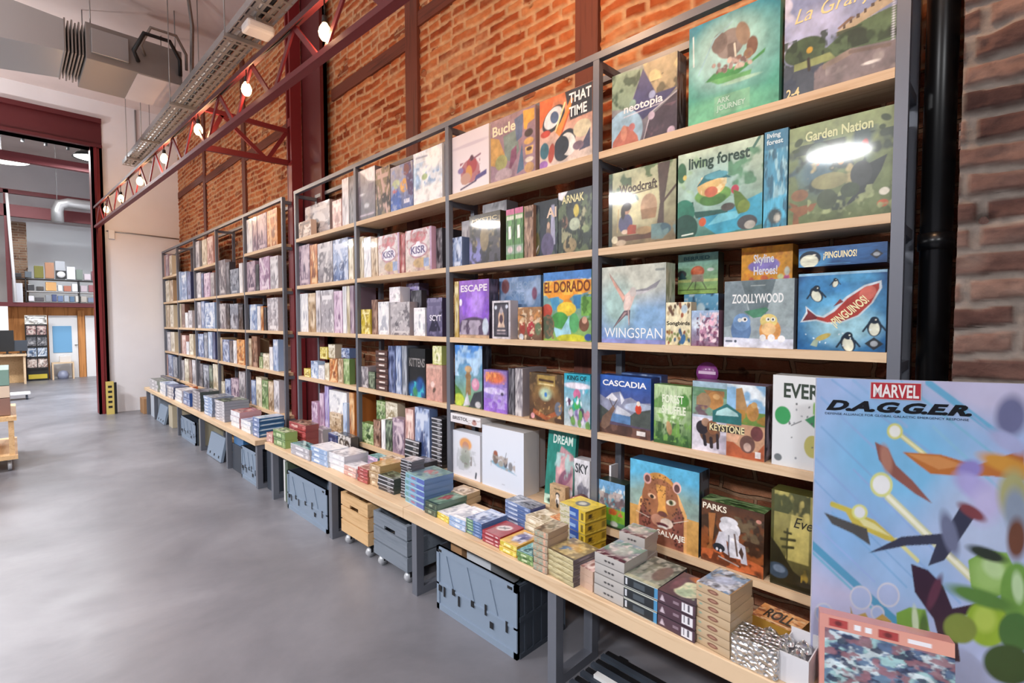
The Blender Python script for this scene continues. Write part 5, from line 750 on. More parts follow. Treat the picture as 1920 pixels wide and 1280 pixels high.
# clutter on the mezzanine: every thing its own object
rnd = random.Random(11)
sh = thing('storage_shelf', 'dark storage shelf along the mezzanine edge', 'shelf', (.30, FY+.2, 1.931))
MB().box(0, 2.0, 0, .4, .0, .02).build('lower_board', BLACK, sh); MB().box(0, 2.0, 0, .4, .27, .29).build('middle_board', GALV, sh); MB().box(-.25, 2.0, 0, .4, .58, .6).build('upper_board', BLACK, sh)
for x in (0, 1.0, 1.98): MB().box(x, x+.02, 0, .4, 0, .6).build('upright', BLACK, sh)
clut = [(.13, .30, 0, .47, '#c8ccd4', 'white flat panel leaning at the mezzanine edge', 'panel', -.1)]
for (x0, x1, z0, z1, c, lb, ct_, yy) in clut:
    tag(MB().box(0, x1-x0, 0, .02, 0, z1-z0).build('leaning_panel', CARD, loc=(x0-.05, FY+.15, 1.932), col=c), lb, ct_)
cl = [('lower', .02, [(.05, .10, .13, 'd8d8e0', 'white'), (.17, .16, .10, '4a4a50', 'dark grey'), (.36, .10, .16, '8a8f96', 'grey'), (.48, .09, .18, '3c4c7a', 'navy blue'), (.59, .1, .15, '5a7098', 'dull blue'), (.71, .09, .17, '9fa8b4', 'pale grey'), (.82, .09, .14, '4a6a8a', 'teal blue'), (.93, .06, .16, 'd2cfc8', 'cream'), (1.03, .12, .15, 'b0aaa2', 'beige'), (1.18, .12, .12, '70809a', 'slate blue')]),
      ('middle', .29, [(.04, .12, .14, '303238', 'charcoal'), (.2, .13, .1, '2a2c2e', 'black'), (.37, .2, .22, 'c9995e', 'tan cardboard'), (.6, .08, .15, 'd8dce0', 'white'), (.71, .14, .14, 'a8624a', 'rust red'), (.87, .11, .2, 'e6e6ec', 'bright white'), (1.03, .14, .16, 'b8aab2', 'mauve'), (1.2, .1, .18, '8a4a52', 'dark pink')]),
      ('upper', .60, [(-.2, .14, .10, '2a2a2e', 'black'), (.0, .12, .15, '55606a', 'slate grey'), (.17, .17, .30, '6c6a1e', 'olive green'), (.37, .17, .40, 'a87858', 'brown'), (.56, .19, .45, 'a9adb4', 'grey'), (.78, .16, .32, 'e8e9f0', 'white'), (.96, .13, .26, '6c7a70', 'grey green'), (1.12, .13, .16, 'c8bcc4', 'pale pink'), (1.27, .14, .24, '7a3a4a', 'maroon')])]
for nm, z0, its in cl:
    for (x, w_, h_, c, cn_) in its:
        b = MB().box(0, w_, 0, .22, 0, h_)
        if nm == 'upper' and cn_ == 'grey':
            b = MB().box(0, w_, 0, .2, 0, h_)
        o = b.build('storage_box', CARD, loc=(.30+x, FY+.26, 1.931+z0+.021), col='#'+c, bevel=.006)
        tag(o, '%s storage box on the %s board of the mezzanine shelf' % (cn_, nm), 'box', 'storage boxes on the mezzanine shelf')
ck = thing('round_clock', 'round white wall clock face in black case on the mezzanine', 'clock', (.965, FY+.22, 2.66))
MB().box(-.1, .1, 0, .03, -.1, .1).build('case', BLACK, ck)
MB().lathe([(.001, 0), (.08, 0), (.08, .012), (.001, .012)], n=24).build('dial', WHT, ck).rotation_euler = (math.pi/2, 0, 0)

# ---- floor things near the left edge
tr_ = thing('wheeled_dolly', 'white low wheeled dolly on the floor at the left', 'dolly', (-.12, 13.1, 0))
MB().box(0, .36, 0, .3, .09, .13).build('platform', WHT, tr_, bevel=.01)
for x in (.05, .31):
    for y in (.04, .26): MB().tube([(x-.015, y, .035), (x+.015, y, .035)], .035, 12).bar((x, y, .03), (x, y, .1), .02).build('wheel', CRATED, tr_)
ds = thing('display_trolley', 'wooden wheeled trolley cut by the left edge of the view', 'trolley', (-.50, 6.9, 0))
MB().box(0, .52, 0, 1.1, .12, .16).box(.46, .5, .02, .08, .16, .5).box(.46, .5, .98, 1.05, .16, .5).box(0, .52, 0, 1.1, .5, .54).build('wooden_frame', PINEX, ds)
for y in (.1, 1.0):
    for x in (.06, .46): MB().tube([(x-.015, y, .05), (x+.015, y, .05)], .05, 14).bar((x, y, .05), (x, y, .13), .03).build('wheel', RUB, ds)
for i, (z0, z1, c, nm) in enumerate([(.55, .72, '8a6a60', 'brown'), (.725, .84, 'd8c4b0', 'cream'), (.845, 1.0, '7a9a90', 'grey green')]):
    tag(MB().box(-.45, -.0, -.4, .4, 0, z1-z0).build('game_box', CARD, loc=(-.02, 7.4, z0-.005), col='#'+c, bevel=.003), '%s box stacked on the wooden trolley at the left edge' % nm, 'board game', 'boxes on the left trolley')
# yellow black sign standing by the red post
yb_ = thing('standing_sign', 'narrow yellow sign with dark lettering leaning by the red post', 'sign', (1.04, WY-.17, 0))
MB().box(0, .1, 0, .035, 0, .52).build('sign_box', CARD, yb_, col='#d8c470')
MB().box(.1, .135, 0, .04, 0, .50).build('black_edge', BLACK, yb_)
for i in range(5): MB().box(.025, .075, -.002, 0, .1+i*.08, .135+i*.08).build('printed_mark', BLACK, yb_)

# ================================================================== SHELVING RACKS
XF, XB = 1.85, 2.075
SZ = {1: 2.187+LIFT, 2: 1.767+LIFT, 3: 1.3525+LIFT, 4: .95+LIFT, 5: .531+LIFT}; ZT = 2.588+LIFT; BT = .03
def rack(name, label, ys, skip=()):
    r = thing(name, label, 'shelving rack', (XF, ys[0], 0)); o = lambda b, n_, m_: b.build(n_, m_, r)
    y0 = ys[0]
    for i, y in enumerate(ys):
        a = y-y0
        o(MB().box(0, .03, a-.016, a+.016, 0, ZT), 'front_post', STEEL)
        o(MB().box(XB-XF-.03, XB-XF, a-.016, a+.016, 0, ZT), 'rear_post', STEEL)
        for s in SZ.values(): o(MB().box(.03, XB-XF-.03, a-.012, a+.012, s-BT-.03, s-BT-.001), 'side_bar', STEEL)
        o(MB().box(.03, XB-XF-.03, a-.012, a+.012, ZT-.03, ZT), 'side_bar', STEEL)
    L = ys[-1]-y0
    o(MB().box(-.001, .031, -.016, L+.016, ZT, ZT+.03), 'top_rail', STEEL)
    o(MB().box(XB-XF-.03, XB-XF, -.016, L+.016, ZT, ZT+.03), 'rear_rail', STEEL)
    for i in range(len(ys)-1):
        for k, s in SZ.items():
            if (i, k) in skip: continue
            o(MB().box(.0, XB-XF-.032, ys[i]-y0+.017, ys[i+1]-y0-.017, s-BT, s), 'shelf_board', PINE)
    return r
YN = [.2535, 1.330, 2.394, 3.512, 4.625]
YFR = [4.935, 6.045, 7.11, 8.17, 9.19, 10.2]
rack('shelving_rack', 'near tall steel and pine rack packed with game boxes', YN)
rack('shelving_rack', 'far tall steel and pine rack reaching the white end wall', YFR, skip=((3, 1), (1, 1)))

# ================================================================== BENCHES
def bench(label, ys, legs, x0, x1, top, th):
    r = thing('display_bench', label, 'bench', (x0, ys[0], 0))
    for i in range(len(ys)-1):
        MB().box(0, x1-x0, ys[i]-ys[0]+.001, ys[i+1]-ys[0]-.001, top-th, top).build('bench_top', PINE, r, bevel=.003)
    for y in legs:
        a = y-ys[0]; q = MB(); t = .045; u0, u1 = .02, x1-x0-.02; z1 = top-th-.001
        q.box(u0, u0+t, a-.022, a+.022, 0, z1).box(u1-t, u1, a-.022, a+.022, 0, z1).box(u0+t, u1-t, a-.022, a+.022, 0, .04).box(u0+t, u1-t, a-.022, a+.022, z1-.04, z1)
        q.build('leg_frame', STEEL, r)
BX0, BX1, BZ = 1.475, 1.80, .462
bench('near long pine bench on steel frames before the near rack', [-.75, .35, 2.314, 4.40], [-.6, .25, 1.275, 2.24, 3.235, 4.3], BX0, BX1, BZ, .06)
FX0, FX1, FZ = 1.475, 1.80, .43
bench('far long pine bench on steel frames before the far rack', [4.64, 7.2, 9.72], [4.67, 5.53, 6.52, 7.60, 9.08, 9.66], FX0, FX1, FZ, .045)

# label, group, category, x, y, z (m, middle of front bottom edge), depth, width, height, body colour, cover, cover fineness, lettering, side, top, tilt, lid
SHELVED = [
 ('game box with misty forest and pink city, leftmost in nearest bay top shelf','game boxes on the top shelf of the near rack nearest bay','board game', 1.89, 1.1214, 2.207, 0.075, 0.3031, 0.323, '5a5866','neotopia', 100, [('neotopia', 0.2, 0.42, 0.8, 0.55, '#f4f2f6','b', 0)], 'g:31:2c2a34,55505e,17161c,8a8694', None, 0, 'x'),
 ('large green game box with elephant on a leaf boat, top shelf of nearest bay','game boxes on the top shelf of the near rack nearest bay','board game', 1.862, 0.7482, 2.207, 0.09, 0.3202, 0.367, '5fa898','elephant', 120, [('ARK\nJOURNEY', 0.34, 0.06, 0.66, 0.2, '#bfe0d0','b')], None, None, 0, 'x'),
 ('large game box with hillside palace painting beside the right end post','game boxes on the top shelf of the near rack nearest bay','board game', 1.862, 0.4224, 2.207, 0.09, 0.3018, 0.367, '7b7f8e','palace', 140, [('La Granja', 0.1, 0.6, 0.86, 0.76, '#e8d9a0','i'), ('2-4', 0.03, 0.0, 0.16, 0.08, '#e8d9a0','b')], None, None, 0, 'x'),
 ('game box with woman at a workbench under trees on its cover','game boxes on the second shelf of the near rack nearest bay','board game', 1.875, 1.1189, 1.787, 0.08, 0.3143, 0.3197, '3c4436','woodcraft', 110, [('Woodcraft', 0.17, 0.7, 0.74, 0.82, '#4a3a2c','b')], None, None, 0, 'x'),
 ('square game box with blue river and mossy island cover','game boxes on the second shelf of the near rack nearest bay','board game', 1.872, 0.795, 1.787, 0.08, 0.3145, 0.3264, '31604e','living', 140, [('living forest', 0.14, 0.76, 0.86, 0.93, '#2f4a3e','b')], None, None, 0, 'x'),
 ('narrow blue box with river artwork between two larger boxes','game boxes on the second shelf of the near rack nearest bay','board game', 1.872, 0.5966, 1.787, 0.08, 0.0746, 0.3317, '4d8fae','river', 50, [('living\nforest', 0.1, 0.86, 0.8, 0.98, '#d8eaf0','b')], None, None, 0, 'x'),
 ('large dark green forest game box beside the right end post','game boxes on the second shelf of the near rack nearest bay','board game', 1.872, 0.413, 1.787, 0.08, 0.2831, 0.3215, '4a5a44','garden', 140, [('Garden Nation', 0.17, 0.83, 0.82, 0.93, '#cfd6a2','b')], None, None, 0, 'x'),
 ('pale blue game box with long-tailed bird in flight','game boxes on the third shelf of the near rack nearest bay','board game', 1.865, 1.1489, 1.3725, 0.075, 0.3074, 0.3306, 'c3c6b4','bird', 140, [('WINGSPAN', 0.05, 0.07, 0.96, 0.2, '#f2f6fa','n')], 'g:33:b8bca6,c8ccb8,8e9480,d4d8c8', None, 0, 'x'),
 ('flat blue box lying under the teal robot box','game boxes on the third shelf of the near rack nearest bay','board game', 1.985, 0.9053, 1.3725, 0.1, 0.1422, 0.2048, '2d6186','g:35:2f6f9c,6fb0d4,1c4264,c8e0ea', 30, [], None, None, 0, 'x'),
 ('teal game box with orange robot on green field','game boxes on the third shelf of the near rack nearest bay','board game', 1.985, 0.9208, 1.5778, 0.06, 0.1678, 0.1642, '2c3f3a','robot', 60, [('BERRIED', 0.15, 0.84, 0.8, 0.93, '#2c6470','b')], None, None, 0, 'x'),
 ('small cream card box scattered with leaves and birds','game boxes on the third shelf of the near rack nearest bay','board game', 1.86, 0.9386, 1.3725, 0.05, 0.1046, 0.169, 'e2d8b0','songbird', 50, [('Songbirds', 0.04, 0.44, 0.96, 0.56, '#3a3228','b')], None, None, 0, 'x'),
 ('small box with pink blossom crowd and blue sky','game boxes on the third shelf of the near rack nearest bay','board game', 1.86, 0.8313, 1.3725, 0.05, 0.105, 0.1354, '8c6a80','blossom', 44, [], None, None, 0, 'x'),
 ('yellow game box with white bubble lettering behind the grey monster box','game boxes on the third shelf of the near rack nearest bay','board game', 1.97, 0.6536, 1.5511, 0.07, 0.1762, 0.1909, 'e0962c','yellow', 60, [('Skyline\nHeroes!', 0.25, 0.45, 0.72, 0.85, '#f6f2f8','b')], None, None, 0, 'x'),
 ('dark flat box holding up the yellow box','game boxes on the third shelf of the near rack nearest bay','board game', 1.96, 0.6439, 1.3725, 0.09, 0.1461, 0.1781, '2a2c34','g:36:2a2c34,44464e,16181c,6a6c72', 16, [], None, None, 0, 'x'),
 ('grey game box with blue and yellow round creatures','game boxes on the third shelf of the near rack nearest bay','board game', 1.862, 0.6434, 1.3725, 0.07, 0.2325, 0.2391, '8f9aa6','creatures', 140, [('ZOOLLYWOOD', 0.12, 0.66, 0.86, 0.8, '#eef2f2','b')], None, None, 0, 'x'),
 ('blue game box with big red fish among penguins','game boxes on the third shelf of the near rack nearest bay','board game', 1.868, 0.3966, 1.3725, 0.09, 0.2396, 0.2507, '1c3f66','fish', 140, [('¡PINGUINOS!', 0.36, 0.42, 0.86, 0.56, '#efe6b8','b', 42)], None, None, 0, 'x'),
 ('flat blue penguin box lying on top of the red fish box','game boxes on the third shelf of the near rack nearest bay','board game', 1.868, 0.3983, 1.6445, 0.2, 0.2395, 0.0619, '1d4470','penguin', 100, [('¡PINGUINOS!', 0.3, 0.3, 0.68, 0.74, '#efe6b8','b')], None, None, 0, 'z'),
 ('blue game box with snowy mountains and elk','game boxes on the fourth shelf of the near rack nearest bay','board game', 1.868, 1.1852, 0.97, 0.075, 0.2536, 0.2601, '2c4f96','cascadia', 110, [('CASCADIA', 0.06, 0.82, 0.92, 0.92, '#f2f4f8','b')], None, None, 0, 'x'),
 ('blue box standing behind the mountain and elk box','game boxes on the fourth shelf of the near rack nearest bay','board game', 1.975, 1.1707, 0.97, 0.06, 0.1996, 0.2626, '4a68a8','g:41:4a68a8,6f8cc4,2c4478,a8bce0', 16, [], None, None, 0, 'x'),
 ('light green forest game box between blue box and bison box','game boxes on the fourth shelf of the near rack nearest bay','board game', 1.868, 0.9635, 0.97, 0.06, 0.1598, 0.2407, '6f9a58','forest', 64, [('FOREST\nSHUFFLE', 0.22, 0.52, 0.86, 0.84, '#eaf2dc','b')], None, None, 0, 'x'),
 ('game box with four wildlife paintings and bison','game boxes on the fourth shelf of the near rack nearest bay','board game', 1.866, 0.7457, 0.97, 0.1, 0.2657, 0.2678, '8c7c90','keystone', 140, [('KEYSTONE', 0.26, 0.32, 0.74, 0.42, '#e6d9a8','b')], 'g:42:4a4048,7a6c78,2a242c,a89aa8', None, 0, 'x'),
 ('white game box with green blots partly behind the tall poster','game boxes on the fourth shelf of the near rack nearest bay','board game', 1.866, 0.464, 0.97, 0.09, 0.2498, 0.3123, 'dfe3e2','everdell', 120, [('EVERDELL', 0.14, 0.76, 1.0, 0.92, '#39463c','b')], None, None, 0, 'x'),
 ('small green and blue town game box beside the post','game boxes on the lowest shelf of the near rack nearest bay','board game', 1.862, 1.2431, 0.551, 0.07, 0.1361, 0.2062, '2e3a30','town', 50, [], None, None, 0, 'x'),
 ('small white box behind the green and blue town box','game boxes on the lowest shelf of the near rack nearest bay','board game', 1.945, 1.3069, 0.551, 0.06, 0.0101, 0.2499, 'e4e4ea','g:43:e6e6ee,f6f6fa,b8b8c4,ffffff', 16, [], None, None, 0, 'x'),
 ('large orange and blue game box with leopard portrait','game boxes on the lowest shelf of the near rack nearest bay','board game', 1.862, 0.9972, 0.551, 0.09, 0.3048, 0.3324, '2b5d80','leopard', 140, [('SALVAJE', 0.42, 0.1, 0.82, 0.19, '#f4ede0','b')], 'g:44:20242c,34404c,12151a,566474', None, 0, 'x'),
 ('brown game box with white waterfall on the cover','game boxes on the lowest shelf of the near rack nearest bay','board game', 1.862, 0.7208, 0.551, 0.08, 0.2267, 0.2361, '4a3226','parks', 140, [('PARKS', 0.02, 0.86, 0.42, 0.96, '#f2ead8','b')], None, 'g:45:3c5a34,5c7c4c,243820,90a878', 0, 'x'),
 ('olive golden forest game box half behind the tall poster','game boxes on the lowest shelf of the near rack nearest bay','board game', 1.862, 0.4662, 0.551, 0.08, 0.2384, 0.3327, '5a5a2c','evergreen', 110, [('Evergreen', 0.3, 0.62, 1.0, 0.76, '#2e2c1c','i')], None, None, 0, 'x'),
 ('white game box with small crimson floral figure','game boxes on the top shelf of the near rack second bay','board game', 1.872, 2.2105, 2.207, 0.05, 0.3179, 0.3334, 'e8e4e8','crimson', 70, [], None, None, 0, 'x'),
 ('game box with collage of brown and grey shapes on top shelf','game boxes on the top shelf of the near rack second bay','board game', 1.872, 1.8725, 2.207, 0.05, 0.3274, 0.3312, 'a08a8c','collage', 100, [('Bucle', 0.05, 0.74, 0.58, 0.9, '#f2e6c4','b')], None, None, 0, 'x'),
 ('game box with swirling white and orange shapes on top shelf','game boxes on the top shelf of the near rack second bay','board game', 1.868, 1.5192, 2.207, 0.05, 0.3157, 0.329, 'c9b4a4','swirl', 110, [('THAT\nTIME', 0.58, 0.62, 0.98, 0.95, '#f4f4f8','b')], None, None, 0, 'x'),
 ('narrow blue game box, leftmost, second shelf, near rack second bay','game boxes on the second shelf of the near rack second bay','board game', 1.875, 2.3329, 1.787, 0.069, 0.0863, 0.173, '6f86b5','g:101:5f78ac,a8bade,3e4e7c,d2dcf0', 15, [], None, None, 0, 'x'),
 ('narrow grey game box, second from left, second shelf, near rack second bay','game boxes on the second shelf of the near rack second bay','board game', 1.945, 2.3405, 1.7997, 0.17, 0.0711, 0.2648, 'a39ca3','g:102:8a848c,c4bfc4,6b676f,d8d4d6', 12, [], None, None, 0, 'x'),
 ('dark brown and blue misty game box on second shelf of second bay','game boxes on the second shelf of the near rack second bay','board game', 1.868, 2.086, 1.787, 0.075, 0.2548, 0.2741, '3a342e','mist', 56, [('MYSTIC', 0.1, 0.84, 0.9, 0.92, '#c8b88c','b')], None, None, 0, 'x'),
 ('grey flat box behind the misty brown box','game boxes on the second shelf of the near rack second bay','board game', 1.95, 2.0924, 1.787, 0.09, 0.1978, 0.3466, '8a848a','g:52:8a848a,aaa6aa,605c62,c8c4c8', 14, [], None, None, 0, 'x'),
 ('green jungle box spine, left one of the matching pair','game boxes on the second shelf of the near rack second bay','board game', 1.868, 1.8831, 1.787, 0.2, 0.0613, 0.2638, '5f8a58','spine', 40, [], None, None, 0, 'x'),
 ('green jungle box spine, right one of the matching pair','game boxes on the second shelf of the near rack second bay','board game', 1.868, 1.819, 1.787, 0.2, 0.0592, 0.2646, '5f8a58','spine', 40, [], None, None, 0, 'x'),
 ('brown bamboo game box spine beside the dark portrait box','game boxes on the second shelf of the near rack second bay','board game', 1.868, 1.7506, 1.787, 0.021, 0.0625, 0.2621, '8a6a58','g:53:9a7a64,6a4838,c8a890,4a3428', 24, [], None, None, 0, 'x'),
 ('dark game box with pale seated figure on second shelf','game boxes on the second shelf of the near rack second bay','board game', 1.89, 1.6574, 1.787, 0.06, 0.1571, 0.2742, '20262e','altered', 60, [('AI', 0.55, 0.68, 0.95, 0.86, '#e2c8b0','b')], None, None, 0, 'x'),
 ('dark green jungle temple game box with gold lettering','game boxes on the second shelf of the near rack second bay','board game', 1.866, 1.458, 1.787, 0.07, 0.1954, 0.2884, '26302c','arnak', 70, [('ARNAK', 0.12, 0.8, 0.78, 0.93, '#dcd6a0','b')], None, None, 0, 'x'),
 ('thin yellow box spine at the left of third shelf','game boxes on the third shelf of the near rack second bay','board game', 1.868, 2.3328, 1.3725, 0.15, 0.0399, 0.3279, 'b89a4c','g:54:b89a4c,dcc890,7a6428,f0e4b8', 16, [], None, None, 0, 'x'),
 ('purple game box with glowing mansion cover','game boxes on the third shelf of the near rack second bay','board game', 1.866, 2.176, 1.3725, 0.07, 0.2587, 0.3283, '6b4aa0','escape', 64, [('ESCAPE', 0.06, 0.8, 0.94, 0.92, '#efe6f4','b')], 'g:55:2a2430,443a50,16121c,6c6078', None, 0, 'x'),
 ('small black and silver ornate card box','game boxes on the third shelf of the near rack second bay','board game', 1.862, 1.947, 1.3725, 0.06, 0.1401, 0.2049, 'c4c0c8','ornate', 46, [], None, None, 0, 'x'),
 ('sky blue game box with hot air balloons behind smaller boxes','game boxes on the third shelf of the near rack second bay','board game', 1.96, 1.9081, 1.3725, 0.06, 0.3138, 0.3348, '6d8fb8','balloon', 60, [('ISLE OF\nSKYE', 0.3, 0.62, 0.78, 0.92, '#8fa9cc','b')], None, None, 0, 'x'),
 ('small game box with red clad villagers','game boxes on the third shelf of the near rack second bay','board game', 1.862, 1.7396, 1.3725, 0.045, 0.1653, 0.1663, '7a5040','village', 44, [], None, None, 0, 'x'),
 ('bright game box with orange lettering over a green valley','game boxes on the third shelf of the near rack second bay','board game', 1.872, 1.5099, 1.3725, 0.07, 0.2891, 0.3315, '5a9a5c','eldorado', 110, [('EL DORADO', 0.02, 0.7, 0.98, 0.86, '#7a3a10','b')], None, None, 0, 'x'),
 ('tall game box with stone tower against blue sky','game boxes on the fourth shelf of the near rack second bay','board game', 1.868, 2.2297, 0.97, 0.07, 0.2432, 0.3575, '3f76c4','tower', 60, [], 'g:56:181a20,2e323a,0e0f12,4a5058', None, 0, 'x'),
 ('purple and orange game box in front of two dark spines','game boxes on the fourth shelf of the near rack second bay','board game', 1.866, 2.0005, 0.97, 0.06, 0.1856, 0.2294, '8a78c4','orange_purple', 50, [], None, None, 0, 'x'),
 ('thin charcoal game box, third from left, fourth shelf, near rack second bay','game boxes on the fourth shelf of the near rack second bay','board game', 1.875, 1.8821, 0.97, 0.19, 0.0463, 0.247, '3f3d45','g:103:3a3840,66646c,232228,9a98a0', 9, [], None, None, 0, 'x'),
 ('narrow grey game box, fourth from left, fourth shelf, near rack second bay','game boxes on the fourth shelf of the near rack second bay','board game', 1.875, 1.8278, 0.97, 0.19, 0.0544, 0.2505, 'a39ca3','g:104:8a848c,c4bfc4,6b676f,d8d4d6', 10, [], None, None, 0, 'x'),
 ('bronze game box with glowing blue compass','game boxes on the fourth shelf of the near rack second bay','board game', 1.868, 1.6333, 0.97, 0.06, 0.2232, 0.2391, '5a4028','compass', 64, [], None, None, 0, 'x'),
 ('teal game box crowded with little monsters','game boxes on the fourth shelf of the near rack second bay','board game', 1.868, 1.442, 0.97, 0.06, 0.1528, 0.2501, '2f8ca0','monsters', 56, [('KING OF', 0.12, 0.88, 0.86, 0.97, '#123a44','b')], None, None, 0, 'x'),
 ('tall white game box with golden haired figure art','game boxes on the lowest shelf of the near rack second bay','board game', 1.868, 2.2526, 0.551, 0.07, 0.2468, 0.2662, 'e4e6ee','figure', 60, [], None, None, 0, 'x'),
 ('flat white box lying across the golden figure box','game boxes on the lowest shelf of the near rack second bay','board game', 1.852, 2.2411, 0.869, 0.2, 0.2698, 0.0528, 'e2e0e2','flatwhite', 50, [('BRISTOL', 0.08, 0.35, 0.6, 0.75, '#6a6468','b')], None, None, 0, 'z'),
 ('big white game box with small battle scene','game boxes on the lowest shelf of the near rack second bay','board game', 1.862, 1.9422, 0.551, 0.12, 0.3231, 0.3376, 'd7d7da','battle', 70, [], None, None, 0, 'x'),
 ('plain white box standing behind the big white box','game boxes on the lowest shelf of the near rack second bay','board game', 1.99, 1.9565, 0.551, 0.1, 0.2507, 0.3227, 'cfcdce','g:57:d4d4da,e4e4ea,b4b4ba,f0f0f4', 14, [], None, None, 0, 'x'),
 ('teal and rose game box leaning on the lowest shelf','game boxes on the lowest shelf of the near rack second bay','board game', 1.885, 1.5737, 0.551, 0.022, 0.1762, 0.374, '1f6a62','dream', 60, [('DREAM', 0.2, 0.82, 0.9, 0.94, '#dff0ea','b')], None, None, 6, 'x'),
 ('white game box with grey castle beside post','game boxes on the lowest shelf of the near rack second bay','board game', 1.908, 1.4428, 0.551, 0.06, 0.0945, 0.2574, 'dcdce2','greycastle', 40, [('SKY', 0.1, 0.74, 0.9, 0.92, '#44484e','b')], None, None, 0, 'x'),
 ('small tan box with standing figure on lowest shelf','game boxes on the lowest shelf of the near rack second bay','board game', 1.852, 1.5455, 0.551, 0.03, 0.097, 0.1213, 'b99a72','tanfig', 40, [], None, None, 0, 'x'),
 ('dark foggy game box with painted highlight on top shelf','game boxes on the top shelf of the near rack third bay','board game', 1.868, 3.369, 2.207, 0.07, 0.2458, 0.367, '6a6470','fog', 40, [], None, None, 0, 'x'),
 ('narrow box crowded with dark figures on top shelf','game boxes on the top shelf of the near rack third bay','board game', 1.868, 3.1439, 2.207, 0.06, 0.19, 0.3295, '4a3e40','g:61:3c3034,8a7a58,1e1a1e,c8a8a0', 34, [], None, None, 0, 'x'),
 ('blue purple game box with orange circle on top shelf','game boxes on the top shelf of the near rack third bay','board game', 1.868, 2.9078, 2.207, 0.06, 0.2682, 0.299, '5a5a90','heroes', 44, [], None, None, 0, 'x'),
 ('white and ice blue game box on top shelf beside post','game boxes on the top shelf of the near rack third bay','board game', 1.866, 2.6117, 2.207, 0.06, 0.303, 0.3273, 'e6eef6','ice', 56, [], None, None, 0, 'x'),
 ('narrow cream game box, leftmost, second shelf, near rack third bay','game boxes on the second shelf of the near rack third bay','board game', 1.875, 3.4666, 1.787, 0.19, 0.0549, 0.3094, 'd9ceb4','g:105:d2c6aa,ece4d0,a89878,fff8e8', 7, [], None, None, 0, 'x'),
 ('upright white game box, second from left, second shelf, near rack third bay','game boxes on the second shelf of the near rack third bay','board game', 1.875, 3.3808, 1.787, 0.19, 0.1008, 0.2963, 'e6e6ec','g:106:e6e6ec,f4f4f8,b9bcc8,ffffff', 14, [], None, None, 0, 'x'),
 ('narrow tan game box, third from left, second shelf, near rack third bay','game boxes on the second shelf of the near rack third bay','board game', 1.875, 3.2783, 1.787, 0.19, 0.0895, 0.276, 'b79a78','g:107:b09270,d4bc9c,846848,ecdcc4', 12, [], None, None, 0, 'x'),
 ('white and red ornate game box, left one of the pair','game boxes on the second shelf of the near rack third bay','board game', 1.868, 3.0778, 1.787, 0.07, 0.272, 0.2777, 'c8a8a8','king', 50, [('KISR', 0.22, 0.42, 0.78, 0.6, '#6a5a8a','b')], None, None, 0, 'x'),
 ('narrow red game box, fifth from left, second shelf, near rack third bay','game boxes on the second shelf of the near rack third bay','board game', 1.875, 2.9121, 1.787, 0.19, 0.0546, 0.2607, 'a23a3c','g:108:9c3a3c,c8686a,6a2428,e8c0b8', 8, [], None, None, 0, 'x'),
 ('white and red ornate game box, right one of the pair','game boxes on the second shelf of the near rack third bay','board game', 1.868, 2.7221, 1.787, 0.036, 0.2905, 0.2718, 'd0a8c4','king', 56, [('KISR', 0.22, 0.42, 0.78, 0.6, '#6a5a8a','b')], None, None, 0, 'x'),
 ('narrow charcoal game box, seventh from left, second shelf, near rack third bay','game boxes on the second shelf of the near rack third bay','board game', 1.905, 2.5667, 1.787, 0.19, 0.0994, 0.2582, '3f3d45','g:109:3a3840,66646c,232228,9a98a0', 16, [], None, None, 0, 'x'),
 ('upright yellow game box, leftmost, third shelf, near rack third bay','game boxes on the third shelf of the near rack third bay','board game', 1.875, 3.4187, 1.3725, 0.065, 0.1345, 0.1834, 'd9c342','g:110:d4bc3c,ecdc80,a08428,fff4b8', 18, [], None, None, 0, 'x'),
 ('narrow brown game box, second from left, third shelf, near rack third bay','game boxes on the third shelf of the near rack third bay','board game', 1.875, 3.2853, 1.3725, 0.19, 0.0827, 0.2506, '6d4a3e','g:111:6d4a3e,96705e,46302a,c0a08e', 11, [], None, None, 0, 'x'),
 ('upright white game box, third from left, third shelf, near rack third bay','game boxes on the third shelf of the near rack third bay','board game', 1.875, 3.1657, 1.3725, 0.065, 0.1426, 0.2326, 'e6e6ec','g:112:e6e6ec,f4f4f8,b9bcc8,ffffff', 20, [], None, None, 0, 'x'),
 ('upright grey game box, fifth from left, third shelf, near rack third bay','game boxes on the third shelf of the near rack third bay','board game', 1.875, 2.9544, 1.3725, 0.065, 0.2368, 0.2245, 'a39ca3','g:113:8a848c,c4bfc4,6b676f,d8d4d6', 35, [], None, None, 0, 'x'),
 ('upright white game box, eighth from left, third shelf, near rack third bay','game boxes on the third shelf of the near rack third bay','board game', 1.875, 2.7243, 1.3725, 0.065, 0.1254, 0.1821, 'e6e6ec','g:114:e6e6ec,f4f4f8,b9bcc8,ffffff', 20, [], None, None, 0, 'x'),
 ('upright charcoal game box, seventh from left, third shelf, near rack third bay','game boxes on the third shelf of the near rack third bay','board game', 1.945, 2.8647, 1.3725, 0.044, 0.1257, 0.3023, '3f3d45','g:115:3a3840,66646c,232228,9a98a0', 19, [], None, None, 0, 'x'),
 ('white cube box perched on grey box','game boxes on the third shelf of the near rack third bay','board game', 1.88, 3.0247, 1.5975, 0.08, 0.1345, 0.1046, 'ece8f0','g:62:e8e4ec,f4f0f6,c4c0c8,ffffff', 20, [], None, None, 0, 'x'),
 ('violet picture box behind on the third shelf of third bay','game boxes on the third shelf of the near rack third bay','board game', 1.99, 2.9694, 1.5725, 0.08, 0.1567, 0.158, '5a5070','g:63:5a4a8a,b8a8e0,3a3050,f0e8fa', 26, [], None, None, 0, 'x'),
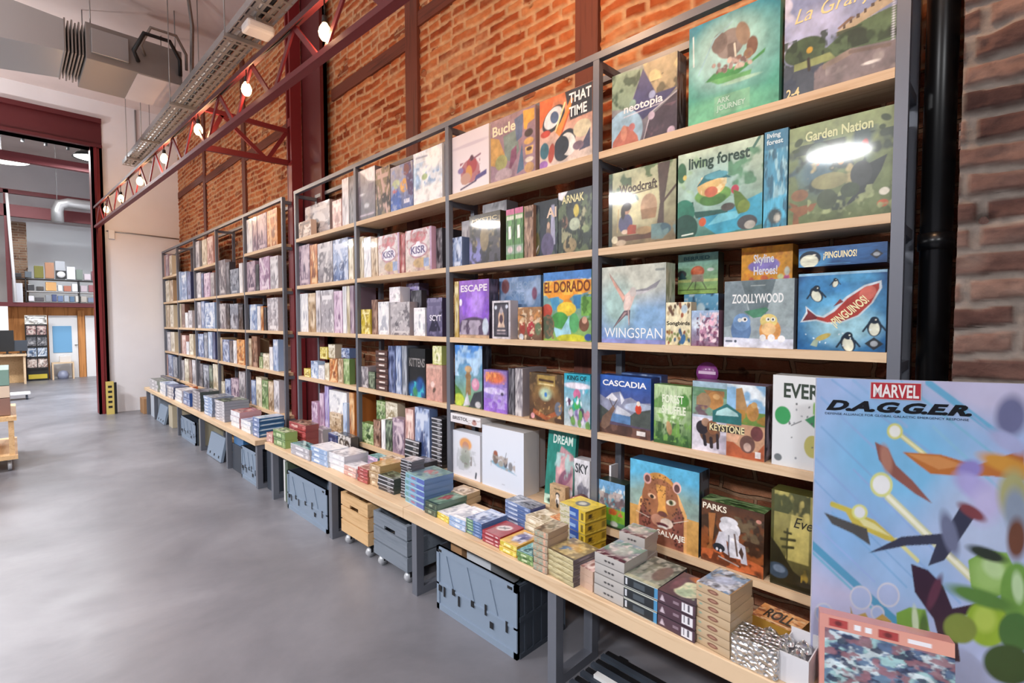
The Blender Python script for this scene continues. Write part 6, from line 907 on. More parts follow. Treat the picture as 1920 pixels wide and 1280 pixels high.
 ('dark violet game box with pale lettering beside post','game boxes on the third shelf of the near rack third bay','board game', 1.868, 2.5533, 1.3725, 0.06, 0.1605, 0.2395, '3c3658','g:64:4a4668,8a84a8,2a2640,6a6488', 40, [('SCYT', 0.2, 0.4, 0.95, 0.56, '#e6e2f0','b')], None, None, 0, 'x'),
 ('upright grey game box, leftmost, fourth shelf, near rack third bay','game boxes on the fourth shelf of the near rack third bay','board game', 1.875, 3.4438, 0.97, 0.19, 0.1004, 0.1579, 'a39ca3','g:116:8a848c,c4bfc4,6b676f,d8d4d6', 13, [], None, None, 0, 'x'),
 ('narrow dark green game box, second from left, fourth shelf, near rack third bay','game boxes on the fourth shelf of the near rack third bay','board game', 1.875, 3.3404, 0.97, 0.19, 0.0926, 0.1257, '3e4b40','g:117:3a483e,62745e,242e26,98a890', 13, [], None, None, 0, 'x'),
 ('narrow navy game box, third from left, fourth shelf, near rack third bay','game boxes on the fourth shelf of the near rack third bay','board game', 1.875, 3.0624, 0.97, 0.19, 0.0898, 0.3256, '39446e','g:118:303c66,5a6a9c,1f2745,8896c0', 13, [], None, None, 0, 'x'),
 ('narrow blue game box, fourth from left, fourth shelf, near rack third bay','game boxes on the fourth shelf of the near rack third bay','board game', 1.875, 2.9774, 0.97, 0.19, 0.0667, 0.3289, '6f86b5','g:119:5f78ac,a8bade,3e4e7c,d2dcf0', 10, [], None, None, 0, 'x'),
 ('narrow slate game box, fifth from left, fourth shelf, near rack third bay','game boxes on the fourth shelf of the near rack third bay','board game', 1.875, 2.9064, 0.97, 0.19, 0.0621, 0.3314, '6b7484','g:120:636c7e,929aaa,444c5c,bec4d0', 9, [], None, None, 0, 'x'),
 ('black game box with grey lettering and blue flames','game boxes on the fourth shelf of the near rack third bay','board game', 1.885, 2.7763, 0.97, 0.06, 0.1933, 0.3188, '1c1e22','kittens', 50, [('KITTENS', 0.06, 0.62, 0.98, 0.8, '#8f8c8c','b')], None, None, 0, 'x'),
 ('salmon pink card box standing beside the post','game boxes on the fourth shelf of the near rack third bay','board game', 1.862, 2.5533, 0.97, 0.08, 0.167, 0.227, 'c99c8e','salmon', 40, [], None, None, 0, 'x'),
 ('lime and cream box lying on the salmon box','game boxes on the fourth shelf of the near rack third bay','board game', 1.866, 2.5258, 1.1975, 0.08, 0.0933, 0.1167, 'b8c070','g:65:c8cc78,e8e8b4,8a9440,f6f4d8', 20, [], None, None, 0, 'x'),
 ('upright green game box, leftmost, lowest shelf, near rack third bay','game boxes on the lowest shelf of the near rack third bay','board game', 1.875, 3.4107, 0.551, 0.065, 0.1667, 0.1522, '6f8f55','g:121:66884e,a0bc80,3c5634,d0dcb4', 23, [], None, None, 0, 'x'),
 ('narrow brown game box, second from left, lowest shelf, near rack third bay','game boxes on the lowest shelf of the near rack third bay','board game', 1.875, 3.2763, 0.551, 0.059, 0.0973, 0.1942, '6d4a3e','g:122:6d4a3e,96705e,46302a,c0a08e', 13, [], None, None, 0, 'x'),
 ('narrow white game box, fourth from left, lowest shelf, near rack third bay','game boxes on the lowest shelf of the near rack third bay','board game', 1.875, 3.1872, 0.551, 0.059, 0.0511, 0.2098, 'e6e6ec','g:123:e6e6ec,f4f4f8,b9bcc8,ffffff', 7, [], None, None, 0, 'x'),
 ('narrow dark green game box, sixth from left, lowest shelf, near rack third bay','game boxes on the lowest shelf of the near rack third bay','board game', 1.875, 3.1119, 0.551, 0.059, 0.085, 0.2179, '3e4b40','g:124:3a483e,62745e,242e26,98a890', 12, [], None, None, 0, 'x'),
 ('upright mauve game box, seventh from left, lowest shelf, near rack third bay','game boxes on the lowest shelf of the near rack third bay','board game', 1.875, 2.9913, 0.551, 0.065, 0.1417, 0.2458, 'a58fa3','g:125:8f7a90,c0aabb,6a5870,dac8d2', 21, [], None, None, 0, 'x'),
 ('small green game box, third from left, lowest shelf, near rack third bay','game boxes on the lowest shelf of the near rack third bay','board game', 1.935, 3.3205, 0.7326, 0.065, 0.1218, 0.1419, '6f8f55','g:126:66884e,a0bc80,3c5634,d0dcb4', 17, [], None, None, 0, 'x'),
 ('small cream game box, fifth from left, lowest shelf, near rack third bay','game boxes on the lowest shelf of the near rack third bay','board game', 1.935, 3.1733, 0.7505, 0.065, 0.1582, 0.1305, 'd9ceb4','g:127:d2c6aa,ece4d0,a89878,fff8e8', 22, [], None, None, 0, 'x'),
 ('narrow pink game box, eighth from left, lowest shelf, near rack third bay','game boxes on the lowest shelf of the near rack third bay','board game', 1.875, 2.8521, 0.551, 0.19, 0.0954, 0.3295, 'd3a39b','g:128:cc9c94,e8c4bc,a4746c,f8e4dc', 14, [], None, None, 0, 'x'),
 ('tall blue game box, ninth from left, lowest shelf, near rack third bay','game boxes on the lowest shelf of the near rack third bay','board game', 1.875, 2.705, 0.551, 0.065, 0.1612, 0.3541, '6f86b5','g:129:5f78ac,a8bade,3e4e7c,d2dcf0', 25, [], None, None, 0, 'x'),
 ('small pale box with brown beast at the left of top shelf','game boxes on the top shelf of the near rack last bay','board game', 1.858, 4.4334, 2.207, 0.05, 0.2576, 0.1386, 'cbb4a4','g:66:d4c0b0,8a5a3a,e8dcd0,5a3424', 24, [], None, None, 0, 'x'),
 ('upright grey game box, second from left, top shelf, near rack last bay','game boxes on the top shelf of the near rack last bay','board game', 1.93, 4.3446, 2.207, 0.065, 0.4921, 0.2866, 'a39ca3','g:130:8a848c,c4bfc4,6b676f,d8d4d6', 57, [], None, None, 0, 'x'),
 ('upright pink game box, third from left, top shelf, near rack last bay','game boxes on the top shelf of the near rack last bay','board game', 1.885, 3.8747, 2.207, 0.065, 0.157, 0.2306, 'd3a39b','g:131:cc9c94,e8c4bc,a4746c,f8e4dc', 20, [], None, None, 0, 'x'),
 ('tall pale grey game box, fourth from left, top shelf, near rack last bay','game boxes on the top shelf of the near rack last bay','board game', 1.875, 3.7086, 2.207, 0.19, 0.1045, 0.367, 'c9c4ca','g:132:b4b0b8,e2dfe4,8f8b94,f0eef2', 13, [], None, None, 0, 'x'),
 ('narrow charcoal game box, fifth from left, top shelf, near rack last bay','game boxes on the top shelf of the near rack last bay','board game', 1.875, 3.6058, 2.207, 0.19, 0.0839, 0.3643, '3f3d45','g:133:3a3840,66646c,232228,9a98a0', 11, [], None, None, 0, 'x'),
 ('tall mauve game box, leftmost, second shelf, near rack last bay','game boxes on the second shelf of the near rack last bay','board game', 1.875, 4.4963, 1.787, 0.065, 0.2214, 0.3573, 'a58fa3','g:134:8f7a90,c0aabb,6a5870,dac8d2', 25, [], None, None, 0, 'x'),
 ('tall orange game box, second from left, second shelf, near rack last bay','game boxes on the second shelf of the near rack last bay','board game', 1.875, 4.3042, 1.787, 0.065, 0.1395, 0.3413, 'c9793a','g:135:c07038,e8a868,8a4a2a,f4d0a0', 16, [], None, None, 0, 'x'),
 ('tall grey game box, third from left, second shelf, near rack last bay','game boxes on the second shelf of the near rack last bay','board game', 1.875, 4.0841, 1.787, 0.065, 0.2792, 0.3344, 'a39ca3','g:136:8a848c,c4bfc4,6b676f,d8d4d6', 34, [], None, None, 0, 'x'),
 ('tall blue game box, fourth from left, second shelf, near rack last bay','game boxes on the second shelf of the near rack last bay','board game', 1.875, 3.807, 1.787, 0.065, 0.2538, 0.3333, '6f86b5','g:137:5f78ac,a8bade,3e4e7c,d2dcf0', 32, [], None, None, 0, 'x'),
 ('narrow cream game box, fifth from left, second shelf, near rack last bay','game boxes on the second shelf of the near rack last bay','board game', 1.875, 3.6329, 1.787, 0.19, 0.0767, 0.3119, 'd9ceb4','g:138:d2c6aa,ece4d0,a89878,fff8e8', 10, [], None, None, 0, 'x'),
 ('tall white game box, leftmost, third shelf, near rack last bay','game boxes on the third shelf of the near rack last bay','board game', 1.875, 4.5218, 1.3725, 0.065, 0.1703, 0.3426, 'e6e6ec','g:140:e6e6ec,f4f4f8,b9bcc8,ffffff', 19, [], None, None, 0, 'x'),
 ('tall tan game box, second from left, third shelf, near rack last bay','game boxes on the third shelf of the near rack last bay','board game', 1.875, 4.3541, 1.3725, 0.065, 0.1423, 0.3402, 'b79a78','g:141:b09270,d4bc9c,846848,ecdcc4', 16, [], None, None, 0, 'x'),
 ('narrow pale grey game box, third from left, third shelf, near rack last bay','game boxes on the third shelf of the near rack last bay','board game', 1.875, 4.2293, 1.3725, 0.19, 0.0841, 0.3571, 'c9c4ca','g:142:b4b0b8,e2dfe4,8f8b94,f0eef2', 10, [], None, None, 0, 'x'),
 ('tall pale grey game box, fourth from left, third shelf, near rack last bay','game boxes on the third shelf of the near rack last bay','board game', 1.875, 4.0579, 1.3725, 0.065, 0.2382, 0.353, 'c9c4ca','g:143:b4b0b8,e2dfe4,8f8b94,f0eef2', 29, [], None, None, 0, 'x'),
 ('tall lilac game box, fifth from left, third shelf, near rack last bay','game boxes on the third shelf of the near rack last bay','board game', 1.875, 3.8599, 1.3725, 0.065, 0.1391, 0.3381, 'c8a4c6','g:144:bc9abc,dcc4dc,8c6c8e,f0e2f0', 17, [], None, None, 0, 'x'),
 ('narrow white game box, sixth from left, third shelf, near rack last bay','game boxes on the third shelf of the near rack last bay','board game', 1.875, 3.7484, 1.3725, 0.19, 0.0624, 0.3695, 'e6e6ec','g:145:e6e6ec,f4f4f8,b9bcc8,ffffff', 8, [], None, None, 0, 'x'),
 ('thin cream game box, seventh from left, third shelf, near rack last bay','game boxes on the third shelf of the near rack last bay','board game', 1.875, 3.6866, 1.3725, 0.19, 0.0436, 0.3695, 'd9ceb4','g:146:d2c6aa,ece4d0,a89878,fff8e8', 6, [], None, None, 0, 'x'),
 ('narrow mauve game box, eighth from left, third shelf, near rack last bay','game boxes on the third shelf of the near rack last bay','board game', 1.875, 3.6263, 1.3725, 0.19, 0.0597, 0.3695, 'a58fa3','g:147:8f7a90,c0aabb,6a5870,dac8d2', 7, [], None, None, 0, 'x'),
 ('small yellow game box, leftmost, fourth shelf, near rack last bay','game boxes on the fourth shelf of the near rack last bay','board game', 1.875, 4.4776, 0.97, 0.065, 0.1374, 0.0731, 'd9c342','g:148:d4bc3c,ecdc80,a08428,fff4b8', 15, [], None, None, 0, 'x'),
 ('small pale blue game box, second from left, fourth shelf, near rack last bay','game boxes on the fourth shelf of the near rack last bay','board game', 1.875, 4.324, 0.97, 0.065, 0.1417, 0.1493, '9db8dd','g:149:92aed6,c4d4ee,6c86b4,eaf2fc', 16, [], None, None, 0, 'x'),
 ('small white game box, third from left, fourth shelf, near rack last bay','game boxes on the fourth shelf of the near rack last bay','board game', 1.875, 4.1867, 0.97, 0.19, 0.1147, 0.1207, 'e6e6ec','g:150:e6e6ec,f4f4f8,b9bcc8,ffffff', 13, [], None, None, 0, 'x'),
 ('narrow cream game box, fifth from left, fourth shelf, near rack last bay','game boxes on the fourth shelf of the near rack last bay','board game', 1.875, 4.0782, 0.97, 0.19, 0.0804, 0.1465, 'd9ceb4','g:151:d2c6aa,ece4d0,a89878,fff8e8', 9, [], None, None, 0, 'x'),
 ('upright orange game box, seventh from left, fourth shelf, near rack last bay','game boxes on the fourth shelf of the near rack last bay','board game', 1.875, 3.9592, 0.97, 0.065, 0.1351, 0.1874, 'c9793a','g:152:c07038,e8a868,8a4a2a,f4d0a0', 16, [], None, None, 0, 'x'),
 ('narrow tan game box, eighth from left, fourth shelf, near rack last bay','game boxes on the fourth shelf of the near rack last bay','board game', 1.875, 3.836, 0.97, 0.19, 0.0925, 0.195, 'b79a78','g:153:b09270,d4bc9c,846848,ecdcc4', 11, [], None, None, 0, 'x'),
 ('narrow green game box, tenth from left, fourth shelf, near rack last bay','game boxes on the fourth shelf of the near rack last bay','board game', 1.875, 3.7317, 0.97, 0.049, 0.0981, 0.2003, '6f8f55','g:154:66884e,a0bc80,3c5634,d0dcb4', 12, [], None, None, 0, 'x'),
 ('small yellow game box, fourth from left, fourth shelf, near rack last bay','game boxes on the fourth shelf of the near rack last bay','board game', 1.915, 4.226, 1.141, 0.065, 0.1398, 0.1031, 'd9c342','g:155:d4bc3c,ecdc80,a08428,fff4b8', 16, [], None, None, 0, 'x'),
 ('small cream game box, sixth from left, fourth shelf, near rack last bay','game boxes on the fourth shelf of the near rack last bay','board game', 1.925, 4.0919, 1.1567, 0.065, 0.1235, 0.1147, 'd9ceb4','g:156:d2c6aa,ece4d0,a89878,fff8e8', 15, [], None, None, 0, 'x'),
 ('small blue game box, ninth from left, fourth shelf, near rack last bay','game boxes on the fourth shelf of the near rack last bay','board game', 1.925, 3.8471, 1.1692, 0.065, 0.1379, 0.0793, '6f86b5','g:157:5f78ac,a8bade,3e4e7c,d2dcf0', 17, [], None, None, 0, 'x'),
 ('upright lilac game box, leftmost, lowest shelf, near rack last bay','game boxes on the lowest shelf of the near rack last bay','board game', 1.875, 4.3391, 0.551, 0.065, 0.12, 0.2074, 'c8a4c6','g:158:bc9abc,dcc4dc,8c6c8e,f0e2f0', 14, [], None, None, 0, 'x'),
 ('narrow lilac game box, second from left, lowest shelf, near rack last bay','game boxes on the lowest shelf of the near rack last bay','board game', 1.895, 4.2377, 0.551, 0.19, 0.0779, 0.2916, 'c8a4c6','g:159:bc9abc,dcc4dc,8c6c8e,f0e2f0', 9, [], None, None, 0, 'x'),
 ('narrow purple game box, third from left, lowest shelf, near rack last bay','game boxes on the lowest shelf of the near rack last bay','board game', 1.905, 4.1581, 0.551, 0.19, 0.0766, 0.365, '8579c4','g:160:7c70bc,b0a4e0,544a8c,dcd4f4', 9, [], None, None, 0, 'x'),
 ('tall white game box, fourth from left, lowest shelf, near rack last bay','game boxes on the lowest shelf of the near rack last bay','board game', 1.905, 3.9527, 0.551, 0.065, 0.3166, 0.3368, 'e6e6ec','g:161:e6e6ec,f4f4f8,b9bcc8,ffffff', 39, [], None, None, 0, 'x'),
 ('upright tan game box, fifth from left, lowest shelf, near rack last bay','game boxes on the lowest shelf of the near rack last bay','board game', 1.875, 3.9374, 0.551, 0.029, 0.2116, 0.1577, 'b79a78','g:162:b09270,d4bc9c,846848,ecdcc4', 26, [], None, None, 0, 'x'),
 ('narrow pale blue game box, sixth from left, lowest shelf, near rack last bay','game boxes on the lowest shelf of the near rack last bay','board game', 1.875, 3.7684, 0.551, 0.029, 0.0662, 0.2619, '9db8dd','g:163:92aed6,c4d4ee,6c86b4,eaf2fc', 8, [], None, None, 0, 'x'),
 ('narrow orange game box, seventh from left, lowest shelf, near rack last bay','game boxes on the lowest shelf of the near rack last bay','board game', 1.895, 3.6921, 0.551, 0.19, 0.0817, 0.3513, 'c9793a','g:164:c07038,e8a868,8a4a2a,f4d0a0', 10, [], None, None, 0, 'x'),
 ('tall white game box, leftmost, top shelf, far rack first bay','game boxes on the top shelf of the far rack first bay','board game', 1.875, 5.9196, 2.207, 0.065, 0.1704, 0.367, 'e6e6ec','g:165:e6e6ec,f4f4f8,b9bcc8,ffffff', 16, [], None, None, 0, 'x'),
 ('tall mauve game box, second from left, top shelf, far rack first bay','game boxes on the top shelf of the far rack first bay','board game', 1.875, 5.75, 2.207, 0.065, 0.1304, 0.367, 'a58fa3','g:166:8f7a90,c0aabb,6a5870,dac8d2', 12, [], None, None, 0, 'x'),
 ('tall mauve game box, third from left, top shelf, far rack first bay','game boxes on the top shelf of the far rack first bay','board game', 1.875, 5.5365, 2.207, 0.065, 0.2617, 0.367, 'a58fa3','g:167:8f7a90,c0aabb,6a5870,dac8d2', 25, [], None, None, 0, 'x'),
 ('tall orange game box, fourth from left, top shelf, far rack first bay','game boxes on the top shelf of the far rack first bay','board game', 1.875, 5.2516, 2.207, 0.065, 0.2702, 0.367, 'c9793a','g:168:c07038,e8a868,8a4a2a,f4d0a0', 27, [], None, None, 0, 'x'),
 ('tall mauve game box, leftmost, second shelf, far rack first bay','game boxes on the second shelf of the far rack first bay','board game', 1.875, 5.8964, 1.787, 0.065, 0.2613, 0.3302, 'a58fa3','g:169:8f7a90,c0aabb,6a5870,dac8d2', 24, [], None, None, 0, 'x'),
 ('narrow black game box, second from left, second shelf, far rack first bay','game boxes on the second shelf of the far rack first bay','board game', 1.875, 5.7023, 1.787, 0.19, 0.097, 0.2839, '26272c','g:170:1e1f24,3a3b42,0f1013,7a7b82', 9, [], None, None, 0, 'x'),
 ('tall lilac game box, third from left, second shelf, far rack first bay','game boxes on the second shelf of the far rack first bay','board game', 1.875, 5.4962, 1.787, 0.065, 0.2751, 0.3414, 'c8a4c6','g:171:bc9abc,dcc4dc,8c6c8e,f0e2f0', 27, [], None, None, 0, 'x'),
 ('tall pale grey game box, fourth from left, second shelf, far rack first bay','game boxes on the second shelf of the far rack first bay','board game', 1.875, 5.2224, 1.787, 0.065, 0.2125, 0.3252, 'c9c4ca','g:172:b4b0b8,e2dfe4,8f8b94,f0eef2', 21, [], None, None, 0, 'x'),
 ('thin black game box, leftmost, third shelf, far rack first bay','game boxes on the third shelf of the far rack first bay','board game', 1.875, 6.0047, 1.3725, 0.19, 0.0446, 0.2797, '26272c','g:173:1e1f24,3a3b42,0f1013,7a7b82', 6, [], None, None, 0, 'x'),
 ('upright pale blue game box, second from left, third shelf, far rack first bay','game boxes on the third shelf of the far rack first bay','board game', 1.875, 5.8553, 1.3725, 0.065, 0.2194, 0.2776, '9db8dd','g:174:92aed6,c4d4ee,6c86b4,eaf2fc', 20, [], None, None, 0, 'x'),
 ('narrow white game box, third from left, third shelf, far rack first bay','game boxes on the third shelf of the far rack first bay','board game', 1.875, 5.682, 1.3725, 0.19, 0.0968, 0.2551, 'e6e6ec','g:175:e6e6ec,f4f4f8,b9bcc8,ffffff', 9, [], None, None, 0, 'x'),
 ('narrow orange game box, fourth from left, third shelf, far rack first bay','game boxes on the third shelf of the far rack first bay','board game', 1.875, 5.5862, 1.3725, 0.19, 0.0629, 0.2527, 'c9793a','g:176:c07038,e8a868,8a4a2a,f4d0a0', 6, [], None, None, 0, 'x'),
 ('narrow black game box, fifth from left, third shelf, far rack first bay','game boxes on the third shelf of the far rack first bay','board game', 1.875, 5.5015, 1.3725, 0.19, 0.0768, 0.2399, '26272c','g:177:1e1f24,3a3b42,0f1013,7a7b82', 7, [], None, None, 0, 'x'),
 ('tall pale grey game box, sixth from left, third shelf, far rack first bay','game boxes on the third shelf of the far rack first bay','board game', 1.875, 5.2827, 1.3725, 0.065, 0.2891, 0.3304, 'c9c4ca','g:178:b4b0b8,e2dfe4,8f8b94,f0eef2', 29, [], None, None, 0, 'x'),
 ('narrow tan game box, leftmost, fourth shelf, far rack first bay','game boxes on the fourth shelf of the far rack first bay','board game', 1.875, 5.9825, 0.97, 0.19, 0.0889, 0.3083, 'b79a78','g:179:b09270,d4bc9c,846848,ecdcc4', 8, [], None, None, 0, 'x'),
 ('tall brown game box, second from left, fourth shelf, far rack first bay','game boxes on the fourth shelf of the far rack first bay','board game', 1.875, 5.8351, 0.97, 0.029, 0.1683, 0.3347, '6d4a3e','g:180:6d4a3e,96705e,46302a,c0a08e', 16, [], None, None, 0, 'x'),
 ('upright dark green game box, third from left, fourth shelf, far rack first bay','game boxes on the fourth shelf of the far rack first bay','board game', 1.905, 5.7397, 0.97, 0.065, 0.1957, 0.1611, '3e4b40','g:181:3a483e,62745e,242e26,98a890', 18, [], None, None, 0, 'x'),
 ('narrow green game box, fourth from left, fourth shelf, far rack first bay','game boxes on the fourth shelf of the far rack first bay','board game', 1.875, 5.6512, 0.97, 0.029, 0.0964, 0.1228, '6f8f55','g:182:66884e,a0bc80,3c5634,d0dcb4', 9, [], None, None, 0, 'x'),
 ('upright cream game box, fifth from left, fourth shelf, far rack first bay','game boxes on the fourth shelf of the far rack first bay','board game', 1.875, 5.5003, 0.97, 0.065, 0.1696, 0.1621, 'd9ceb4','g:183:d2c6aa,ece4d0,a89878,fff8e8', 16, [], None, None, 0, 'x'),
 ('narrow white game box, sixth from left, fourth shelf, far rack first bay','game boxes on the fourth shelf of the far rack first bay','board game', 1.875, 5.3521, 0.97, 0.19, 0.0888, 0.2362, 'e6e6ec','g:184:e6e6ec,f4f4f8,b9bcc8,ffffff', 9, [], None, None, 0, 'x'),
 ('upright pale blue game box, seventh from left, fourth shelf, far rack first bay','game boxes on the fourth shelf of the far rack first bay','board game', 1.875, 5.2246, 0.97, 0.065, 0.1285, 0.3154, '9db8dd','g:185:92aed6,c4d4ee,6c86b4,eaf2fc', 13, [], None, None, 0, 'x'),
 ('upright blue game box, leftmost, lowest shelf, far rack first bay','game boxes on the lowest shelf of the far rack first bay','board game', 1.875, 5.9005, 0.551, 0.065, 0.1374, 0.2679, '6f86b5','g:186:5f78ac,a8bade,3e4e7c,d2dcf0', 12, [], None, None, 0, 'x'),
 ('upright cream game box, second from left, lowest shelf, far rack first bay','game boxes on the lowest shelf of the far rack first bay','board game', 1.875, 5.7305, 0.551, 0.065, 0.1643, 0.3157, 'd9ceb4','g:187:d2c6aa,ece4d0,a89878,fff8e8', 15, [], None, None, 0, 'x'),
 ('upright green game box, third from left, lowest shelf, far rack first bay','game boxes on the lowest shelf of the far rack first bay','board game', 1.875, 5.5483, 0.551, 0.065, 0.1722, 0.2956, '6f8f55','g:188:66884e,a0bc80,3c5634,d0dcb4', 17, [], None, None, 0, 'x'),
 ('upright tan game box, fourth from left, lowest shelf, far rack first bay','game boxes on the lowest shelf of the far rack first bay','board game', 1.875, 5.3803, 0.551, 0.065, 0.1346, 0.2999, 'b79a78','g:189:b09270,d4bc9c,846848,ecdcc4', 13, [], None, None, 0, 'x'),
 ('tall pale grey game box, fifth from left, lowest shelf, far rack first bay','game boxes on the lowest shelf of the far rack first bay','board game', 1.875, 5.2261, 0.551, 0.065, 0.1433, 0.3234, 'c9c4ca','g:190:b4b0b8,e2dfe4,8f8b94,f0eef2', 14, [], None, None, 0, 'x'),
 ('tall grey game box, leftmost, second shelf, far rack second bay','game boxes on the second shelf of the far rack second bay','board game', 1.875, 6.9517, 1.787, 0.065, 0.2806, 0.4354, 'a39ca3','g:191:8a848c,c4bfc4,6b676f,d8d4d6', 23, [], None, None, 0, 'x'),
 ('tall charcoal game box, second from left, second shelf, far rack second bay','game boxes on the second shelf of the far rack second bay','board game', 1.875, 6.718, 1.787, 0.065, 0.1455, 0.3921, '3f3d45','g:192:3a3840,66646c,232228,9a98a0', 12, [], None, None, 0, 'x'),
 ('upright slate game box, third from left, second shelf, far rack second bay','game boxes on the second shelf of the far rack second bay','board game', 1.875, 6.4749, 1.787, 0.065, 0.3141, 0.2906, '6b7484','g:193:636c7e,929aaa,444c5c,bec4d0', 27, [], None, None, 0, 'x'),
 ('tall white game box, fourth from left, second shelf, far rack second bay','game boxes on the second shelf of the far rack second bay','board game', 1.875, 6.238, 1.787, 0.19, 0.1112, 0.3391, 'e6e6ec','g:194:e6e6ec,f4f4f8,b9bcc8,ffffff', 10, [], None, None, 0, 'x'),
 ('upright grey game box, leftmost, third shelf, far rack second bay','game boxes on the third shelf of the far rack second bay','board game', 1.875, 6.9621, 1.3725, 0.065, 0.2599, 0.3143, 'a39ca3','g:195:8a848c,c4bfc4,6b676f,d8d4d6', 21, [], None, None, 0, 'x'),
 ('upright black game box, second from left, third shelf, far rack second bay','game boxes on the third shelf of the far rack second bay','board game', 1.875, 6.7483, 1.3725, 0.065, 0.126, 0.2975, '26272c','g:196:1e1f24,3a3b42,0f1013,7a7b82', 10, [], None, None, 0, 'x'),
 ('upright slate game box, third from left, third shelf, far rack second bay','game boxes on the third shelf of the far rack second bay','board game', 1.875, 6.5151, 1.3725, 0.065, 0.2981, 0.3004, '6b7484','g:197:636c7e,929aaa,444c5c,bec4d0', 26, [], None, None, 0, 'x'),
 ('upright black game box, fourth from left, third shelf, far rack second bay','game boxes on the third shelf of the far rack second bay','board game', 1.875, 6.2723, 1.3725, 0.065, 0.15, 0.2866, '26272c','g:198:1e1f24,3a3b42,0f1013,7a7b82', 13, [], None, None, 0, 'x'),
 ('narrow tan game box, leftmost, fourth shelf, far rack second bay','game boxes on the fourth shelf of the far rack second bay','board game', 1.875, 7.0558, 0.97, 0.19, 0.0724, 0.295, 'b79a78','g:199:b09270,d4bc9c,846848,ecdcc4', 6, [], None, None, 0, 'x'),
 ('upright blue game box, second from left, fourth shelf, far rack second bay','game boxes on the fourth shelf of the far rack second bay','board game', 1.875, 6.8696, 0.97, 0.065, 0.2599, 0.2723, '6f86b5','g:200:5f78ac,a8bade,3e4e7c,d2dcf0', 21, [], None, None, 0, 'x'),
 ('upright charcoal game box, third from left, fourth shelf, far rack second bay','game boxes on the fourth shelf of the far rack second bay','board game', 1.875, 6.6578, 0.97, 0.065, 0.1237, 0.2664, '3f3d45','g:201:3a3840,66646c,232228,9a98a0', 10, [], None, None, 0, 'x'),
 ('upright white game box, fourth from left, fourth shelf, far rack second bay','game boxes on the fourth shelf of the far rack second bay','board game', 1.875, 6.5159, 0.97, 0.19, 0.1197, 0.2703, 'e6e6ec','g:202:e6e6ec,f4f4f8,b9bcc8,ffffff', 10, [], None, None, 0, 'x'),
 ('upright orange game box, fifth from left, fourth shelf, far rack second bay','game boxes on the fourth shelf of the far rack second bay','board game', 1.875, 6.3029, 0.97, 0.065, 0.2651, 0.2865, 'c9793a','g:203:c07038,e8a868,8a4a2a,f4d0a0', 23, [], None, None, 0, 'x'),
 ('upright cream game box, leftmost, lowest shelf, far rack second bay','game boxes on the lowest shelf of the far rack second bay','board game', 1.875, 7.0232, 0.551, 0.065, 0.1376, 0.16, 'd9ceb4','g:204:d2c6aa,ece4d0,a89878,fff8e8', 11, [], None, None, 0, 'x'),
 ('upright blue game box, second from left, lowest shelf, far rack second bay','game boxes on the lowest shelf of the far rack second bay','board game', 1.875, 6.8226, 0.551, 0.065, 0.2149, 0.202, '6f86b5','g:205:5f78ac,a8bade,3e4e7c,d2dcf0', 18, [], None, None, 0, 'x'),
 ('upright mauve game box, third from left, lowest shelf, far rack second bay','game boxes on the lowest shelf of the far rack second bay','board game', 1.875, 6.552, 0.551, 0.065, 0.2824, 0.2341, 'a58fa3','g:206:8f7a90,c0aabb,6a5870,dac8d2', 24, [], None, None, 0, 'x'),
 ('tall grey game box, fourth from left, lowest shelf, far rack second bay','game boxes on the lowest shelf of the far rack second bay','board game', 1.875, 6.2818, 0.551, 0.065, 0.2078, 0.3335, 'a39ca3','g:207:8a848c,c4bfc4,6b676f,d8d4d6', 18, [], None, None, 0, 'x'),
 ('tall pale grey game box, leftmost, top shelf, far rack middle bay','game boxes on the top shelf of the far rack middle bay','board game', 1.875, 8.0589, 2.207, 0.065, 0.1863, 0.367, 'c9c4ca','g:208:b4b0b8,e2dfe4,8f8b94,f0eef2', 13, [], None, None, 0, 'x'),
 ('narrow black game box, second from left, top shelf, far rack middle bay','game boxes on the top shelf of the far rack middle bay','board game', 1.875, 7.8976, 2.207, 0.19, 0.0805, 0.3572, '26272c','g:209:1e1f24,3a3b42,0f1013,7a7b82', 6, [], None, None, 0, 'x'),
 ('tall cream game box, third from left, top shelf, far rack middle bay','game boxes on the top shelf of the far rack middle bay','board game', 1.875, 7.7139, 2.207, 0.065, 0.2325, 0.3524, 'd9ceb4','g:210:d2c6aa,ece4d0,a89878,fff8e8', 17, [], None, None, 0, 'x'),
 ('tall pink game box, fourth from left, top shelf, far rack middle bay','game boxes on the top shelf of the far rack middle bay','board game', 1.875, 7.4352, 2.207, 0.065, 0.2678, 0.3578, 'd3a39b','g:211:cc9c94,e8c4bc,a4746c,f8e4dc', 21, [], None, None, 0, 'x'),
 ('tall pale grey game box, leftmost, second shelf, far rack middle bay','game boxes on the second shelf of the far rack middle bay','board game', 1.875, 8.0401, 1.787, 0.065, 0.2238, 0.3534, 'c9c4ca','g:212:b4b0b8,e2dfe4,8f8b94,f0eef2', 16, [], None, None, 0, 'x'),
 ('tall navy game box, second from left, second shelf, far rack middle bay','game boxes on the second shelf of the far rack middle bay','board game', 1.875, 7.848, 1.787, 0.19, 0.1065, 0.3311, '39446e','g:213:303c66,5a6a9c,1f2745,8896c0', 8, [], None, None, 0, 'x'),
 ('tall lilac game box, third from left, second shelf, far rack middle bay','game boxes on the second shelf of the far rack middle bay','board game', 1.875, 7.6285, 1.787, 0.065, 0.2799, 0.3222, 'c8a4c6','g:214:bc9abc,dcc4dc,8c6c8e,f0e2f0', 21, [], None, None, 0, 'x'),
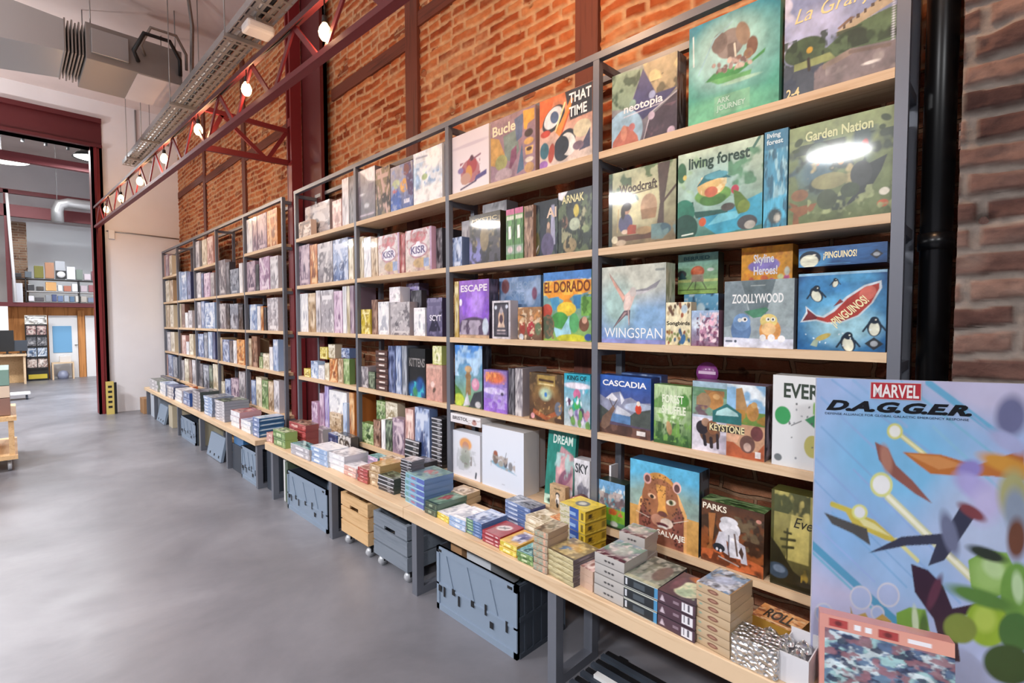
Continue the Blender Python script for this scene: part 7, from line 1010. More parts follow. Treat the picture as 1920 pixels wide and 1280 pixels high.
 ('upright grey game box, fourth from left, second shelf, far rack middle bay','game boxes on the second shelf of the far rack middle bay','board game', 1.875, 7.3788, 1.787, 0.065, 0.1689, 0.3088, 'a39ca3','g:215:8a848c,c4bfc4,6b676f,d8d4d6', 13, [], None, None, 0, 'x'),
 ('tall pale grey game box, leftmost, third shelf, far rack middle bay','game boxes on the third shelf of the far rack middle bay','board game', 1.875, 8.06, 1.3725, 0.065, 0.1841, 0.3615, 'c9c4ca','g:216:b4b0b8,e2dfe4,8f8b94,f0eef2', 13, [], None, None, 0, 'x'),
 ('tall blue game box, second from left, third shelf, far rack middle bay','game boxes on the third shelf of the far rack middle bay','board game', 1.875, 7.8589, 1.3725, 0.065, 0.1605, 0.368, '6f86b5','g:217:5f78ac,a8bade,3e4e7c,d2dcf0', 12, [], None, None, 0, 'x'),
 ('tall pale blue game box, third from left, third shelf, far rack middle bay','game boxes on the third shelf of the far rack middle bay','board game', 1.875, 7.5298, 1.3725, 0.065, 0.4494, 0.3412, '9db8dd','g:218:92aed6,c4d4ee,6c86b4,eaf2fc', 35, [], None, None, 0, 'x'),
 ('tall blue game box, leftmost, fourth shelf, far rack middle bay','game boxes on the fourth shelf of the far rack middle bay','board game', 1.875, 8.0133, 0.97, 0.065, 0.2774, 0.3236, '6f86b5','g:219:5f78ac,a8bade,3e4e7c,d2dcf0', 20, [], None, None, 0, 'x'),
 ('tall slate game box, second from left, fourth shelf, far rack middle bay','game boxes on the fourth shelf of the far rack middle bay','board game', 1.875, 7.7545, 0.97, 0.065, 0.1838, 0.3458, '6b7484','g:220:636c7e,929aaa,444c5c,bec4d0', 13, [], None, None, 0, 'x'),
 ('tall pale blue game box, third from left, fourth shelf, far rack middle bay','game boxes on the fourth shelf of the far rack middle bay','board game', 1.875, 7.5483, 0.97, 0.065, 0.176, 0.3562, '9db8dd','g:221:92aed6,c4d4ee,6c86b4,eaf2fc', 13, [], None, None, 0, 'x'),
 ('tall navy game box, fourth from left, fourth shelf, far rack middle bay','game boxes on the fourth shelf of the far rack middle bay','board game', 1.875, 7.3751, 0.97, 0.065, 0.1211, 0.3575, '39446e','g:222:303c66,5a6a9c,1f2745,8896c0', 9, [], None, None, 0, 'x'),
 ('tall charcoal game box, leftmost, lowest shelf, far rack middle bay','game boxes on the lowest shelf of the far rack middle bay','board game', 1.875, 8.047, 0.551, 0.065, 0.2101, 0.326, '3f3d45','g:223:3a3840,66646c,232228,9a98a0', 15, [], None, None, 0, 'x'),
 ('tall slate game box, second from left, lowest shelf, far rack middle bay','game boxes on the lowest shelf of the far rack middle bay','board game', 1.875, 7.7845, 0.551, 0.065, 0.2648, 0.3217, '6b7484','g:224:636c7e,929aaa,444c5c,bec4d0', 20, [], None, None, 0, 'x'),
 ('tall dark green game box, third from left, lowest shelf, far rack middle bay','game boxes on the lowest shelf of the far rack middle bay','board game', 1.875, 7.5514, 0.551, 0.065, 0.1513, 0.3321, '3e4b40','g:225:3a483e,62745e,242e26,98a890', 11, [], None, None, 0, 'x'),
 ('tall cream game box, fourth from left, lowest shelf, far rack middle bay','game boxes on the lowest shelf of the far rack middle bay','board game', 1.875, 7.3412, 0.551, 0.065, 0.217, 0.357, 'd9ceb4','g:226:d2c6aa,ece4d0,a89878,fff8e8', 17, [], None, None, 0, 'x'),
 ('narrow pale blue game box, leftmost, second shelf, far rack fourth bay','game boxes on the second shelf of the far rack fourth bay','board game', 1.875, 9.1245, 1.787, 0.19, 0.095, 0.4436, '9db8dd','g:227:92aed6,c4d4ee,6c86b4,eaf2fc', 6, [], None, None, 0, 'x'),
 ('tall pale blue game box, second from left, second shelf, far rack fourth bay','game boxes on the second shelf of the far rack fourth bay','board game', 1.875, 8.8794, 1.787, 0.065, 0.3258, 0.4235, '9db8dd','g:228:92aed6,c4d4ee,6c86b4,eaf2fc', 22, [], None, None, 0, 'x'),
 ('tall navy game box, third from left, second shelf, far rack fourth bay','game boxes on the second shelf of the far rack fourth bay','board game', 1.875, 8.5773, 1.787, 0.065, 0.2154, 0.3991, '39446e','g:229:303c66,5a6a9c,1f2745,8896c0', 15, [], None, None, 0, 'x'),
 ('narrow cream game box, leftmost, third shelf, far rack fourth bay','game boxes on the third shelf of the far rack fourth bay','board game', 1.875, 9.1357, 1.3725, 0.19, 0.0726, 0.3653, 'd9ceb4','g:230:d2c6aa,ece4d0,a89878,fff8e8', 6, [], None, None, 0, 'x'),
 ('tall brown game box, second from left, third shelf, far rack fourth bay','game boxes on the third shelf of the far rack fourth bay','board game', 1.875, 8.9659, 1.3725, 0.065, 0.1992, 0.3586, '6d4a3e','g:231:6d4a3e,96705e,46302a,c0a08e', 13, [], None, None, 0, 'x'),
 ('upright white game box, third from left, third shelf, far rack fourth bay','game boxes on the third shelf of the far rack fourth bay','board game', 1.875, 8.7684, 1.3725, 0.065, 0.1601, 0.2251, 'e6e6ec','g:232:e6e6ec,f4f4f8,b9bcc8,ffffff', 11, [], None, None, 0, 'x'),
 ('upright pale grey game box, fourth from left, third shelf, far rack fourth bay','game boxes on the third shelf of the far rack fourth bay','board game', 1.875, 8.546, 1.3725, 0.065, 0.2148, 0.2542, 'c9c4ca','g:233:b4b0b8,e2dfe4,8f8b94,f0eef2', 15, [], None, None, 0, 'x'),
 ('narrow brown game box, leftmost, fourth shelf, far rack fourth bay','game boxes on the fourth shelf of the far rack fourth bay','board game', 1.875, 9.145, 0.97, 0.19, 0.054, 0.3139, '6d4a3e','g:234:6d4a3e,96705e,46302a,c0a08e', 6, [], None, None, 0, 'x'),
 ('upright pink game box, second from left, fourth shelf, far rack fourth bay','game boxes on the fourth shelf of the far rack fourth bay','board game', 1.875, 8.9712, 0.97, 0.065, 0.2332, 0.2855, 'd3a39b','g:235:cc9c94,e8c4bc,a4746c,f8e4dc', 15, [], None, None, 0, 'x'),
 ('upright white game box, third from left, fourth shelf, far rack fourth bay','game boxes on the fourth shelf of the far rack fourth bay','board game', 1.875, 8.7531, 0.97, 0.065, 0.16, 0.1939, 'e6e6ec','g:236:e6e6ec,f4f4f8,b9bcc8,ffffff', 11, [], None, None, 0, 'x'),
 ('upright cream game box, fourth from left, fourth shelf, far rack fourth bay','game boxes on the fourth shelf of the far rack fourth bay','board game', 1.875, 8.5223, 0.97, 0.065, 0.2143, 0.3101, 'd9ceb4','g:237:d2c6aa,ece4d0,a89878,fff8e8', 15, [], None, None, 0, 'x'),
 ('upright grey game box, leftmost, lowest shelf, far rack fourth bay','game boxes on the lowest shelf of the far rack fourth bay','board game', 1.875, 9.0845, 0.551, 0.065, 0.1749, 0.3171, 'a39ca3','g:238:8a848c,c4bfc4,6b676f,d8d4d6', 11, [], None, None, 0, 'x'),
 ('tall cream game box, second from left, lowest shelf, far rack fourth bay','game boxes on the lowest shelf of the far rack fourth bay','board game', 1.875, 8.8476, 0.551, 0.065, 0.2283, 0.3482, 'd9ceb4','g:239:d2c6aa,ece4d0,a89878,fff8e8', 15, [], None, None, 0, 'x'),
 ('tall brown game box, third from left, lowest shelf, far rack fourth bay','game boxes on the lowest shelf of the far rack fourth bay','board game', 1.875, 8.6251, 0.551, 0.065, 0.1564, 0.3458, '6d4a3e','g:240:6d4a3e,96705e,46302a,c0a08e', 10, [], None, None, 0, 'x'),
 ('tall pale grey game box, fourth from left, lowest shelf, far rack fourth bay','game boxes on the lowest shelf of the far rack fourth bay','board game', 1.875, 8.4259, 0.551, 0.065, 0.1806, 0.3559, 'c9c4ca','g:241:b4b0b8,e2dfe4,8f8b94,f0eef2', 12, [], None, None, 0, 'x'),
 ('narrow pink game box, leftmost, top shelf, far rack end bay','game boxes on the top shelf of the far rack end bay','board game', 1.875, 10.1471, 2.207, 0.19, 0.0697, 0.367, 'd3a39b','g:242:cc9c94,e8c4bc,a4746c,f8e4dc', 6, [], None, None, 0, 'x'),
 ('tall mauve game box, second from left, top shelf, far rack end bay','game boxes on the top shelf of the far rack end bay','board game', 1.875, 9.9732, 2.207, 0.065, 0.1975, 0.3662, 'a58fa3','g:243:8f7a90,c0aabb,6a5870,dac8d2', 12, [], None, None, 0, 'x'),
 ('tall cream game box, third from left, top shelf, far rack end bay','game boxes on the top shelf of the far rack end bay','board game', 1.875, 9.7053, 2.207, 0.065, 0.1887, 0.3237, 'd9ceb4','g:244:d2c6aa,ece4d0,a89878,fff8e8', 11, [], None, None, 0, 'x'),
 ('thin slate game box, leftmost, second shelf, far rack end bay','game boxes on the second shelf of the far rack end bay','board game', 1.875, 10.1751, 1.787, 0.19, 0.0139, 0.375, '6b7484','g:245:636c7e,929aaa,444c5c,bec4d0', 6, [], None, None, 0, 'x'),
 ('tall cream game box, second from left, second shelf, far rack end bay','game boxes on the second shelf of the far rack end bay','board game', 1.875, 9.9921, 1.787, 0.065, 0.2779, 0.3548, 'd9ceb4','g:246:d2c6aa,ece4d0,a89878,fff8e8', 17, [], None, None, 0, 'x'),
 ('tall tan game box, third from left, second shelf, far rack end bay','game boxes on the second shelf of the far rack end bay','board game', 1.875, 9.7, 1.787, 0.065, 0.2266, 0.3457, 'b79a78','g:247:b09270,d4bc9c,846848,ecdcc4', 14, [], None, None, 0, 'x'),
 ('thin cream game box, leftmost, third shelf, far rack end bay','game boxes on the third shelf of the far rack end bay','board game', 1.875, 10.1635, 1.3725, 0.19, 0.037, 0.3695, 'd9ceb4','g:248:d2c6aa,ece4d0,a89878,fff8e8', 6, [], None, None, 0, 'x'),
 ('tall tan game box, second from left, third shelf, far rack end bay','game boxes on the third shelf of the far rack end bay','board game', 1.875, 10.0047, 1.3725, 0.065, 0.1993, 0.3659, 'b79a78','g:249:b09270,d4bc9c,846848,ecdcc4', 12, [], None, None, 0, 'x'),
 ('tall cream game box, third from left, third shelf, far rack end bay','game boxes on the third shelf of the far rack end bay','board game', 1.875, 9.7327, 1.3725, 0.065, 0.2664, 0.3605, 'd9ceb4','g:250:d2c6aa,ece4d0,a89878,fff8e8', 16, [], None, None, 0, 'x'),
 ('thin slate game box, leftmost, fourth shelf, far rack end bay','game boxes on the fourth shelf of the far rack end bay','board game', 1.875, 10.1724, 0.97, 0.19, 0.0192, 0.3344, '6b7484','g:251:636c7e,929aaa,444c5c,bec4d0', 6, [], None, None, 0, 'x'),
 ('upright pale grey game box, second from left, fourth shelf, far rack end bay','game boxes on the fourth shelf of the far rack end bay','board game', 1.875, 10.0045, 0.97, 0.065, 0.2397, 0.3196, 'c9c4ca','g:252:b4b0b8,e2dfe4,8f8b94,f0eef2', 14, [], None, None, 0, 'x'),
 ('tall cream game box, third from left, fourth shelf, far rack end bay','game boxes on the fourth shelf of the far rack end bay','board game', 1.875, 9.7125, 0.97, 0.065, 0.2661, 0.3237, 'd9ceb4','g:253:d2c6aa,ece4d0,a89878,fff8e8', 16, [], None, None, 0, 'x'),
 ('thin pink game box, leftmost, lowest shelf, far rack end bay','game boxes on the lowest shelf of the far rack end bay','board game', 1.875, 10.1583, 0.551, 0.19, 0.0473, 0.3516, 'd3a39b','g:254:cc9c94,e8c4bc,a4746c,f8e4dc', 6, [], None, None, 0, 'x'),
 ('tall blue game box, second from left, lowest shelf, far rack end bay','game boxes on the lowest shelf of the far rack end bay','board game', 1.875, 9.9357, 0.551, 0.065, 0.3165, 0.3611, '6f86b5','g:255:5f78ac,a8bade,3e4e7c,d2dcf0', 19, [], None, None, 0, 'x'),
 ('tall slate game box, third from left, lowest shelf, far rack end bay','game boxes on the lowest shelf of the far rack end bay','board game', 1.875, 9.5943, 0.551, 0.065, 0.2985, 0.3423, '6b7484','g:256:636c7e,929aaa,444c5c,bec4d0', 19, [], None, None, 0, 'x'),
]
# label stem, where, x, y, z, depth, width, unit height, count or colours, rz, body, top cover, front print, side print, lettering
STACKS = [
 ('grey tin box', 'front grey tin stack on near bench', 1.4983, 1.0108, 0.462, 0.15, 0.1284, 0.0394, 4, -1.8, 'b4b1ae', 'tincover', 'tinfront', None, []),
 ('grey tin box', 'rear grey tin stack before the leopard box', 1.7028, 1.0431, 0.462, 0.11, 0.1117, 0.0419, 4, 3.2, 'b4b1ae', 'tincover', 'tinfront', None, []),
 ('black and blue edged box', 'black box stack beside the grey tins', 1.4948, 0.8799, 0.462, 0.2, 0.1309, 0.04, 3, -2.5, '2c343c', 'greenphoto', 'blackedge', None, []),
 ('brown box with barcode end', 'stack beside the seven high tan stack', 1.489, 0.747, 0.462, 0.17, 0.1328, 0.0399, 3, -3.6, '43303a', 'browncover', 'barcode', None, []),
 ('tan card box', 'seven high tan stack on near bench', 1.4893, 0.6276, 0.462, 0.14, 0.1091, 0.028, 7, -5.8, 'c2a98a', 'tancover', 'tanfront', None, []),
 ('silver foil wrapped pack block', 'near end of bench', 1.48, 0.5061, 0.462, 0.09, 0.1267, 0.0869, 1, -2.9, 'FOIL', None, None, None, []),
 ('white open card tray', 'near end of bench by the poster', 1.5, 0.408, 0.462, 0.12, 0.0768, 0.0836, 1, -0.6, 'd4d4da', None, None, None, []),
 ('golden card box', 'row behind the silver block', 1.66, 0.5113, 0.462, 0.1, 0.1384, 0.0613, 1, -6.0, 'b58a3c', 'g:203:c07038,e8a868,8a4a2a,f4d0a0', None, None, [('ROLL', 0.2, 0.2, 0.8, 0.8, '#3a2a14', 'b', 'T')]),
 ('small pale pink box', 'low stack between cream and grey tin stacks', 1.5091, 1.1223, 0.462, 0.11, 0.0812, 0.0255, 3, -7.8, 'cdae9a', 'g:204:cc9c94,e8c4bc,a4746c,f8e4dc', None, None, []),
 ('cream edged box', 'five high cream stack on near bench', 1.48, 1.2213, 0.462, 0.15, 0.1399, 0.0213, 5, -5.5, 'c9bd92', 'creamcover', 'creamfront', 'h:205:4a4650,6a6670,2e2c34,8a8690', []),
 ('yellow white and blue spined box', 'yellow stack beside the round tin', 1.7, 1.3374, 0.462, 0.13, 0.1559, 0.0502, 4, -7.7, 'd8be3c', 'yellowtop', 'yellowfront', 'h:206:c8a830,8a7420,e0c850,3a3018', []),
 ('tan patterned box', 'tall tan stack behind the cream stack', 1.48, 1.3223, 0.462, 0.13, 0.0739, 0.0277, 6, 0.7, 'b59c86', 'tanpattern', 'tanrow', None, []),
 ('cream decorated box', 'low cream stack behind the tan stack', 1.6757, 1.5348, 0.462, 0.12, 0.1298, 0.0335, 3, -6.2, 'cfc2a4', 'g:207:d2c6aa,ece4d0,a89878,fff8e8', 'h:208:d2c6aa,ece4d0,a89878,fff8e8', None, []),
 ('orange leaflet pad', 'orange pile beside the yellow stack', 1.74, 1.4486, 0.462, 0.09, 0.1001, 0.0346, 3, -7.5, 'd07c50', 'g:209:c07038,e8a868,8a4a2a,f4d0a0', None, None, []),
 ('small green blue box', 'low pair in front of the red stack', 1.4837, 1.4108, 0.462, 0.1, 0.0912, 0.0228, 2, 0.2, '6f8f84', 'g:210:38828c,74b4b8,22545c,b4dcdc', 'h:211:66884e,a0bc80,3c5634,d0dcb4', None, []),
 ('orange yellow puzzle box', 'low yellow stack beside the red stack', 1.4956, 1.5241, 0.462, 0.15, 0.1055, 0.0239, 2, -0.1, 'd8aa50', 'puzzle', 'h:212:d4bc3c,ecdc80,a08428,fff4b8', None, []),
 ('red game box', 'low red stack on near bench', 1.5005, 1.6404, 0.462, 0.15, 0.1195, 0.0177, 3, -1.1, 'a8343c', 'redtop', 'redfront', None, []),
 ('blue and green box', 'blue topped stack beside the red stack', 1.5124, 1.7716, 0.462, 0.16, 0.1141, 0.0142, 5, -1.2, '5a78ae', 'g:213:5f78ac,a8bade,3e4e7c,d2dcf0', 'greenblue', None, []),
 ('navy blue box', 'navy stack at the back of near bench', 1.73, 1.6957, 0.462, 0.1, 0.1864, 0.0226, 5, -4.5, '4c5890', 'g:214:636c7e,929aaa,444c5c,bec4d0', 'h:215:5f78ac,a8bade,3e4e7c,d2dcf0', None, []),
 ('white patterned box', 'low pair between yellow and blue stacks', 1.5072, 1.8886, 0.462, 0.16, 0.1257, 0.0266, 2, 0.6, 'd4d0d6', 'g:216:e6e6ec,f4f4f8,b9bcc8,ffffff', 'h:217:92aed6,c4d4ee,6c86b4,eaf2fc', None, []),
 ('yellow end box', 'single yellow ended box near the green box', 1.5166, 2.0175, 0.462, 0.17, 0.1078, 0.0166, 2, -4.1, 'd8cc50', 'g:218:e6e6ec,f4f4f8,b9bcc8,ffffff', 'h:219:d4bc3c,ecdc80,a08428,fff4b8', None, []),
 ('dark green box', 'green box beside the blue stack', 1.5203, 2.1224, 0.462, 0.2, 0.1024, 0.0314, 2, 0.2, '5a7464', 'greenred', 'h:220:3a483e,62745e,242e26,98a890', None, []),
 ('tan wooden box', 'tan box behind the green box', 1.71, 2.1523, 0.462, 0.12, 0.139, 0.0322, 2, 0.4, 'bda684', 'g:221:b09270,d4bc9c,846848,ecdcc4', 'h:222:b09270,d4bc9c,846848,ecdcc4', None, []),
 ('blue teal game box', 'five high stack by bench joint', 1.5338, 2.2926, 0.462, 0.19, 0.193, 0.0327, 5, -2.8, '6a88b4', 'bluetop', 'bluefront', None, []),
 ('black game box', 'flat black pile behind the blue stack', 1.73, 2.5534, 0.462, 0.1, 0.1416, 0.0386, 4, -0.0, '34353a', 'g:223:3a3840,66646c,232228,9a98a0', 'h:224:1e1f24,3a3b42,0f1013,7a7b82', None, []),
 ('thin striped card box', 'tall thin striped stack behind the tan boxes', 1.56, 2.4138, 0.462, 0.09, 0.1007, 0.0158, 14, 3.0, '5c5c66', 'g:225:8a848c,c4bfc4,6b676f,d8d4d6', 'stripes', None, []),
 ('dark green striped box', 'green black stack in front of striped stack', 1.5406, 2.6003, 0.462, 0.1, 0.1633, 0.0224, 4, 2.0, '46524e', 'g:226:3a483e,62745e,242e26,98a890', 'stripes', None, []),
 ('golden brown box', 'gold stack at middle of near bench', 1.5431, 2.7325, 0.462, 0.16, 0.115, 0.0443, 3, 1.5, 'c0a06c', 'goldtop', 'h:227:b09270,d4bc9c,846848,ecdcc4', None, []),
 ('red brown box', 'red brown stack beside the gold stack', 1.533, 2.8576, 0.462, 0.12, 0.1214, 0.0221, 4, 1.6, 'a86c54', 'g:228:cc9c94,e8c4bc,a4746c,f8e4dc', 'h:229:9c3a3c,c8686a,6a2428,e8c0b8', None, []),
 ('white pink box', 'white pink stack beside red brown stack', 1.5334, 3.0261, 0.462, 0.12, 0.1614, 0.0319, 2, 0.9, 'dcccd4', 'g:230:e6e6ec,f4f4f8,b9bcc8,ffffff', 'h:231:cc9c94,e8c4bc,a4746c,f8e4dc', None, []),
 ('pale grey lidded box', 'pale grey flat stack on near bench', 1.53, 3.2119, 0.462, 0.18, 0.2103, 0.037, 3, 1.2, 'c4c6d0', 'g:232:b4b0b8,e2dfe4,8f8b94,f0eef2', 'h:233:e6e6ec,f4f4f8,b9bcc8,ffffff', None, []),
 ('white and blue box', 'white blue stack on near bench', 1.5107, 3.4378, 0.462, 0.16, 0.2504, 0.0384, 3, 1.7, 'c4d0e0', 'g:234:e6e6ec,f4f4f8,b9bcc8,ffffff', 'h:235:92aed6,c4d4ee,6c86b4,eaf2fc', None, []),
 ('mixed small box', 'small mixed stack left of white blue stack', 1.4902, 3.715, 0.462, 0.1, 0.3206, 0.0417, 2, 2.0, 'b8aca4', 'g:236:38828c,74b4b8,22545c,b4dcdc', 'h:237:b4b0b8,e2dfe4,8f8b94,f0eef2', None, []),
 ('dull red box', 'red stack at left of near bench', 1.6393, 4.1341, 0.462, 0.11, 0.2985, 0.0574, 3, 3.7, '8f4c4a', 'g:238:6d4a3e,96705e,46302a,c0a08e', 'h:239:9c3a3c,c8686a,6a2428,e8c0b8', None, []),
 ('lime green box', 'green box near left end of near bench', 1.5, 4.1497, 0.462, 0.1, 0.2235, 0.0636, 2, 1.3, '8cae68', 'g:240:66884e,a0bc80,3c5634,d0dcb4', 'h:241:66884e,a0bc80,3c5634,d0dcb4', None, []),
 ('rose pink box', 'leftmost low stack on near bench', 1.5043, 4.371, 0.462, 0.12, 0.1319, 0.0365, 2, 0.3, 'b86a72', 'g:242:9c3a3c,c8686a,6a2428,e8c0b8', 'h:243:cc9c94,e8c4bc,a4746c,f8e4dc', None, []),
 ('grey upright box', 'grey pair behind the white blue stack', 1.7551, 3.99, 0.462, 0.07, 0.1709, 0.1356, 1, -1.6, 'a8a6aa', 'g:244:8a848c,c4bfc4,6b676f,d8d4d6', 'h:245:8a848c,c4bfc4,6b676f,d8d4d6', None, []),
 ('bright blue box', 'blue box at back of near bench', 1.7652, 3.7623, 0.462, 0.06, 0.1579, 0.1219, 1, -1.8, '3a5a9c', 'g:246:5f78ac,a8bade,3e4e7c,d2dcf0', 'h:247:303c66,5a6a9c,1f2745,8896c0', None, []),
 ('black and white doodle box', 'doodled box at back of near bench', 1.7632, 3.5641, 0.462, 0.06, 0.2272, 0.1448, 1, -2.7, '4a484c', 'g:248:1e1f24,3a3b42,0f1013,7a7b82', 'doodle', None, []),
 ('teal topped box', 'teal pile at back of near bench', 1.69, 3.0138, 0.462, 0.08, 0.1309, 0.0335, 3, -1.1, '6a9aa4', 'g:249:38828c,74b4b8,22545c,b4dcdc', 'h:250:bc9abc,dcc4dc,8c6c8e,f0e2f0', None, []),
 ('orange brown flat box', 'orange flat pair at back of near bench', 1.6854, 2.8263, 0.462, 0.1, 0.1844, 0.0571, 2, -0.7, 'c29a6c', 'g:251:b09270,d4bc9c,846848,ecdcc4', 'h:252:c07038,e8a868,8a4a2a,f4d0a0', None, []),
 ('blue white striped box', 'blue stack at right end of far bench', 1.5387, 4.8065, 0.43, 0.22, 0.1527, 0.0429, 4, 1.7, '3a6896', 'g:260:92aed6,c4d4ee,6c86b4,eaf2fc', 'h:261:5f78ac,a8bade,3e4e7c,d2dcf0', 'bluestripe', []),
 ('white blue box', 'white stack beside the blue end stack', 1.5358, 5.0732, 0.43, 0.2, 0.2602, 0.036, 3, 0.7, 'c8d4e6', 'g:262:92aed6,c4d4ee,6c86b4,eaf2fc', 'h:263:e6e6ec,f4f4f8,b9bcc8,ffffff', None, []),
 ('red and white box', 'red white stack on far bench', 1.5368, 5.3915, 0.43, 0.2, 0.2508, 0.052, 3, 0.9, 'c49aa0', 'g:264:9c3a3c,c8686a,6a2428,e8c0b8', 'h:265:e6e6ec,f4f4f8,b9bcc8,ffffff', None, []),
 ('grey rulebook', 'lower grey book stack on far bench', 1.5255, 5.8537, 0.43, 0.24, 0.2885, 0.0302, 7, 1.7, '8f98aa', 'g:266:3a483e,62745e,242e26,98a890', 'h:267:b4b0b8,e2dfe4,8f8b94,f0eef2', None, []),
 ('slate blue book', 'slate book stack on far bench', 1.5222, 6.2796, 0.43, 0.22, 0.3132, 0.0346, 6, 0.1, '7f8aa0', 'g:268:636c7e,929aaa,444c5c,bec4d0', 'h:269:92aed6,c4d4ee,6c86b4,eaf2fc', None, []),
 ('dark green book', 'dark green book stack on far bench', 1.5185, 6.757, 0.43, 0.2, 0.3522, 0.0377, 6, 0.2, '46504e', 'g:270:3a3840,66646c,232228,9a98a0', 'h:271:8a848c,c4bfc4,6b676f,d8d4d6', None, []),
 ('royal blue box', 'royal blue pair on far bench', 1.5159, 7.2083, 0.43, 0.15, 0.3313, 0.0823, 2, -0.5, '3a5aa0', 'g:272:303c66,5a6a9c,1f2745,8896c0', 'h:273:5f78ac,a8bade,3e4e7c,d2dcf0', None, []),
 ('orange box', 'orange box on far bench among blue ones', 1.7, 7.9256, 0.43, 0.06, 0.4607, 0.1702, 1, -1.5, 'c46a40', 'g:274:c07038,e8a868,8a4a2a,f4d0a0', 'h:275:c07038,e8a868,8a4a2a,f4d0a0', None, []),
 ('white spined book', 'white book stack on far bench', 1.5147, 7.618, 0.43, 0.18, 0.363, 0.0395, 4, -0.5, 'c8c6ce', 'g:276:b4b0b8,e2dfe4,8f8b94,f0eef2', 'h:277:e6e6ec,f4f4f8,b9bcc8,ffffff', None, []),
 ('navy book', 'navy book stack on far bench', 1.5079, 8.0385, 0.43, 0.18, 0.3412, 0.0404, 4, 1.3, '4c5878', 'g:278:303c66,5a6a9c,1f2745,8896c0', 'h:279:b4b0b8,e2dfe4,8f8b94,f0eef2', None, []),
 ('pale blue book', 'pale blue stack on far bench', 1.5034, 8.4985, 0.43, 0.16, 0.4303, 0.0557, 3, -1.1, 'a8b4cc', 'g:280:92aed6,c4d4ee,6c86b4,eaf2fc', 'h:281:e6e6ec,f4f4f8,b9bcc8,ffffff', None, []),
 ('grey green book', 'grey green stack at far end of bench', 1.5076, 9.1592, 0.43, 0.16, 0.5834, 0.053, 3, 0.2, 'a0aca8', 'g:282:3a483e,62745e,242e26,98a890', 'h:283:b4b0b8,e2dfe4,8f8b94,f0eef2', None, []),
 ('black display box', 'black box at far end of far bench', 1.74, 9.5087, 0.43, 0.04, 0.8949, 0.1509, 1, 0.2, '3a3638', 'g:284:1e1f24,3a3b42,0f1013,7a7b82', 'h:285:3a3840,66646c,232228,9a98a0', None, []),
 ('dark brown card box', 'brown stack on fourth shelf of third bay', 1.87, 3.192, 0.97, 0.1, 0.1565, 0.0408, 7, 0, '5a3e3c', 'g:290:6d4a3e,96705e,46302a,c0a08e', 'brownlabel', None, []),
 ('black box with white edge', 'black stack on lowest shelf beside post', 1.87, 2.5426, 0.551, 0.1, 0.1057, 0.0258, 12, 0, '26262a', 'g:291:1e1f24,3a3b42,0f1013,7a7b82', 'stripes', None, []),
 ('black card box', 'black stack on lowest shelf of third bay', 1.853, 2.7949, 0.551, 0.018, 0.1622, 0.0325, 4, 0, '202022', 'g:292:1e1f24,3a3b42,0f1013,7a7b82', 'stripes', None, []),
]

ORDW = ['topmost', 'second from top', 'third from top', 'fourth from top', 'fifth from top', 'sixth from top', 'seventh from top', 'eighth from top', 'ninth from top', 'tenth from top', 'eleventh from top', 'twelfth from top', 'thirteenth from top', 'fourteenth from top']
for (lb, gr, ca, x, y, z, d, w_, h_, col, art, N, t, side, top, ry, lid) in SHELVED:
    game_box(lb, x, y, z+.0004+d*math.sin(math.radians(ry)), d, w_, h_-.0006, '#'+col if col else '#888888', art, N, t, top, side, cat=ca, group=gr, ry=ry, lid=lid)
for (stem, where, x, y, z, d, w_, uh, n, rz, body, top, front, side, tl_) in STACKS:
    rnd = random.Random(int(x*997+y*131)); N = max(8, min(44, int(w_*943/max(.6, (x+y)*.707)*.5)))
    for i in range(n):
        od = ORDW[n-1-i] if i else 'bottom'
        lb = ('%s, %s in %s' % (stem, od, where)) if n > 1 else '%s, %s' % (stem, where)
        istop = i == n-1
        jx, jr = (rnd.uniform(-.003, .004), rnd.uniform(-1.2, 1.2)) if n > 1 else (0, 0)
        if body == 'FOIL':
            q = MB().box(0, d, -w_/2, w_/2, 0, uh)
            o = q.build('foil_pack', FOIL, loc=(x, y, z+.0005), bevel=.004); tag(o, 'crinkled silver foil pack block in front of the golden box', 'game pack')
            continue
        if stem.startswith('white open'):
            q = MB().box(0, d, -w_/2, w_/2, 0, .004).box(0, .003, -w_/2, w_/2, .004, uh).box(d-.003, d, -w_/2, w_/2, .004, uh*1.2).box(.003, d-.003, -w_/2, -w_/2+.003, .004, uh).box(.003, d-.003, w_/2-.003, w_/2, .004, uh)
            o = q.build('open_tray', CARD, loc=(x, y, z+.0005), col='#d4d4da'); tag(o, 'white open card tray of silver packs beside the poster', 'tray')
            for k in range(6):
                b = MB(); r = random.Random(k); pts = []
                for a in range(7):
                    rr = .02+.008*r.random(); pts.append((rr*.9, (a-3)*.007))
                b.lathe([(.001, -.026)]+[(abs(p[0])*math.cos((i2-3)*.45)+.002, p[1]) for i2, p in enumerate(pts)]+[(.001, .026)], n=9)
                tag(b.build('foil_pack', FOIL, loc=(x+.03+.055*(k % 2), y-w_/2+.035+.045*(k//2), z+uh*.55+.02)), 'crinkled silver foil pack in the white tray', 'game pack', 'foil packs in the white tray')
            continue
        game_box(lb, x+jx, y, z+.0004+i*uh, d, w_, uh-.0007, '#'+body, front, N, [q for q in tl_ if istop], top if istop else None, side,
                 cat='board game' if 'book' not in stem else 'book', group=where if n > 1 else None, rz=rz+jr, lid='z' if uh > .02 else 'n', name='game_box' if 'book' not in stem else 'rulebook')

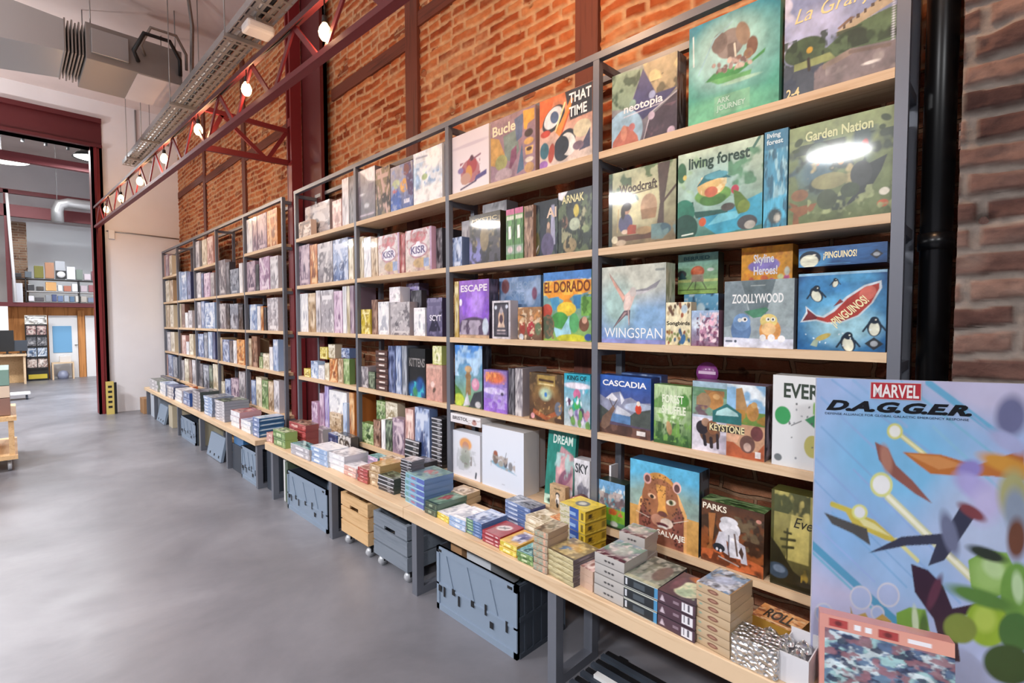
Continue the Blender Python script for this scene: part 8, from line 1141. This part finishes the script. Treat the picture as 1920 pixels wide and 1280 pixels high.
# round tins and odd things on the shelves
t = thing('round_tin', 'round red brown tin with angry eyes on lowest shelf edge', 'tin', (1.853, 1.43, .5515))
MB().lathe([(.001, -.0), (.046, -.0), (.048, .004), (.048, .05), (.001, .05)], axis='x', n=28, c=(0, 0, .048)).build('tin_body', CARD, t, col='#8a4a42')
MB().lathe([(.001, -.001), (.041, -.001), (.041, .0), (.001, .0)], axis='x', n=28, c=(0, 0, .048)).build('printed_cover', CARD, t, col='#c07a6c')
for s in (-1, 1):
    MB().prism([(s*.008, .052), (s*.030, .062), (s*.028, .046)], 'x', -.0025, -.001).build('printed_eye', CARD, t, col='#f2ece6')
t = thing('round_badge', 'purple and white round badge standing behind bison and forest boxes', 'badge', (1.972, .868, .971))
MB().box(0, .03, -.035, .035, 0, .262).build('stand_card', WHT, t)
MB().lathe([(.001, -.003), (.045, -.003), (.045, 0), (.001, 0)], axis='x', n=24, c=(0, 0, .288)).build('badge_disc', CARD, t, col='#8a3c86')
MB().box(-.005, -.003, -.035, .035, .284, .296).build('badge_stripe', CARD, t, col='#e4c4e0')

# ---- the tall poster standing on the near bench
ang = math.radians(-27)
ps = thing('poster_panel', 'tall pale blue poster board with streaks and bold black title on the bench end', 'poster', (1.615, .395, BZ+.001))
ps.rotation_euler = (0, 0, math.radians(27))
PW, PH = .52, .844
MB().box(0, .012, -PW, 0, 0, PH).build('board', CARD, ps, col='#c8d0e8')
obj('printed_face', art_mesh('poster', 260, (0, -PW, 0), (0, 0, PH), (-1, 0, 0)), ps, (-.0006, 0, 0))
P, U, V = (-.001, 0, 0), (0, -PW, 0), (0, 0, PH)
MB().box(-.0022, -.001, -.247, -.129, .790, .838).build('logo_plate', CARD, ps, col='#c0c0cc')
MB().box(-.0026, -.0022, -.245, -.131, .792, .836).build('logo_red', CARD, ps, col='#b8303c')
title(ps, (-.0026, 0, 0), U, V, ('MARVEL', .136/PW, .796/PH, .241/PW, .832/PH, '#f2eef0', 'b'), 'logo_lettering')
title(ps, P, U, V, ('D.A.G.G.E.R.', .024/PW, .754/PH, .358/PW, .784/PH, '#0c0e16', 'Bi'), 'title_lettering')
title(ps, P, U, V, ('DEFENSE ALLIANCE FOR GLOBAL GALACTIC EMERGENCY RESPONSE', .022/PW, .742/PH, .352/PW, .748/PH, '#20283c', 'n'), 'small_lettering')
# ---- the tilted pink box in front of it
pk = thing('game_box', 'salmon pink rimmed game box with blue maze art before the poster', 'board game', (1.515, .348, BZ+.009))
pk.rotation_euler = (0, math.radians(9), math.radians(17))
KW, KH = .285, .203
MB().box(0, .05, -KW, 0, 0, KH).build('box_body', CARD, pk, col='#d4948a')
obj('printed_cover', art_mesh('maze', 90, (0, -KW+.012, 0), (0, 0, KH-.034), (-1, 0, 0)), pk, (-.0008, -.012, .0))
obj('printed_rim', art_mesh('maze_rim', 60, (0, -KW, 0), (0, 0, .033), (-1, 0, 0)), pk, (-.0012, 0, KH-.034))
# ================================================================== UNDER THE BENCHES
def crate(label, x, y, w_, d, h_, name='folding_crate', grp=None, m=None):
    """x,y: front left bottom corner (left = far end); w_ along -y, d along +x"""
    m = m or CRATE
    t = thing(name, label, 'crate', (x, y, 0), group=grp); s = .012
    q = MB(); q.box(0, s, -w_, 0, 0, h_).box(-.006, s, -w_, 0, h_-.03, h_).box(-.006, s, -w_, 0, 0, .03).box(-.006, s, -.02, 0, 0, h_).box(-.006, s, -w_, -w_+.02, 0, h_)
    for k in range(3): q.bar((-.003, -w_*(.12+.28*k), h_*.95), (-.003, -w_*(.22+.28*k), h_*.45), .006, .004, up=(1, 0, 0))
    q.box(-.006, s, -w_, 0, h_*.40, h_*.43)
    q.build('front_panel', m, t)
    MB().box(d-s, d, -w_, 0, 0, h_).build('rear_panel', m, t)
    q = MB()
    for yy in (-w_, -.012):
        q = MB().box(s, d-s, yy, yy+s, 0, h_)
        o_ = -.005 if yy < -.1 else s
        for k in range(5): q.box(d*(.12+.17*k), d*(.12+.17*k)+.014, yy+o_, yy+o_+.005, .02, h_-.02)
        for zz_ in (.0, h_*.5, h_-.025): q.box(.01, d-.01, yy+o_-.001, yy+o_+.006, zz_, zz_+.022)
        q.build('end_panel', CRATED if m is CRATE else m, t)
    MB().box(s, d-s, -w_+s, -s, 0.004, .016).build('base', m, t)
    q = MB(); qq = []
    for k, (a, b_) in enumerate([(.03, .30), (.10, .25), (.22, .36), (.30, .24), (.47, .36), (.64, .36), (.70, .22), (.88, .3)]):
        hh = .03 if k % 2 == 0 else .05
        qq.append(MB()); qq[-1].box(-.0075, -.0055, -w_*a-.022 if k % 2 == 0 else -w_*a-.012, -w_*a, h_*b_, h_*b_+hh)
    for yy in (.02, .9): qq.append(MB()); qq[-1].box(-.0075, -.0055, -w_*yy-.03, -w_*yy, h_-.024, h_-.012)
    for q in qq: q.build('latch_hole', BLACK, t)
    return t
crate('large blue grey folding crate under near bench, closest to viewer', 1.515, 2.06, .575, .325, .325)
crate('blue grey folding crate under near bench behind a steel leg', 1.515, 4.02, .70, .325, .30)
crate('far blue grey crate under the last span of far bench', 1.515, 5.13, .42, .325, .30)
# things in the front crate
tag(MB().box(0, .2, -.18, 0, 0, .2).build('carton', CARD, loc=(1.6, 1.93, .13+.02), col='#cfd4dc', bevel=.003), 'pale carton inside the closest crate', 'box')
tag(MB().box(0, .16, -.09, 0, 0, .20).build('carton', CARTON, loc=(1.58, 2.035, .13+.02), bevel=.003), 'brown carton inside the closest crate', 'box')
tag(MB().box(0, .12, -.06, 0, 0, .31).build('yellow_folder', CARD, loc=(1.68, 1.60, .018), col='#c8b040', bevel=.003), 'yellow folder standing in the closest crate', 'folder')
# slatted crates on casters
def slat_crate(label, x, y, w_, d, z0, z1, m):
    t = thing('slatted_crate', label, 'crate', (x, y, 0)); hh = (z1-z0-.02)/3
    for k in range(3):
        q = MB(); za = z0+k*(hh+.01)
        if k == 2:
            q.box(0, .012, -w_, 0, za+.02, za+hh).box(0, .012, -w_*.34, 0, za, za+.02).box(0, .012, -w_, -w_*.66, za, za+.02)
        else: q.box(0, .012, -w_, 0, za, za+hh)
        q.box(d-.012, d, -w_, 0, za, za+hh).box(.012, d-.012, -w_, -w_+.012, za, za+hh).box(.012, d-.012, -.012, 0, za, za+hh)
        q.build('slat_course', m, t)
    q = MB()
    for xx in (.0125, d-.0325):
        for yy in (-w_+.0125, -.0325): q.box(xx, xx+.02, yy, yy+.02, z0, z1)
    q.build('corner_posts', m, t)
    MB().box(.013, d-.013, -w_+.013, -.013, z0-.001, z0+.01).build('base', m, t)
    for xx in (.04, d-.04):
        for yy in (-w_+.04, -.04):
            c = MB().tube([(xx, yy-.012, .03), (xx, yy+.012, .03)], .03, 14).build('caster', RUB, t)
            MB().box(xx-.012, xx+.012, yy-.018, yy+.018, .058, z0-.001).box(xx-.006, xx+.006, yy-.018, yy-.014, .03, .06).box(xx-.006, xx+.006, yy+.014, yy+.018, .03, .06).build('caster_bracket', BLACK, c)
slat_crate('natural pine slatted crate on casters under near bench', 1.515, 3.12, .35, .3, .085, .345, PINEX)
slat_crate('grey slatted crate on casters next to the pine crate', 1.515, 2.70, .36, .3, .075, .335, GREYWOOD)
t = thing('leaning_panel', 'white edged dark green panel standing at left under near bench', 'panel', (1.55, 4.2, 0))
MB().box(0, .25, -.03, 0, 0, .34).build('white_board', WHT, t); MB().box(0, .25, -.085, -.031, 0, .33).build('green_board', CARD, t, col='#5a6858')
# steel slats lying under the bench near the viewer
q = thing('folded_stand', 'folded black slatted stand with white bar lying under near bench', 'stand', (1.50, .30, 0))
rnd = random.Random(3)
for k in range(9): MB().box(k*.036, k*.036+.022, 0, .92, .012+.006*(k % 2), .028+.006*(k % 2)).build('slat', CRATED if k % 2 else BLACK, q)
MB().box(.118, .146, 0.02, .86, .036, .05).build('white_bar', WHT, q)
MB().box(-.01, .34, .84, .88, 0, .011).box(-.01, .34, .04, .08, 0, .011).build('cross_bar', BLACK, q)
# far bench undercrates
def lid_leaning(label, x, y, w_, h_, rzz, ryy, holes=True):
    t = thing('folded_crate', label, 'crate', (x, y, 0.004)); t.rotation_euler = (0, math.radians(ryy), math.radians(rzz))
    MB().box(0, .03, -w_, 0, 0, h_).build('panel', CRATE, t, bevel=.004)
    MB().box(.03, .10, -w_+.02, -.02, .0, h_*.8).build('folded_body', CRATED, t)
    for k in range(3): MB().box(-.002, 0, -w_*(.2+.3*k)-.03, -w_*(.2+.3*k), .03, .055).build('latch_hole', BLACK, t)
lid_leaning('folded blue grey crate leaning under far bench, larger one', 1.50, 6.30, .52, .25, 0, 12)
lid_leaning('folded blue grey crate leaning under far bench near its far end', 1.50, 8.98, .5, .25, 0, 12)
crate('pale crate under far bench between two legs, middle span', 1.515, 7.50, .70, .32, .27)
tag(MB().box(0, .2, -.3, 0, 0, .24).build('carton', CARTON, loc=(1.46, 10.02, 0), bevel=.003), 'brown carton on the floor at the far end of far bench', 'box')
tag(MB().box(0, .22, -.3, 0, 0, .33).build('carton', CARD, loc=(1.52, 9.5, 0), col='#c6d2e2', bevel=.003), 'pale blue carton under the far end of far bench', 'box')
tag(MB().box(0, .22, -.22, 0, 0, .3).build('carton', CARD, loc=(1.54, 8.36, 0), col='#cbbfa4', bevel=.003), 'cream carton standing under far bench beside a leg', 'box')
tag(MB().box(0, .22, -.16, 0, 0, .32).build('carton', CARD, loc=(1.54, 6.76, 0), col='#d2cbb0', bevel=.003), 'cream carton beside the middle leg under far bench', 'box')
tag(MB().box(0, .13, -.16, 0, .0, .16).build('wooden_tray', PINEX, loc=(1.70, 6.28, .0), bevel=.003), 'wooden tray in shade under far bench', 'tray')
tag(MB().box(0, .24, -.28, 0, 0, .10).build('carton', CARD, loc=(1.54, 5.45, 0.2612), col='#3f74a8', bevel=.003), 'blue carton on a dark crate behind a leg under far bench', 'box')
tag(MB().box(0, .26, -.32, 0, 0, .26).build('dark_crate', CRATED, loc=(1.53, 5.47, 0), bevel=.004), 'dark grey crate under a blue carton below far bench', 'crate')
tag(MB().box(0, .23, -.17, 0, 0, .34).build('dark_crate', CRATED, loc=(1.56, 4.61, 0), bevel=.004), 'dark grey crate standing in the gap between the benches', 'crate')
